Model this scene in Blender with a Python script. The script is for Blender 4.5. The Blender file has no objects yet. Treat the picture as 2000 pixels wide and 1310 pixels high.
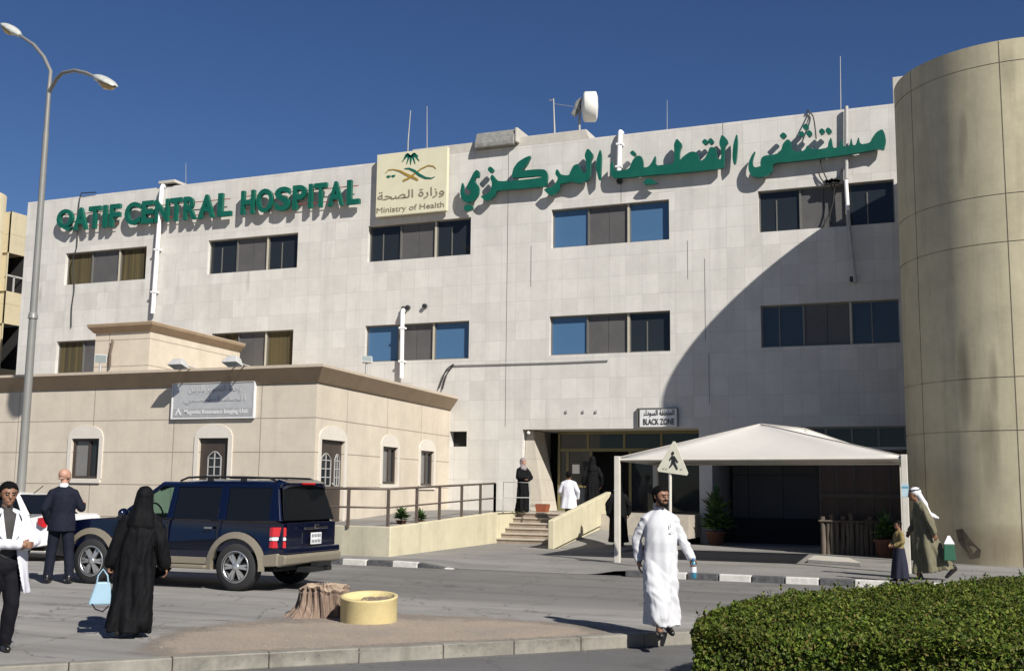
import bpy, bmesh, math, random
import numpy as np
from mathutils import Vector, Matrix
R = math.radians
random.seed(7); rng = np.random.default_rng(7)
sc = bpy.context.scene
COL = sc.collection

# ------------------------------------------------------------------ camera
EYE = 1.7
YAW, PITCH, ROLL, FPX = R(22.68934), R(7.76290), R(0.68979), 2182.6725
fw = Vector((-math.sin(YAW)*math.cos(PITCH), math.cos(YAW)*math.cos(PITCH), math.sin(PITCH)))
r0 = Vector((math.cos(YAW), math.sin(YAW), 0)); u0 = r0.cross(fw)
rt = math.cos(ROLL)*r0 + math.sin(ROLL)*u0; up = -math.sin(ROLL)*r0 + math.cos(ROLL)*u0
cd = bpy.data.cameras.new('camera'); cam = bpy.data.objects.new('camera', cd); COL.objects.link(cam)
cam.matrix_world = Matrix(((rt.x, up.x, -fw.x, 0), (rt.y, up.y, -fw.y, 0), (rt.z, up.z, -fw.z, EYE), (0, 0, 0, 1)))
cd.sensor_width = 36; cd.lens = FPX/2000*36; cd.clip_end = 3000; cd.clip_start = 0.1
sc.camera = cam

# ------------------------------------------------------------------ sky, sun, exposure
SUN = Vector((1.4388, -1, 1.3165)).normalized()
EL = math.asin(SUN.z); AZ = math.atan2(SUN.x, SUN.y)
w = bpy.data.worlds.new('World'); sc.world = w; w.use_nodes = True
nt = w.node_tree; nt.nodes.clear()
sky = nt.nodes.new('ShaderNodeTexSky'); sky.sky_type = 'NISHITA'; sky.sun_disc = False
sky.sun_elevation = EL; sky.sun_rotation = AZ; sky.air_density = 1.0; sky.dust_density = 0.15; sky.ozone_density = 5.0; sky.altitude = 900
bg = nt.nodes.new('ShaderNodeBackground'); bg.inputs[1].default_value = 0.05
ow = nt.nodes.new('ShaderNodeOutputWorld')
hs = nt.nodes.new('ShaderNodeHueSaturation'); hs.inputs['Hue'].default_value = 0.510; hs.inputs['Saturation'].default_value = 1.12; hs.inputs['Value'].default_value = 0.92
nt.links.new(sky.outputs[0], hs.inputs['Color']); nt.links.new(hs.outputs[0], bg.inputs[0]); nt.links.new(bg.outputs[0], ow.inputs[0])
sl = bpy.data.lights.new('sun', 'SUN'); sl.energy = 5.0; sl.angle = R(0.53); sl.color = (1, 0.955, 0.88)
so = bpy.data.objects.new('sun', sl); COL.objects.link(so); so.location = (20, -20, 30)
so.rotation_euler = (-SUN).to_track_quat('-Z', 'Y').to_euler()
sc.view_settings.view_transform = 'Standard'; sc.view_settings.look = 'None'
sc.view_settings.exposure = 0.5; sc.view_settings.gamma = 1.0
sc.render.engine = 'CYCLES'; sc.cycles.use_denoising = True; sc.cycles.max_bounces = 6

# ------------------------------------------------------------------ placing helpers (metres from photograph measurements)
def ray(px, py):
    return fw + rt*((px-1000)/FPX) - up*((py-655)/FPX)
def at(px, py, y):
    d = ray(px, py); t = y/d.y
    return Vector((d.x*t, y, EYE+d.z*t))
def gnd(px, py, z=0.0):
    d = ray(px, py); t = (z-EYE)/d.z
    return Vector((d.x*t, d.y*t, z))

# ------------------------------------------------------------------ materials
def nodes(name):
    m = bpy.data.materials.new(name); m.use_nodes = True
    n = m.node_tree.nodes; b = n['Principled BSDF']
    return m, m.node_tree, n, b
def N(nt, typ, **kw):
    x = nt.nodes.new(typ)
    for k, v in kw.items():
        if k.startswith('i_'):
            key = k[2:]
            x.inputs[int(key) if key.isdigit() else key.replace('_', ' ')].default_value = v
        else: setattr(x, k, v)
    return x
def mat(name, col, rough=0.6, metal=0.0, var=0.12, scale=6.0, bump=0.0, bscale=40.0, spec=0.5, coat=0.0, stretch=(1, 1, 1), col2=None):
    """plain material with noise variation of colour and optional bump"""
    m, nt, n, b = nodes(name)
    b.inputs['Roughness'].default_value = rough; b.inputs['Metallic'].default_value = metal
    b.inputs['Specular IOR Level'].default_value = spec
    b.inputs['Coat Weight'].default_value = coat; b.inputs['Coat Roughness'].default_value = 0.05
    tc = N(nt, 'ShaderNodeTexCoord'); mp = N(nt, 'ShaderNodeMapping'); mp.inputs['Scale'].default_value = stretch
    nt.links.new(tc.outputs['Object'], mp.inputs[0])
    nz = N(nt, 'ShaderNodeTexNoise', i_Scale=scale, i_Detail=6.0, i_Roughness=0.65)
    nt.links.new(mp.outputs[0], nz.inputs['Vector'])
    c = np.array(col); c2 = np.array(col2) if col2 is not None else c*(1+var)
    c1 = c if col2 is not None else c*(1-var)
    cr = N(nt, 'ShaderNodeValToRGB'); e = cr.color_ramp.elements
    e[0].position = .3; e[1].position = .7
    e[0].color = (*np.clip(c1, 0, 1), 1); e[1].color = (*np.clip(c2, 0, 1), 1)
    nt.links.new(nz.outputs[0], cr.inputs[0]); nt.links.new(cr.outputs[0], b.inputs['Base Color'])
    if bump:
        bn = N(nt, 'ShaderNodeTexNoise', i_Scale=bscale, i_Detail=4.0)
        nt.links.new(mp.outputs[0], bn.inputs['Vector'])
        bp = N(nt, 'ShaderNodeBump', i_Strength=bump, i_Distance=0.02)
        nt.links.new(bn.outputs[0], bp.inputs['Height']); nt.links.new(bp.outputs[0], b.inputs['Normal'])
    return m
def mix(nt, fac, a, b, mode='MIX'):
    x = N(nt, 'ShaderNodeMix', data_type='RGBA', blend_type=mode)
    for s, v in ((0, fac), (6, a), (7, b)):
        if hasattr(v, 'links') or isinstance(v, bpy.types.NodeSocket): nt.links.new(v, x.inputs[s])
        else: x.inputs[s].default_value = v if s == 0 else (*v, 1) if len(v) == 3 else v
    return x.outputs[2]
def math_(nt, op, a, b=None, c=None):
    x = N(nt, 'ShaderNodeMath', operation=op)
    for i, v in enumerate((a, b, c)):
        if v is None: continue
        if isinstance(v, bpy.types.NodeSocket): nt.links.new(v, x.inputs[i])
        else: x.inputs[i].default_value = v
    return x.outputs[0]
def blobmask(nt, sx, sz, cx, cz, wx, wz):
    """soft spot round (cx, cz) in metres"""
    a = math_(nt, 'DIVIDE', math_(nt, 'SUBTRACT', sx, cx), wx); b = math_(nt, 'DIVIDE', math_(nt, 'SUBTRACT', sz, cz), wz)
    d = math_(nt, 'ADD', math_(nt, 'MULTIPLY', a, a), math_(nt, 'MULTIPLY', b, b))
    r = N(nt, 'ShaderNodeMath', operation='SUBTRACT', use_clamp=True); r.inputs[0].default_value = 1
    nt.links.new(d, r.inputs[1]); return r.outputs[0]

def wall_mat(name, c1, c2, joint, bw, rh, mortar, axes=('X', 'Z'), streak=0.12, stains=(), rough=0.75, off=0.0, mottle=0.06, shift=(0, 0)):
    """cladding or render with thin joints, rain streaks and stains; joints run along the wall's own axes"""
    m, nt, n, b = nodes(name)
    tc = N(nt, 'ShaderNodeTexCoord'); sp = N(nt, 'ShaderNodeSeparateXYZ'); nt.links.new(tc.outputs['Object'], sp.inputs[0])
    cb = N(nt, 'ShaderNodeCombineXYZ')
    nt.links.new(math_(nt, 'ADD', sp.outputs[axes[0]], shift[0]), cb.inputs[0]); nt.links.new(math_(nt, 'ADD', sp.outputs[axes[1]], shift[1]), cb.inputs[1])
    br = N(nt, 'ShaderNodeTexBrick', offset=off, squash=1.0, i_Scale=1.0, i_Mortar_Size=mortar, i_Mortar_Smooth=0.1, i_Bias=0.0, i_Brick_Width=bw, i_Row_Height=rh)
    br.inputs['Color1'].default_value = (*c1, 1); br.inputs['Color2'].default_value = (*c2, 1); br.inputs['Mortar'].default_value = (*joint, 1)
    nt.links.new(cb.outputs[0], br.inputs['Vector'])
    # rain streaks: noise drawn out downwards
    mp = N(nt, 'ShaderNodeMapping'); mp.inputs['Scale'].default_value = (2.2, 2.2, 0.16); nt.links.new(tc.outputs['Object'], mp.inputs[0])
    ns = N(nt, 'ShaderNodeTexNoise', i_Scale=1.0, i_Detail=7.0, i_Roughness=0.7); nt.links.new(mp.outputs[0], ns.inputs['Vector'])
    r1 = N(nt, 'ShaderNodeMapRange', i_1=0.5, i_2=0.78, i_3=0.0, i_4=1.0); nt.links.new(ns.outputs[0], r1.inputs[0])
    col = mix(nt, math_(nt, 'MULTIPLY', r1.outputs[0], streak), br.outputs[0], tuple(np.array(c1)*0.45))
    nm = N(nt, 'ShaderNodeTexNoise', i_Scale=1.3, i_Detail=8.0, i_Roughness=0.75); nt.links.new(tc.outputs['Object'], nm.inputs['Vector'])
    r2 = N(nt, 'ShaderNodeMapRange', i_1=0.3, i_2=0.7, i_3=1-mottle*2, i_4=1+mottle); nt.links.new(nm.outputs[0], r2.inputs[0])
    cc = N(nt, 'ShaderNodeCombineColor'); [nt.links.new(r2.outputs[0], cc.inputs[i]) for i in range(3)]
    col = mix(nt, 1.0, col, cc.outputs[0], 'MULTIPLY')
    for (cx, cz, wx, wz, sc_, amt) in stains:
        k = blobmask(nt, sp.outputs[axes[0]], sp.outputs[axes[1]], cx, cz, wx, wz)
        k = math_(nt, 'MULTIPLY', math_(nt, 'MULTIPLY', k, math_(nt, 'MULTIPLY', ns.outputs[0], 1.7)), amt)
        col = mix(nt, k, col, sc_)
    nt.links.new(col, b.inputs['Base Color']); b.inputs['Roughness'].default_value = rough; b.inputs['Specular IOR Level'].default_value = 0.3
    bp = N(nt, 'ShaderNodeBump', i_Strength=0.35, i_Distance=0.006)
    nb = N(nt, 'ShaderNodeTexNoise', i_Scale=60.0, i_Detail=3.0); nt.links.new(tc.outputs['Object'], nb.inputs['Vector'])
    h = math_(nt, 'SUBTRACT', math_(nt, 'MULTIPLY', nb.outputs[0], 0.35), br.outputs['Fac'])
    nt.links.new(h, bp.inputs['Height']); nt.links.new(bp.outputs[0], b.inputs['Normal'])
    return m

def ground_mat(name, dark, light, patch=0.35, sandcol=None, marks=0.0, speck=0.15, scale=0.35, lane=False):
    m, nt, n, b = nodes(name)
    tc = N(nt, 'ShaderNodeTexCoord'); P = tc.outputs['Object']
    n1 = N(nt, 'ShaderNodeTexNoise', i_Scale=scale, i_Detail=9.0, i_Roughness=0.62); nt.links.new(P, n1.inputs['Vector'])
    r1 = N(nt, 'ShaderNodeMapRange', i_1=0.32, i_2=0.68); nt.links.new(n1.outputs[0], r1.inputs[0])
    col = mix(nt, r1.outputs[0], dark, light)
    # long worn strips along the driving direction
    mp = N(nt, 'ShaderNodeMapping'); mp.inputs['Scale'].default_value = (0.12, 1.5, 1); mp.inputs['Rotation'].default_value = (0, 0, R(4)); nt.links.new(P, mp.inputs[0])
    n2 = N(nt, 'ShaderNodeTexNoise', i_Scale=1.0, i_Detail=6.0, i_Distortion=0.6); nt.links.new(mp.outputs[0], n2.inputs['Vector'])
    r2 = N(nt, 'ShaderNodeMapRange', i_1=0.52, i_2=0.68); nt.links.new(n2.outputs[0], r2.inputs[0])
    col = mix(nt, math_(nt, 'MULTIPLY', r2.outputs[0], patch), col, tuple(np.array(light)*1.25))
    r3 = N(nt, 'ShaderNodeMapRange', i_1=0.48, i_2=0.3); nt.links.new(n2.outputs[0], r3.inputs[0])
    col = mix(nt, math_(nt, 'MULTIPLY', r3.outputs[0], patch), col, tuple(np.array(dark)*0.6))
    n3 = N(nt, 'ShaderNodeTexNoise', i_Scale=55.0, i_Detail=4.0, i_Roughness=0.8); nt.links.new(P, n3.inputs['Vector'])
    r4 = N(nt, 'ShaderNodeMapRange', i_1=0.3, i_2=0.7, i_3=1-speck*1.6, i_4=1+speck*1.6); nt.links.new(n3.outputs[0], r4.inputs[0])
    cc = N(nt, 'ShaderNodeCombineColor'); [nt.links.new(r4.outputs[0], cc.inputs[i]) for i in range(3)]
    col = mix(nt, 1.0, col, cc.outputs[0], 'MULTIPLY')
    # oil spots and, on the car park, the darker asphalt of the driving lane
    vs_ = N(nt, 'ShaderNodeTexNoise', i_Scale=1.1, i_Detail=3.0); nt.links.new(P, vs_.inputs['Vector'])
    r6 = N(nt, 'ShaderNodeMapRange', i_1=0.66, i_2=0.74); nt.links.new(vs_.outputs[0], r6.inputs[0])
    col = mix(nt, math_(nt, 'MULTIPLY', r6.outputs[0], .45), col, tuple(np.array(dark)*0.5))
    if lane:
        sp = N(nt, 'ShaderNodeSeparateXYZ'); nt.links.new(P, sp.inputs[0]); wob = math_(nt, 'MULTIPLY', math_(nt, 'SUBTRACT', n1.outputs[0], .5), 2.5)
        yy = math_(nt, 'ADD', math_(nt, 'ADD', sp.outputs['Y'], math_(nt, 'MULTIPLY', sp.outputs['X'], -.06)), wob)
        ra = N(nt, 'ShaderNodeMapRange', i_1=15.6, i_2=16.6); nt.links.new(yy, ra.inputs[0]); rb_ = N(nt, 'ShaderNodeMapRange', i_1=-15.0, i_2=-11.0); nt.links.new(math_(nt, 'ADD', sp.outputs['X'], wob), rb_.inputs[0])
        col = mix(nt, math_(nt, 'MULTIPLY', math_(nt, 'MULTIPLY', ra.outputs[0], rb_.outputs[0]), .65), col, tuple(np.array(dark)*0.56))
    # cracks
    vo = N(nt, 'ShaderNodeTexVoronoi', feature='DISTANCE_TO_EDGE', i_Scale=0.55)
    nd = N(nt, 'ShaderNodeTexNoise', i_Scale=1.6, i_Detail=5.0); nt.links.new(P, nd.inputs['Vector'])
    va = N(nt, 'ShaderNodeVectorMath', operation='ADD'); nt.links.new(P, va.inputs[0]); nt.links.new(nd.outputs['Color'], va.inputs[1])
    nt.links.new(va.outputs[0], vo.inputs['Vector'])
    r5 = N(nt, 'ShaderNodeMapRange', i_1=0.012, i_2=0.0); nt.links.new(vo.outputs['Distance'], r5.inputs[0])
    col = mix(nt, math_(nt, 'MULTIPLY', r5.outputs[0], marks), col, tuple(np.array(dark)*0.3))
    nt.links.new(col, b.inputs['Base Color']); b.inputs['Roughness'].default_value = 0.85; b.inputs['Specular IOR Level'].default_value = 0.25
    bp = N(nt, 'ShaderNodeBump', i_Strength=0.5, i_Distance=0.012); nt.links.new(n3.outputs[0], bp.inputs['Height']); nt.links.new(bp.outputs[0], b.inputs['Normal'])
    return m

def glass_mat(name, col, rough=0.04, clear=0.0, spec=0.6, metal=0.0):
    m, nt, n, b = nodes(name)
    b.inputs['Base Color'].default_value = (*col, 1); b.inputs['Roughness'].default_value = rough
    b.inputs['Specular IOR Level'].default_value = spec; b.inputs['Metallic'].default_value = metal
    tc = N(nt, 'ShaderNodeTexCoord'); nz = N(nt, 'ShaderNodeTexNoise', i_Scale=0.9, i_Detail=2.0); nt.links.new(tc.outputs['Object'], nz.inputs['Vector'])
    bp = N(nt, 'ShaderNodeBump', i_Strength=0.05, i_Distance=0.05); nt.links.new(nz.outputs[0], bp.inputs['Height']); nt.links.new(bp.outputs[0], b.inputs['Normal'])
    if clear:
        tr = N(nt, 'ShaderNodeBsdfTransparent'); tr.inputs[0].default_value = (0.75, 0.86, 0.82, 1)
        ms = N(nt, 'ShaderNodeMixShader'); ms.inputs[0].default_value = clear
        nt.links.new(b.outputs[0], ms.inputs[1]); nt.links.new(tr.outputs[0], ms.inputs[2]); nt.links.new(ms.outputs[0], n['Material Output'].inputs[0])
    return m
def island_mat(name, cols, rough=0.5, trans=0.25, spec=0.4):
    """leaf or stem material: every leaf gets its own tint"""
    m, nt, n, b = nodes(name)
    g = N(nt, 'ShaderNodeNewGeometry'); cr = N(nt, 'ShaderNodeValToRGB'); e = cr.color_ramp.elements
    e[0].color = (*cols[0], 1); e[1].color = (*cols[-1], 1)
    for i, c in enumerate(cols[1:-1]):
        x = e.new((i+1)/(len(cols)-1)); x.color = (*c, 1)
    nt.links.new(g.outputs['Random Per Island'], cr.inputs[0])
    tc = N(nt, 'ShaderNodeTexCoord'); nz = N(nt, 'ShaderNodeTexNoise', i_Scale=1.6, i_Detail=5.0); nt.links.new(tc.outputs['Object'], nz.inputs['Vector'])
    r = N(nt, 'ShaderNodeMapRange', i_1=0.35, i_2=0.68); nt.links.new(nz.outputs[0], r.inputs[0])
    col = mix(nt, math_(nt, 'MULTIPLY', r.outputs[0], 0.55), cr.outputs[0], tuple(np.array(cols[0])*np.array((1.9, 1.15, 0.9))))
    nt.links.new(col, b.inputs['Base Color']); b.inputs['Roughness'].default_value = rough; b.inputs['Specular IOR Level'].default_value = spec
    if trans:
        t = N(nt, 'ShaderNodeBsdfTranslucent'); nt.links.new(col, t.inputs[0])
        ms = N(nt, 'ShaderNodeMixShader'); ms.inputs[0].default_value = trans
        nt.links.new(b.outputs[0], ms.inputs[1]); nt.links.new(t.outputs[0], ms.inputs[2]); nt.links.new(ms.outputs[0], n['Material Output'].inputs[0])
    return m

M = {}
# ------------------------------------------------------------------ mesh builder
class MB:
    def __init__(s): s.v = []; s.f = []; s.mi = []; s.sm = []
    def add(s, vs, fs, mi=0, smooth=False):
        k = len(s.v); s.v += [tuple(p) for p in vs]
        for f in fs: s.f.append(tuple(i+k for i in f)); s.mi.append(mi); s.sm.append(smooth)
        return s
    def quad(s, a, b, c, d, mi=0): return s.add([a, b, c, d], [(0, 1, 2, 3)], mi)
    def box(s, c, d, rot=None, mi=0):
        x, y, z = d[0]/2, d[1]/2, d[2]/2
        vs = [Vector(p) for p in ((-x,-y,-z),(x,-y,-z),(x,y,-z),(-x,y,-z),(-x,-y,z),(x,-y,z),(x,y,z),(-x,y,z))]
        if rot is not None: vs = [rot @ p for p in vs]
        return s.add([p+Vector(c) for p in vs], [(0,3,2,1),(4,5,6,7),(0,1,5,4),(1,2,6,5),(2,3,7,6),(3,0,4,7)], mi)
    def bx(s, x0, x1, y0, y1, z0, z1, mi=0):
        return s.box(((x0+x1)/2, (y0+y1)/2, (z0+z1)/2), (abs(x1-x0), abs(y1-y0), abs(z1-z0)), None, mi)
    def hexa(s, lo, hi, mi=0):
        """lo, hi: 4 points each, same winding"""
        n = len(lo)
        return s.add(list(lo)+list(hi), [tuple(range(n-1, -1, -1)), tuple(range(n, 2*n))]+[(i, (i+1) % n, (i+1) % n+n, i+n) for i in range(n)], mi)
    def prism(s, pts, axis, a, b, mi=0):
        """extrude a polygon; axis 'y': pts are (x,z); 'x': (y,z); 'z': (x,y)"""
        mk = {'y': lambda p, t: (p[0], t, p[1]), 'x': lambda p, t: (t, p[0], p[1]), 'z': lambda p, t: (p[0], p[1], t)}[axis]
        return s.hexa([mk(p, a) for p in pts], [mk(p, b) for p in pts], mi)
    def tube(s, path, rad, n=10, mi=0, caps=True):
        path = [Vector(p) for p in path]; L = len(path)
        rs = rad if isinstance(rad, (list, tuple)) else [rad]*L
        vs = []; prev = None
        for i, p in enumerate(path):
            t = (path[min(i+1, L-1)]-path[max(i-1, 0)]).normalized()
            if prev is None: a = t.orthogonal().normalized()
            else: a = (prev - t*prev.dot(t)).normalized()
            prev = a; b = t.cross(a)
            vs += [p+(a*math.cos(2*math.pi*k/n)+b*math.sin(2*math.pi*k/n))*rs[i] for k in range(n)]
        fs = [(i*n+k, i*n+(k+1) % n, (i+1)*n+(k+1) % n, (i+1)*n+k) for i in range(L-1) for k in range(n)]
        s.add(vs, fs, mi, True)
        if caps: s.add(vs[:n], [tuple(range(n-1, -1, -1))], mi); s.add(vs[-n:], [tuple(range(n))], mi)
        return s
    def lathe(s, prof, c=(0, 0, 0), n=32, mi=0, axis='z', smooth=True, caps=True):
        vs = []
        for (r, h) in prof:
            for k in range(n):
                a = 2*math.pi*k/n; x, y = r*math.cos(a), r*math.sin(a)
                p = (x, y, h) if axis == 'z' else (x, h, y) if axis == 'y' else (h, x, y)
                vs.append(Vector(c)+Vector(p))
        L = len(prof)
        fs = [(i*n+k, i*n+(k+1) % n, (i+1)*n+(k+1) % n, (i+1)*n+k) for i in range(L-1) for k in range(n)]
        s.add(vs, fs, mi, smooth)
        if caps and prof[0][0] > 1e-6: s.add(vs[:n], [tuple(range(n-1, -1, -1))], mi)
        if caps and prof[-1][0] > 1e-6: s.add(vs[-n:], [tuple(range(n))], mi)
        return s
    def ball(s, c, r, sc_=(1, 1, 1), n=12, mi=0):
        pr = [(max(math.sin(math.pi*i/n), 1e-4), -math.cos(math.pi*i/n)) for i in range(n+1)]
        vs = []; m = n*2
        for (q, h) in pr:
            for k in range(m):
                a = 2*math.pi*k/m
                vs.append((c[0]+r*sc_[0]*q*math.cos(a), c[1]+r*sc_[1]*q*math.sin(a), c[2]+r*sc_[2]*h))
        return s.add(vs, [(i*m+k, i*m+(k+1) % m, (i+1)*m+(k+1) % m, (i+1)*m+k) for i in range(n) for k in range(m)], mi, True)
    def build(s, name, mats, parent=None, bevel=0.0, seg=2, world=True, recalc=True, smooth=None):
        me = bpy.data.meshes.new(name)
        off = Vector((0, 0, 0))
        if parent is not None and world: off = WLOC[parent.name]
        me.from_pydata([tuple(Vector(p)-off) for p in s.v], [], s.f)
        for m in (mats if isinstance(mats, (list, tuple)) else [mats]): me.materials.append(m)
        me.polygons.foreach_set('material_index', s.mi)
        me.polygons.foreach_set('use_smooth', [True]*len(s.f) if smooth else s.sm)
        if recalc:
            bm = bmesh.new(); bm.from_mesh(me); bmesh.ops.recalc_face_normals(bm, faces=bm.faces); bm.to_mesh(me); bm.free()
        me.update()
        o = bpy.data.objects.new(name, me); COL.objects.link(o)
        if parent is not None:
            o.parent = parent
            WLOC[o.name] = WLOC[parent.name] if world else Vector((0, 0, 0))
        else: WLOC[o.name] = Vector((0, 0, 0))
        if bevel:
            b = o.modifiers.new('bevel', 'BEVEL'); b.width = bevel; b.segments = seg; b.limit_method = 'ANGLE'; b.angle_limit = R(35); b.harden_normals = False
        return o
WLOC = {}
def tag(o, label=None, cat=None, group=None, kind=None):
    if label: o['label'] = label
    if cat: o['category'] = cat
    if group: o['group'] = group
    if kind: o['kind'] = kind
    return o
def thing(name, label, cat, loc=(0, 0, 0), rz=0.0, group=None):
    o = bpy.data.objects.new(name, None); COL.objects.link(o); o.empty_display_size = 0.2
    o.location = loc; o.rotation_euler = (0, 0, rz); WLOC[o.name] = Vector(loc)
    return tag(o, label, cat, group)
def copy_tree(o, parent=None):
    c = o.copy(); COL.objects.link(c); WLOC[c.name] = WLOC.get(o.name, Vector())
    if parent is not None: c.parent = parent
    for ch in list(o.children): copy_tree(ch, c)
    return c
def struct(o): o['kind'] = 'structure'; return o
def mesh_np(name, verts, faces, mats, parent=None, smooth=True, mi=None):
    """faces: int array (n,k); vertices already local"""
    me = bpy.data.meshes.new(name); nv, (nf, k) = len(verts), faces.shape
    me.vertices.add(nv); me.vertices.foreach_set('co', np.asarray(verts, dtype=np.float32).ravel())
    me.loops.add(nf*k); me.loops.foreach_set('vertex_index', faces.astype(np.int32).ravel())
    me.polygons.add(nf); me.polygons.foreach_set('loop_start', np.arange(0, nf*k, k, dtype=np.int32))
    for m in (mats if isinstance(mats, (list, tuple)) else [mats]): me.materials.append(m)
    me.polygons.foreach_set('use_smooth', [smooth]*nf)
    if mi is not None: me.polygons.foreach_set('material_index', mi)
    me.update(calc_edges=True); me.validate()
    o = bpy.data.objects.new(name, me); COL.objects.link(o); WLOC[o.name] = Vector((0, 0, 0))
    if parent is not None: o.parent = parent
    return o
def eval_mesh(o):
    dg = bpy.context.evaluated_depsgraph_get(); return bpy.data.meshes.new_from_object(o.evaluated_get(dg))
def text_raw(body, bold=0.0, extrude=0.0):
    c = bpy.data.curves.new('text', 'FONT'); c.body = body; c.size = 1; c.extrude = extrude; c.offset = bold; c.resolution_u = 4
    o = bpy.data.objects.new('text', c); COL.objects.link(o); bpy.context.view_layer.update()
    me = eval_mesh(o); bpy.data.objects.remove(o); bpy.data.curves.remove(c)
    v = np.array([p.co[:] for p in me.vertices]); f = [tuple(p.vertices) for p in me.polygons]
    bpy.data.meshes.remove(me); return v, f
def text_on(body, name, m, parent, P0, X, Z, w, h, thick=0.02, bold=0.0):
    """letters fitted into the box w by h whose lower left corner is P0, X along the line, Z up; they stand off towards X x Z"""
    v, f = text_raw(body, bold, 1.0)
    lo, hi = v.min(0), v.max(0); s = (v-lo)/(hi-lo)
    X, Z = Vector(X).normalized(), Vector(Z).normalized(); Y = X.cross(Z)
    mb = MB(); mb.add([Vector(P0)+X*(a*w)+Z*(b*h)+Y*((c-0.5)*thick) for a, b, c in s], f)
    return mb.build(name, m, parent)
_AR = dict(zip('اوزرةلصحدتيمنغطسقب', (0xFE8D, 0xFEED, 0xFEAF, 0xFEAD, 0xFE93, 0xFEDD, 0xFEB9, 0xFEA1, 0xFEA9, 0xFE95, 0xFEF1, 0xFEE1, 0xFEE5, 0xFECD, 0xFEC1, 0xFEB1, 0xFED5, 0xFE8F)))
def arabic(s):
    """joined letter forms in drawing order"""
    right_only = set('اوزرةد '); out = []
    for i, ch in enumerate(s):
        if ch not in _AR: out.append('\uFE80' if ch == 'ء' else ch); continue
        pj = i > 0 and s[i-1] in _AR and s[i-1] not in right_only
        nj = ch not in right_only and i+1 < len(s) and s[i+1] in _AR
        out.append(chr(_AR[ch]+(3 if pj and nj else 1 if pj else 2 if nj else 0)))
    return ''.join(reversed(out))
def filled(polys, y, thick):
    """outlines (lists of Vector on the plane y) filled and given thickness towards -y"""
    c = bpy.data.curves.new('outline', 'CURVE'); c.dimensions = '2D'; c.fill_mode = 'BOTH'; c.extrude = thick/2
    for pl in polys:
        sp = c.splines.new('POLY'); sp.points.add(len(pl)-1); sp.use_cyclic_u = True
        for q, p in zip(sp.points, pl): q.co = (p.x, p.z, 0, 1)
    o = bpy.data.objects.new('outline', c); COL.objects.link(o); bpy.context.view_layer.update()
    me = eval_mesh(o); bpy.data.objects.remove(o); bpy.data.curves.remove(c)
    mb = MB(); mb.add([(p.co.x, y-p.co.z, p.co.y) for p in me.vertices], [tuple(p.vertices) for p in me.polygons])
    bpy.data.meshes.remove(me); return mb
def smooth_poly(pts, it=2):
    for _ in range(it):
        q = []
        for i in range(len(pts)):
            a, b = pts[i], pts[(i+1) % len(pts)]
            q += [a*0.8+b*0.2, a*0.2+b*0.8]
        pts = q
    return pts
# ------------------------------------------------------------------ the setting: ground, roads, kerbs
M['asphalt'] = ground_mat('asphalt', (0.19, 0.182, 0.172), (0.285, 0.272, 0.254), patch=0.6, marks=0.7, lane=True)
M['road'] = ground_mat('road', (0.10, 0.098, 0.097), (0.14, 0.137, 0.134), patch=0.3, marks=0.3)
M['pad'] = ground_mat('forecourt_paving', (0.17, 0.163, 0.153), (0.24, 0.23, 0.215), patch=0.3, marks=0.4)
def sand_mat():
    m, nt, n, b = nodes('sand'); tc = N(nt, 'ShaderNodeTexCoord'); P = tc.outputs['Object']
    n1 = N(nt, 'ShaderNodeTexNoise', i_Scale=1.4, i_Detail=8.0, i_Roughness=0.7); nt.links.new(P, n1.inputs['Vector']); r1 = N(nt, 'ShaderNodeMapRange', i_1=0.35, i_2=0.65); nt.links.new(n1.outputs[0], r1.inputs[0])
    col = mix(nt, r1.outputs[0], (.33, .285, .24), (.40, .325, .255)); n2 = N(nt, 'ShaderNodeTexNoise', i_Scale=38.0, i_Detail=5.0, i_Roughness=0.8); nt.links.new(P, n2.inputs['Vector'])
    r2 = N(nt, 'ShaderNodeMapRange', i_1=0.3, i_2=0.7, i_3=.65, i_4=1.3); nt.links.new(n2.outputs[0], r2.inputs[0]); cc = N(nt, 'ShaderNodeCombineColor'); [nt.links.new(r2.outputs[0], cc.inputs[i]) for i in range(3)]
    col = mix(nt, 1.0, col, cc.outputs[0], 'MULTIPLY'); nt.links.new(col, b.inputs['Base Color']); b.inputs['Roughness'].default_value = .95; b.inputs['Specular IOR Level'].default_value = .15
    bp = N(nt, 'ShaderNodeBump', i_Strength=.9, i_Distance=.03); nt.links.new(n2.outputs[0], bp.inputs['Height']); nt.links.new(bp.outputs[0], b.inputs['Normal'])
    at_ = N(nt, 'ShaderNodeAttribute', attribute_name='cover'); n3 = N(nt, 'ShaderNodeTexNoise', i_Scale=2.4, i_Detail=10.0, i_Roughness=0.8); nt.links.new(P, n3.inputs['Vector'])
    k = math_(nt, 'ADD', math_(nt, 'MULTIPLY', at_.outputs['Fac'], 1.35), math_(nt, 'SUBTRACT', math_(nt, 'MULTIPLY', n3.outputs[0], 1.6), 1.05)); r3 = N(nt, 'ShaderNodeMapRange', i_1=.12, i_2=.85); nt.links.new(k, r3.inputs[0])
    t = N(nt, 'ShaderNodeBsdfTransparent'); ms = N(nt, 'ShaderNodeMixShader'); nt.links.new(r3.outputs[0], ms.inputs[0]); nt.links.new(t.outputs[0], ms.inputs[1]); nt.links.new(b.outputs[0], ms.inputs[2]); nt.links.new(ms.outputs[0], n['Material Output'].inputs[0])
    return m
M['sand'] = sand_mat()
M['gravel'] = mat('desert', (0.3, 0.26, 0.2), 0.95, scale=0.05, bump=0.3, bscale=8)
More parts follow.
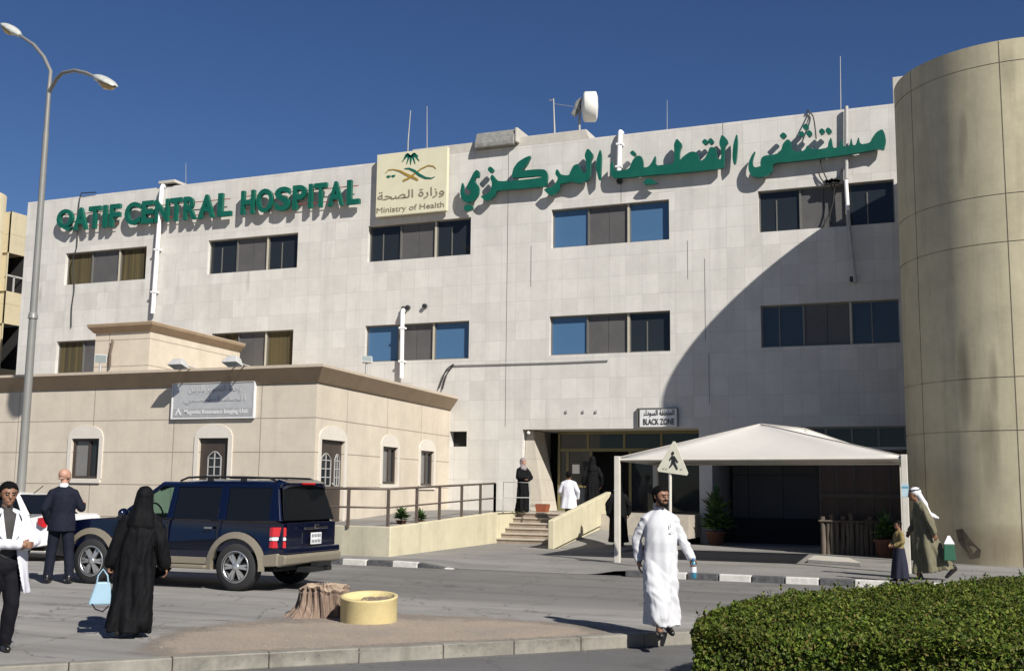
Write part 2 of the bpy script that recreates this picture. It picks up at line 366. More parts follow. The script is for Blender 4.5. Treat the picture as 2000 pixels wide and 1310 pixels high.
M['kerb'] = wall_mat('kerb_concrete', (0.25, 0.235, 0.2), (0.2, 0.19, 0.165), (0.1, 0.095, 0.085), 40, 4.0, 0.0, axes=('X', 'Z'), streak=0.9, mottle=.2, shift=(0, 1.9))
mb = MB(); mb.quad((-600, -600, -0.144), (600, -600, -0.144), (600, 900, -0.144), (-600, 900, -0.144)); struct(mb.build('ground', M['gravel']))
mb = MB(); mb.quad((-60, -40, -0.14), (40, -40, -0.14), (40, 22, -0.14), (-60, 22, -0.14)); struct(mb.build('road', M['road']))
KA, KB = gnd(10, 1303), gnd(1240, 1240)                      # island kerb, top edge
kd = (KB-KA).normalized(); kn = Vector((-kd.y, kd.x, 0))      # kn points away from the street
def on_kerb(t, off=0.0, z=0.0):
    p = KA+kd*t+kn*off; return Vector((p.x, p.y, z))
# upper level: car park asphalt behind the kerb
a, b = on_kerb(-60, 0.14), on_kerb(45, 0.14)
mb = MB(); mb.hexa([(a.x, a.y, -0.14), (b.x, b.y, -0.14), (b.x, 60, -0.14), (a.x, 60, -0.14)], [(a.x, a.y, 0), (b.x, b.y, 0), (b.x, 60, 0), (a.x, 60, 0)])
struct(mb.build('car_park', M['asphalt']))
# kerb stones in one run, local x along the run so that the joints follow it
mb = MB(); t = -8.0
while t < 17:
    L = 0.85 if t > 4 else 0.95
    j = random.uniform(-0.006, 0.006)
    mb.box((t+L/2, 0.07, -0.068+j), (L-0.006, 0.15, 0.16), Matrix.Rotation(random.uniform(-.006, .006), 3, 'Z')); t += L
o = mb.build('island_kerb', M['kerb'], bevel=0.014, seg=2); o.location = (KA.x, KA.y, 0); o.rotation_euler = (0, 0, math.atan2(kd.y, kd.x)); struct(o)
# sand patch on the island: irregular sheet 5 mm above the asphalt
edge = [(365, 1228), (420, 1218), (500, 1208), (575, 1200), (640, 1193), (720, 1192), (800, 1196), (880, 1200), (960, 1206), (1040, 1213), (1110, 1222), (1160, 1236), (1090, 1244), (1000, 1248), (900, 1252), (800, 1257), (700, 1264), (600, 1271), (520, 1276), (440, 1278), (330, 1288), (300, 1270)]
pts = [gnd(*p) for p in edge]; ctr = sum(pts, Vector())/len(pts); vs, cov = [], []; axis_a, axis_b = gnd(420, 1252), gnd(1060, 1232)
K = 9; n = len(pts)*4; rim = []
for i in range(len(pts)):
    for k in range(4): rim.append(pts[i].lerp(pts[(i+1) % len(pts)], k/4))
for j in range(K+1):
    u = j/K
    for p in rim:
        ab = axis_b-axis_a; tt = max(0, min(1, (p-axis_a).dot(ab)/ab.dot(ab))); c_ = axis_a+ab*tt; out = p+(p-c_).normalized()*.5; q = c_.lerp(out, u); vs.append((q.x, q.y, .005)); cov.append(min(1, (1-u)*1.5))
o = mesh_np('sand_patch', np.array(vs), np.array([(j*n+k, j*n+(k+1) % n, (j+1)*n+(k+1) % n, (j+1)*n+k) for j in range(K) for k in range(n)]), M['sand'])
at__ = o.data.attributes.new('cover', 'FLOAT', 'POINT'); at__.data.foreach_set('value', np.array(cov, np.float32)); struct(o)
# small stones and crumbs lying on sand and asphalt
v, f = [], []
for i in range(420):
    px = rng.uniform(280, 1230); py = rng.uniform(1196, 1276); p = gnd(px, py); s = rng.uniform(.004, .011) if i > 10 else rng.uniform(.012, .022)
    k = len(v); d = rng.uniform(.6, 1.2, (4, 3))
    for (sx, sy, sz), dd in zip(((1, 0, 0), (-.5, .86, 0), (-.5, -.86, 0), (0, 0, 1)), d): v.append((p.x+sx*s*dd[0], p.y+sy*s*dd[1], .004+sz*s*dd[2]))
    f += [(k, k+1, k+3), (k+1, k+2, k+3), (k+2, k, k+3)]
M['pebble'] = mat('pebbles', (0.2, 0.17, 0.14), 0.9, var=.4, scale=2)
tag(mesh_np('gravel_crumbs', np.array(v), np.array(f), M['pebble'], smooth=False), 'small loose stones scattered over the sandy island', 'gravel', kind='stuff')
# forecourt raised behind the painted kerb, dipping to the road at the driveway
YK, ZP = 21.7, 0.10
xs = np.concatenate([np.linspace(-60, -13, 8), np.linspace(-12.6, -4.6, 41), np.linspace(-4, 30, 10)]); ys = np.concatenate([np.linspace(YK, YK+3, 13), [30, 45]])
def padz(x, y):
    t = max(0.0, min(1.0, (x+11.2)/1.0))*max(0.0, min(1.0, (-6.6-x)/0.8)); d = max(0.0, 1-(y-YK)/2.2); t = t*t*(3-2*t)
    return ZP*(1-t*d)+0.004
mb = MB(); ny = len(ys)
mb.add([(x, y, padz(x, y)) for x in xs for y in ys], [(i*ny+j, (i+1)*ny+j, (i+1)*ny+j+1, i*ny+j+1) for i in range(len(xs)-1) for j in range(ny-1)], 0, True)
struct(mb.build('forecourt', M['pad']))
M['kblack'] = mat('kerb_black_paint', (0.035, 0.035, 0.04), 0.8, var=0.5, scale=14, bump=.3, col2=(0.11, 0.11, 0.11))
M['kwhite'] = mat('kerb_white_paint', (0.42, 0.41, 0.38), 0.8, var=0.3, scale=10, bump=.3, col2=(0.58, 0.56, 0.52))
mb = MB()
def kerbrun(x0, x1, first, taper=None):
    x = x0; k = first
    while x < x1-0.05:
        L = min(0.62, x1-x); h0 = h1 = 0.125
        if taper and x+L > taper: h0 = max(0.012, .125*(x1-x)/(x1-taper)) if x > taper else .125; h1 = max(0.012, .125*(x1-x-L)/(x1-taper))
        j = rng.uniform(-.008, .008)
        mb.hexa([(x+.012, YK-.16+j, -.02), (x+L-.012, YK-.16+j, -.02), (x+L-.012, YK, -.02), (x+.012, YK, -.02)], [(x+.012, YK-.15+j, h0), (x+L-.012, YK-.15+j, h1), (x+L-.012, YK, h1), (x+.012, YK, h0)], k)
        x += L; k = 1-k
kerbrun(-13.6, -10.3, 0, -11.2); kerbrun(-32, -13.6, 1); kerbrun(-6.55, 14, 0)
struct(mb.build('painted_kerb', [M['kblack'], M['kwhite']], bevel=.02))

# ------------------------------------------------------------------ hospital building
D = 34.0
stone1, stone2 = (0.585, 0.566, 0.53), (0.52, 0.502, 0.468)
rust = (0.33, 0.2, 0.1)
SILL = []
for px, py in ((130, 556), (180, 553), (262, 547), (415, 534), (560, 526), (730, 510), (830, 503), (905, 497), (1085, 485), (1190, 476), (1290, 469), (1490, 452), (725, 712), (890, 706), (1080, 699), (1200, 694), (1300, 691), (1500, 683), (1640, 678), (1740, 673)):
    q = at(px, py, 34.0); SILL.append((q.x, q.z-.35, random.uniform(.05, .16), random.uniform(.4, .75), (.3, .28, .25), random.uniform(.35, .75)))
M['stone'] = wall_mat('stone_cladding', stone1, stone2, (0.43, 0.415, 0.39), 0.545, 0.655, 0.0055, streak=0.28, mottle=0.06, rough=.7,
    stains=SILL+[(-24.9, 8.85, .28, .75, rust, .75), (-25.25, 9.0, .12, .5, rust, .5), (-31.3, 8.9, .5, .5, rust, .3), (-28.4, 11.6, .3, 1.2, rust, .22), (-6.0, 12.7, .5, .6, rust, .2)])
M['concrete'] = mat('cement_block', (0.42, 0.395, 0.35), 0.8, var=.1, scale=3, bump=.2)
M['alu'] = mat('aluminium_frame', (0.16, 0.155, 0.14), 0.45, 0.3, var=.05)
M['alu_light'] = mat('pale_frame', (0.42, 0.39, 0.31), 0.5, 0.0, var=.05)
M['panel'] = mat('grey_panel', (0.085, 0.081, 0.08), 0.5, var=.12, scale=2.0)
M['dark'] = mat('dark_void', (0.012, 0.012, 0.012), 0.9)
M['gdark'] = glass_mat('dark_glass', (0.018, 0.022, 0.026), spec=.35)
M['gblue'] = glass_mat('blue_film_glass', (0.06, 0.13, 0.235), 0.12, spec=.5)
M['gmid'] = glass_mat('grey_blue_glass', (0.03, 0.04, 0.05), spec=.5)
M['curtain'] = mat('ochre_curtain', (0.02, 0.017, 0.01), 0.9, var=.5, scale=2.5, stretch=(3, 3, .05), col2=(.11, .083, .03))
hosp = thing('hospital_building', 'long three storey hospital clad in pale stone with green lettering', 'hospital', (-19, D, 0))
W1 = [(125, 283), (405, 580), (718, 919), (1077, 1307), (1481, 1748)]
W2 = [(110, 268), (413, 572), (713, 916), (1073, 1309), (1486, 1757)]
ZT1, ZS1, ZT2, ZS2 = 10.89, 9.58, 7.30, 6.01
wins = []
for r, (rows, zt, zs, pyc) in enumerate(((W1, ZT1, ZS1, 470), (W2, ZT2, ZS2, 660))):
    for i, (a, b) in enumerate(rows):
        py = pyc+(80-32*i if r == 0 else 20-12*i)
        wins.append((round(at(a, py, D).x, 3), round(at(b, py, D).x, 3), zs, zt, r, i))
for k in (1, 2):                                                  # bays hidden behind the tower and beyond
    wins += [(-1.9+6.86*k-.8, 2.1+6.86*k-.8, ZS1, ZT1, 0, 9), (-1.9+6.86*k-.8, 2.1+6.86*k-.8, ZS2, ZT2, 1, 9)]
ENT = (-13.80, -7.95, 0.0, 3.60); UND = (-7.55, -1.6, 0.0, 2.92); STRIP = (-4.94, -1.92, 3.0, 3.60); SMALL = (-16.44, -15.81, 3.05, 3.56)
XL, XR, ZR = -36.07, 16.0, 13.2
def wall_with_holes(x0, x1, z0, z1, y, holes, depth, mb, back=False):
    xs = sorted({x0, x1, *[h[0] for h in holes], *[h[1] for h in holes]}); zs = sorted({z0, z1, *[h[2] for h in holes], *[h[3] for h in holes]})
    for i in range(len(xs)-1):
        for j in range(len(zs)-1):
            cx, cz = (xs[i]+xs[i+1])/2, (zs[j]+zs[j+1])/2
            if any(h[0] < cx < h[1] and h[2] < cz < h[3] for h in holes): continue
            mb.quad((xs[i], y, zs[j]), (xs[i+1], y, zs[j]), (xs[i+1], y, zs[j+1]), (xs[i], y, zs[j+1]))
    for k, h in enumerate(holes):
        a, b, c, d = h[:4]; dp = depth[k] if isinstance(depth, list) else depth
        mb.quad((a, y, c), (a, y+dp, c), (a, y+dp, d), (a, y, d)); mb.quad((b, y+dp, c), (b, y, c), (b, y, d), (b, y+dp, d))
        mb.quad((a, y, d), (a, y+dp, d), (b, y+dp, d), (b, y, d)); mb.quad((a, y, c), (b, y, c), (b, y+dp, c), (a, y+dp, c))
        if back: mb.quad((a, y+dp, c), (b, y+dp, c), (b, y+dp, d), (a, y+dp, d))
mb = MB()
holes = [wv[:4] for wv in wins]+[ENT, UND, STRIP, SMALL]
wall_with_holes(XL, XR, 0, ZR, D, holes, [0.24]*len(wins)+[2.6, 3.2, .2, .35], mb)
mb.quad((XL, D, 0), (XL, D, ZR), (XL, 62, ZR), (XL, 62, 0)); mb.quad((XR, D, 0), (XR, 62, 0), (XR, 62, ZR), (XR, D, ZR)); mb.quad((XL, 62, 0), (XL, 62, ZR), (XR, 62, ZR), (XR, 62, 0))
mb.quad((XL, D, ZR), (XR, D, ZR), (XR, D+.35, ZR), (XL, D+.35, ZR)); mb.quad((XL, D+.35, ZR-.8), (XL, D+.35, ZR), (XR, D+.35, ZR), (XR, D+.35, ZR-.8))
mb.build('wall', M['stone'], hosp, recalc=False)
mb = MB(); mb.quad((XL, D+.35, ZR-.8), (XR, D+.35, ZR-.8), (XR, 62, ZR-.8), (XL, 62, ZR-.8)); mb.build('roof', M['concrete'], hosp, recalc=False)
# control joints in the cladding: thin dark strips 3 mm proud
mb = MB()
for px, y0, y1 in ((990, 300, 833), (1377, 505, 665), (1385, 690, 790), (1213, 262, 395), (1412, 238, 300), (1037, 480, 560), (1343, 470, 545)):
    a = at(px, (y0+y1)/2, D).x; mb.bx(a-.009, a+.009, D-.003, D+.01, at(px, y1, D).z, at(px, y0, D).z)
mb.build('cladding_joint', M['alu'], hosp, recalc=False)

# windows: three bays each - glazed, grey panel, glazed
def window(x0, x1, z0, z1, kind, open_=False):
    y = D+.15; w3 = (x1-x0); a, b = x0+w3*.315, x0+w3*.66
    mb = MB(); t = .045
    mb.bx(x0, x1, y, y+.07, z0, z0+t); mb.bx(x0, x1, y, y+.07, z1-t, z1)
    mb.bx(x0, x0+t, y, y+.07, z0+t, z1-t); mb.bx(x1-t, x1, y, y+.07, z0+t, z1-t)
    for xx, ww in ((a, .06), (b, .1)): mb.bx(xx-ww/2, xx+ww/2, y-.03, y+.07, z0+t, z1-t)
    fr = mb.build('window', M['alu'], hosp, recalc=False)
    mb = MB(); mb.bx(b-.045, b+.02, y-.06, y-.032, z0+.01, z1-.01); mb.build('mullion', M['alu_light'], fr)
    for k, (p, q) in enumerate(((x0+t, a-.03), (b+.05, x1-t))):
        g = kind[0] if k == 0 else kind[1]
        mb = MB(); mb.bx(p, q, y+.03, y+.04, z0+t, z1-t); mb.build('pane', M[{'b': 'gblue', 'd': 'gdark', 'c': 'curtain', 'm': 'gmid'}[g]], fr)
        if g in 'dm':
            m_ = (p+q)/2-.1; mb = MB(); mb.bx(m_-.018, m_+.018, y+.005, y+.03, z0+t, z1-t-(.25 if g == 'd' else 0)); mb.build('glazing_bar', M['alu'], fr)
    mb = MB(); m_ = (a+b)/2; mb.bx(a+.03, m_-.006, y+.02, y+.05, z0+t, z1-t); mb.bx(m_+.006, b-.05, y+.02, y+.05, z0+t, z1-t); mb.build('panel', M['panel'], fr)
kinds = {(0, 0): 'cc', (0, 1): 'dd', (0, 2): 'dd', (0, 3): 'bb', (0, 4): 'dd', (1, 0): 'cc', (1, 1): 'cc', (1, 2): 'bb', (1, 3): 'bd', (1, 4): 'mm'}
for (x0, x1, z0, z1, r, i) in wins: window(x0, x1, z0, z1, kinds.get((r, i), 'dd'))
# sloping stone sill under each opening, painted white on the inner edge
M['white'] = mat('white_paint', (0.72, 0.7, 0.66), 0.5, var=.06, scale=4)
mb = MB(); mb.bx(STRIP[0], STRIP[1], D+.12, D+.16, STRIP[2], STRIP[3]); f_ = mb.build('strip_window', M['gdark'], hosp)
mb = MB(); [mb.bx(x-.03, x+.03, D+.08, D+.12, STRIP[2], STRIP[3]) for x in np.linspace(STRIP[0]+.03, STRIP[1]-.03, 5)]; mb.bx(STRIP[0], STRIP[1], D+.09, D+.118, STRIP[3]-.06, STRIP[3]); mb.build('frame', M['alu'], f_)
mb = MB(); mb.bx(SMALL[0], SMALL[1], D+.3, D+.34, SMALL[2], SMALL[3]); mb.build('vent_opening', M['dark'], hosp)

# entrance recess
M['beige'] = wall_mat('entrance_stone', (0.46, 0.42, 0.35), (0.43, 0.39, 0.33), (0.3, 0.27, 0.23), 0.9, 0.66, 0.006, axes=('Y', 'Z'), streak=.2)
M['tile'] = mat('landing_tile', (0.4, 0.36, 0.3), .5, var=.12, scale=3)
M['yframe'] = mat('olive_door_frame', (0.15, 0.13, 0.055), 0.5, var=.1)
mb = MB()                                                          # floor behind the opening, back wall, ceiling fill
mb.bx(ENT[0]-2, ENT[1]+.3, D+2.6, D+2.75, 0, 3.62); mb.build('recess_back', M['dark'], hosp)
mb = MB(); mb.hexa([(-13.78, D-.02, .98), (-13.05, D-.02, .98), (-13.05, D+1.3, .98), (-13.78, D+1.3, .98)], [(-13.78, D+.3, 3.58), (-13.55, D+.3, 3.58), (-13.55, D+1.3, 3.58), (-13.78, D+1.3, 3.58)]); mb.build('buttress', M['beige'], hosp)
yd = D+1.35; e = thing('tmp', 'x', 'x'); bpy.data.objects.remove(e)
mb = MB(); zt = 2.98
mb.bx(-13.0, -8.0, yd, yd+.08, zt-.05, zt+.05); mb.bx(-13.0, -8.0, yd, yd+.08, 3.5, 3.6)
for x in (-13.02, -12.0, -10.75, -9.5, -8.1): mb.bx(x-.04, x+.04, yd+.002, yd+.078, zt, 3.55)
for x in (-13.02, -12.72, -11.9, -10.55, -8.1): mb.bx(x-.045, x+.045, yd+.003, yd+.077, .97, zt)
mb.bx(-13.0, -11.9, yd+.01, yd+.07, 1.75, 1.85); mb.bx(-13.0, -11.9, yd+.01, yd+.07, .97, 1.1)
dr = mb.build('entrance_door', M['yframe'], hosp)
mb = MB(); mb.bx(-12.95, -11.95, yd+.03, yd+.045, 1.0, zt); mb.bx(-12.95, -8.15, yd+.03, yd+.045, zt+.05, 3.5); mb.bx(-10.5, -8.15, yd+.03, yd+.045, 1.0, zt); mb.build('pane', M['gdark'], dr)
mb = MB(); mb.bx(-12.55, -12.3, yd+.015, yd+.028, 2.2, 2.5); mb.build('notice', M['white'], dr)
mb = MB(); mb.ball((-13.62, D+.08, 3.5), .06); mb.build('ceiling_lamp', M['white'], hosp)
# undercroft behind the canopy
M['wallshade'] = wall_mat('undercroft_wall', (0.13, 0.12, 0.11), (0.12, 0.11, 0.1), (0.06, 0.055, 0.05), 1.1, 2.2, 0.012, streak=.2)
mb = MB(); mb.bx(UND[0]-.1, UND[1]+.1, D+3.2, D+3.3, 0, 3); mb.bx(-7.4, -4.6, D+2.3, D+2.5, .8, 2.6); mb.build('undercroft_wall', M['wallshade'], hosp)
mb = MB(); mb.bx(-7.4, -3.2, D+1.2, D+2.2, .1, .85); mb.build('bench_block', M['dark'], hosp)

# roof parapet block, vents, antennas, dish
rb = thing('roof_plinth', 'low stone block with a chamfered end on the hospital parapet behind the emblem board', 'roof block', (-15, D, ZR))
x0, x1 = -18.14, -11.52
mb = MB(); mb.hexa([(x0, D+.01, ZR), (x1, D+.01, ZR), (x1, D+2, ZR), (x0, D+2, ZR)], [(x0, D+.03, ZR+.34), (x1-.12, D+.03, ZR+.34), (x1-.12, D+2, ZR+.34), (x0, D+2, ZR+.34)]); mb.build('block', M['concrete'], rb, bevel=.015)
ac = thing('roof_ventilator', 'grey weathered ventilator hood sitting on the hospital parapet', 'ventilator', (-15, D, ZR))
M['zinc'] = mat('weathered_zinc', (0.24, 0.235, 0.215), 0.6, 0.2, var=.3, scale=7, bump=.2)
a, b = at(926, 292, D-.25).x, at(1003, 281, D-.25).x
mb = MB(); mb.prism([(D-.25, ZR+.03), (D-.25, ZR+.18), (D-.1, ZR+.58), (D+.1, ZR+.66), (D+.9, ZR+.66), (D+.9, ZR+.03)], 'x', a, b); mb.build('hood', M['zinc'], ac, bevel=.03)
mb = MB(); [mb.box((( a+b)/2, D-.185+.035*k, ZR+.26+.085*k), (b-a-.25, .012, .05), Matrix.Rotation(R(-20), 3, 'X')) for k in range(4)]; mb.build('louvre', M['zinc'], ac)
mb = MB(); mb.bx(b+.004, b+.12, D-.2, D+.9, ZR+.1, ZR+.62); mb.build('end_cap', M['concrete'], ac, bevel=.04)
M['mast'] = mat('galvanised_mast', (0.3, 0.3, 0.29), .5, .3)
M['radome'] = mat('white_radome', (0.68, 0.67, 0.62), .45, var=.05, scale=2)
dish = thing('microwave_dish', 'white drum shaped microwave dish on a short mast above the parapet', 'antenna', (-12, D+1.2, ZR+.3))
c = at(1153, 209, D+1.2); bk = Vector((-.9, -.32, 0)).normalized(); ax = -bk
rotm = ax.to_track_quat('Z', 'Y').to_matrix()
def drum(prof): 
    m_ = MB(); m_.lathe(prof, n=40); m_.v = [tuple(rotm @ Vector(p)+c) for p in m_.v]; return m_
drum([(.12, -.32), (.46, -.24), (.52, -.18), (.52, .17), (.5, .2)]).build('drum', M['radome'], dish)
drum([(.5, .2), (.35, .25), (.01, .27)]).build('radome', M['white'], dish)
mb = MB(); p = c+bk*.42
mb.box(p, (.2, .2, .25)); mb.box(p+Vector((-.12, 0, -.2)), (.16, .18, .22), Matrix.Rotation(.5, 3, 'Y')); mb.box(p+Vector((.05, 0, .2)), (.25, .14, .12), Matrix.Rotation(-.6, 3, 'Y')); mb.build('mount', M['zinc'], dish, bevel=.02)
mb = MB(); mb.tube([(p.x+.05, p.y, ZR+.3), (p.x+.05, p.y, p.z+.25)], .045); mb.build('mast', M['mast'], dish)
def whip(name, label, px, ptop, pbot, y, rad, arms=()):
    t, b = at(px[0], ptop, y), at(px[1], pbot, y); r_ = thing(name, label, 'antenna', (b.x, y, ZR-.6), 0, 'thin aerials on the hospital roof')
    mb = MB(); mb.tube([(b.x, y, ZR-.7), (b.x, y, b.z), t], [rad, rad, rad*.6], 6); mb.build('rod', M['mast'], r_)
    for (dx, dz) in arms: mb = MB(); mb.tube([t+Vector((0, 0, dz)), t+Vector((dx, 0, dz))], rad*.6, 6); mb.build('arm', M['mast'], r_)
    return r_
w_ = whip('aerial_mast', 'grey pipe mast with a thin cross arm left of the white dish', (1081, 1083), 193, 255, D+1.3, .04, ((-.15, -.05),))
mb = MB(); mb.tube([at(1082, 203, D+1.3), at(1122, 209, D+1.25)], .01, 6); mb.build('guy_wire', M['mast'], w_)
whip('whip_aerial', 'pale thin rod aerial, left of the pair above the emblem board', (802, 797), 216, 276, D+1.5, .03)
whip('whip_aerial', 'dark thin rod aerial, right of the pair above the emblem board', (834, 834), 208, 284, D+1.5, .02)
whip('whip_aerial', 'hair thin aerial above the middle word of the green arabic sign', (1303, 1303), 196, 250, D+1.5, .014)
whip('whip_aerial', 'tall thin aerial near the round tower', (1641, 1642), 110, 215, D+1.5, .022)
whip('whip_aerial', 'short thin aerial above the green english lettering', (363, 363), 318, 356, D+1.5, .012)
bxr = thing('roof_hatch', 'small flat concrete slab on the parapet above the left downpipe', 'roof hatch', (-29, D, ZR))
a, b = at(313, 362, D).x, at(345, 357, D).x; mb = MB(); mb.bx(a, b, D-.12, D+.7, ZR+.1, ZR+.22); mb.build('slab', M['concrete'], bxr, bevel=.02)
mb = MB(); mb.bx(a+.05, b-.05, D+.05, D+.6, ZR, ZR+.1); mb.build('base', M['dark'], bxr)

# downpipes and cables on the facade
M['pvc'] = mat('white_pvc', (0.78, 0.77, 0.76), .4, var=.05, scale=2)
M['greypipe'] = mat('grey_pvc', (0.36, 0.35, 0.34), .5, var=.1)
M['cable'] = mat('black_cable', (0.02, 0.02, 0.02), .6)
def pipe(label, p0, p1, rad, y=D-.16, elbow=True, m='pvc'):
    a, b = at(*p0, y), at(*p1, y); r_ = thing('downpipe', label, 'pipe', (b.x, y, b.z))
    mb = MB(); mb.tube([(a.x, y+.2, a.z+.05), (a.x, y+.05, a.z+.05), (a.x, y, a.z-.05), (b.x, y, b.z)] if elbow else [a, b], rad, 12); mb.build('pipe', M[m], r_)
    mb = MB(); n = max(2, int(abs(a.z-b.z)/1.6))
    for k in range(n): q = a.lerp(b, (k+.5)/n); mb.bx(q.x-rad*1.25, q.x+rad*1.25, y-rad*1.1, y+.15, q.z-.03, q.z+.03)
    mb.build('clamp', M[m], r_); return r_
pipe('white downpipe crossing the letter N of the english sign', (316, 365), (298, 612), .085)
pipe('white downpipe in front of the blue window above the annexe', (786, 608), (784, 738), .075)
pipe('short white pipe from the parapet down to the middle arabic word', (1211, 260), (1208, 348), .08)
r_ = thing('downpipe', 'grey pipe broken off below the top window beside the round tower', 'pipe', (-4, D, 9))
y = D-.14; mb = MB(); mb.tube([at(1653, 208, y), at(1653, 350, y)], .06, 10); mb.tube([at(1656, 412, y), at(1662, 480, y-.05), at(1671, 552, y-.15)], .055, 10); mb.build('grey_length', M['greypipe'], r_)
mb = MB(); mb.tube([at(1652, 352, y-.02), at(1656, 412, y-.02)], .06, 10); mb.build('white_length', M['pvc'], r_)
mb = MB(); q = at(1664, 545, D-.1); mb.box(q, (.12, .14, .14)); mb.build('bracket', M['cable'], r_)
def cable(label, paths, rad=.02, m='cable', cat='cable'):
    root = thing('wall_cable', label, cat, at(paths[0][0][0], paths[0][0][1], D-.1)) if len(paths) > 1 else None
    for pth in paths:
        P = [at(px, py, D-dy) for px, py, dy in pth]; Q = []
        for i in range(len(P)-1):
            p0, p1, p2, p3 = P[max(i-1, 0)], P[i], P[i+1], P[min(i+2, len(P)-1)]
            for k in range(5):
                t = k/5; Q.append(.5*((2*p1)+(p2-p0)*t+(2*p0-5*p1+4*p2-p3)*t*t+(3*p1-p0-3*p2+p3)*t**3))
        mb = MB(); mb.tube(Q+[P[-1]], rad, 6); o = mb.build('strand' if root else 'wall_cable', M[m], root)
    return root or tag(o, label, cat)
cable('dark cable hanging from the roof across the first letter A of the english sign', [[(188, 376, .05), (168, 377, .08), (157, 382, .08), (152, 430, .08), (150, 480, .06), (142, 510, .06), (145, 560, .05), (140, 600, .05), (139, 638, .05)]], .022)
cable('thin horizontal conduit below the lower middle window', [[(885, 713, .04), (990, 710, .04), (1090, 707, .04), (1188, 703, .04)]], .02, 'greypipe', 'conduit')
cable('black cable looping down to the annexe roof, left one of the pair', [[(886, 711, .06), (872, 722, .1), (864, 740, .1), (857, 758, .05)]], .022)
cable('black cable looping down to the annexe roof, right one of the pair', [[(886, 712, .06), (874, 728, .08), (868, 745, .08), (864, 760, .05)]], .022)
cable('tangled black cables over the arabic word beside the tower', [[(1576, 221, .06), (1578, 215, .06), (1581, 222, .08), (1575, 245, .3)], [(1581, 219, .06), (1588, 228, .08), (1592, 250, .34), (1594, 272, .3)], [(1602, 312, .2), (1608, 335, .15), (1616, 352, .1)], [(1598, 335, .1), (1603, 348, .1), (1611, 357, .1)], [(1645, 330, .1), (1640, 350, .1)], [(1612, 355, .1), (1628, 356, .12), (1650, 356, .1)], [(1616, 352, .1), (1628, 375, .05), (1622, 410, .04), (1606, 445, .04)], [(1630, 358, .1), (1627, 395, .05), (1620, 425, .05), (1626, 440, .05)]], .02)
k = thing('junction_knot', 'black knot of cable connectors hanging above the top window beside the tower', 'cable box', at(1625, 355, D-.1)); mb = MB()
for i in range(7): mb.box(at(1613+i*5, 353+rng.uniform(-4, 4), D-.12), (.16, .12, .12), Matrix.Rotation(rng.uniform(-1, 1), 3, 'Y'))
mb.build('connectors', M['cable'], k)
for (px, py, lab) in ((790, 603, 'black pipe stub just above the white pipe top'), (798, 601, 'black pipe stub right beside the other stub above the white pipe'), (831, 598, 'black pipe stub alone above the lower blue window'), (1211, 355, 'round black pipe opening below the middle arabic word')):
    q = at(px, py, D); t = thing('pipe_stub', lab, 'pipe stub', q); mb = MB(); rr = .075 if px < 900 else .09
    mb.lathe([(rr, -.12), (rr, .02)], (q.x, D, q.z), 14, axis='y'); mb.build('stub', M['cable'], t)
    mb = MB(); mb.lathe([(rr+.03, -.01), (rr+.03, .01)], (q.x, D-.005, q.z), 14, axis='y'); mb.build('collar', M['greypipe'], t)
for (px, py) in ((1107, 803), (1140, 803), (1165, 803)):
    q = at(px, py, D)
    mb = MB(); mb.bx(q.x-.03, q.x+.03, D-.05, D, q.z-.04, q.z+.04); tag(mb.build('wall_bracket', M['greypipe']), 'small grey bolt plate left on the stone above the entrance', 'bracket', 'bolt plates above the entrance')

# ------------------------------------------------------------------ signs
M['green'] = mat('green_sign_face', (0.001, 0.075, 0.05), 0.4, var=.12, scale=2, col2=(0.004, 0.10, 0.068))
M['signwhite'] = mat('letter_return', (0.5, 0.49, 0.45), .5)
def letter_part(mb, root): return mb.build('letter', M['green'], root)
SY = D-.24
zb, zt = 0.0, 0.0
ens = thing('english_sign', 'green english lettering naming the hospital in raised capitals', 'sign lettering', (-30, SY, 11.2))
line = [('Q', 111, 142), ('A', 144, 171), ('T', 173, 196), ('I', 201, 208), ('F', 214, 234), ('C', 244, 273), ('E', 277, 299), ('N', 303, 329), ('T', 332, 355), ('R', 359, 384), ('A', 388, 419), ('L', 426, 452), ('H', 471, 497), ('O', 501, 533), ('S', 537, 567), ('P', 572, 598), ('I', 603, 610), ('T', 614, 638), ('A', 641, 671), ('L', 678, 703)]
for ch, a, b in line:
    mid = (a+b)/2; yt, yb = 411-(mid-111)*.1025, 453.5-(mid-111)*.0935
    A, B, T = at(a, yb, SY), at(b, yb, SY), at(mid, yt, SY)
    v, f = text_raw(ch, 0.032, 1.0); lo, hi = v.min(0), v.max(0); s = (v-lo)/(hi-lo)
    zb_ = at(mid, yb, SY).z
    mb = MB(); mb.add([(A.x+(B.x-A.x)*p, SY-(r-.5)*.13, zb_+(T.z-zb_)*q) for p, q, r in s], f); letter_part(mb, ens)
mb = MB()
for (a, b) in ((118, 230), (250, 450), (476, 700)):
    for fr in (.25, .8):
        p, q = at(a, 411-(a-111)*.1025+43*fr, SY+.05), at(b, 411-(b-111)*.1025+48*fr, SY+.05); mb.tube([p, q], .016, 6)
mb.build('mounting_rail', mat('red_oxide_rail', (.3, .06, .04), .6), ens)
ars = thing('arabic_sign', 'large green arabic lettering naming the hospital in bold calligraphy', 'sign lettering', (-8, SY, 11.5))
def crop(pl, ox, oy, s=6.25): return [at(ox+x/s, oy+y/s, SY) for x, y in pl]
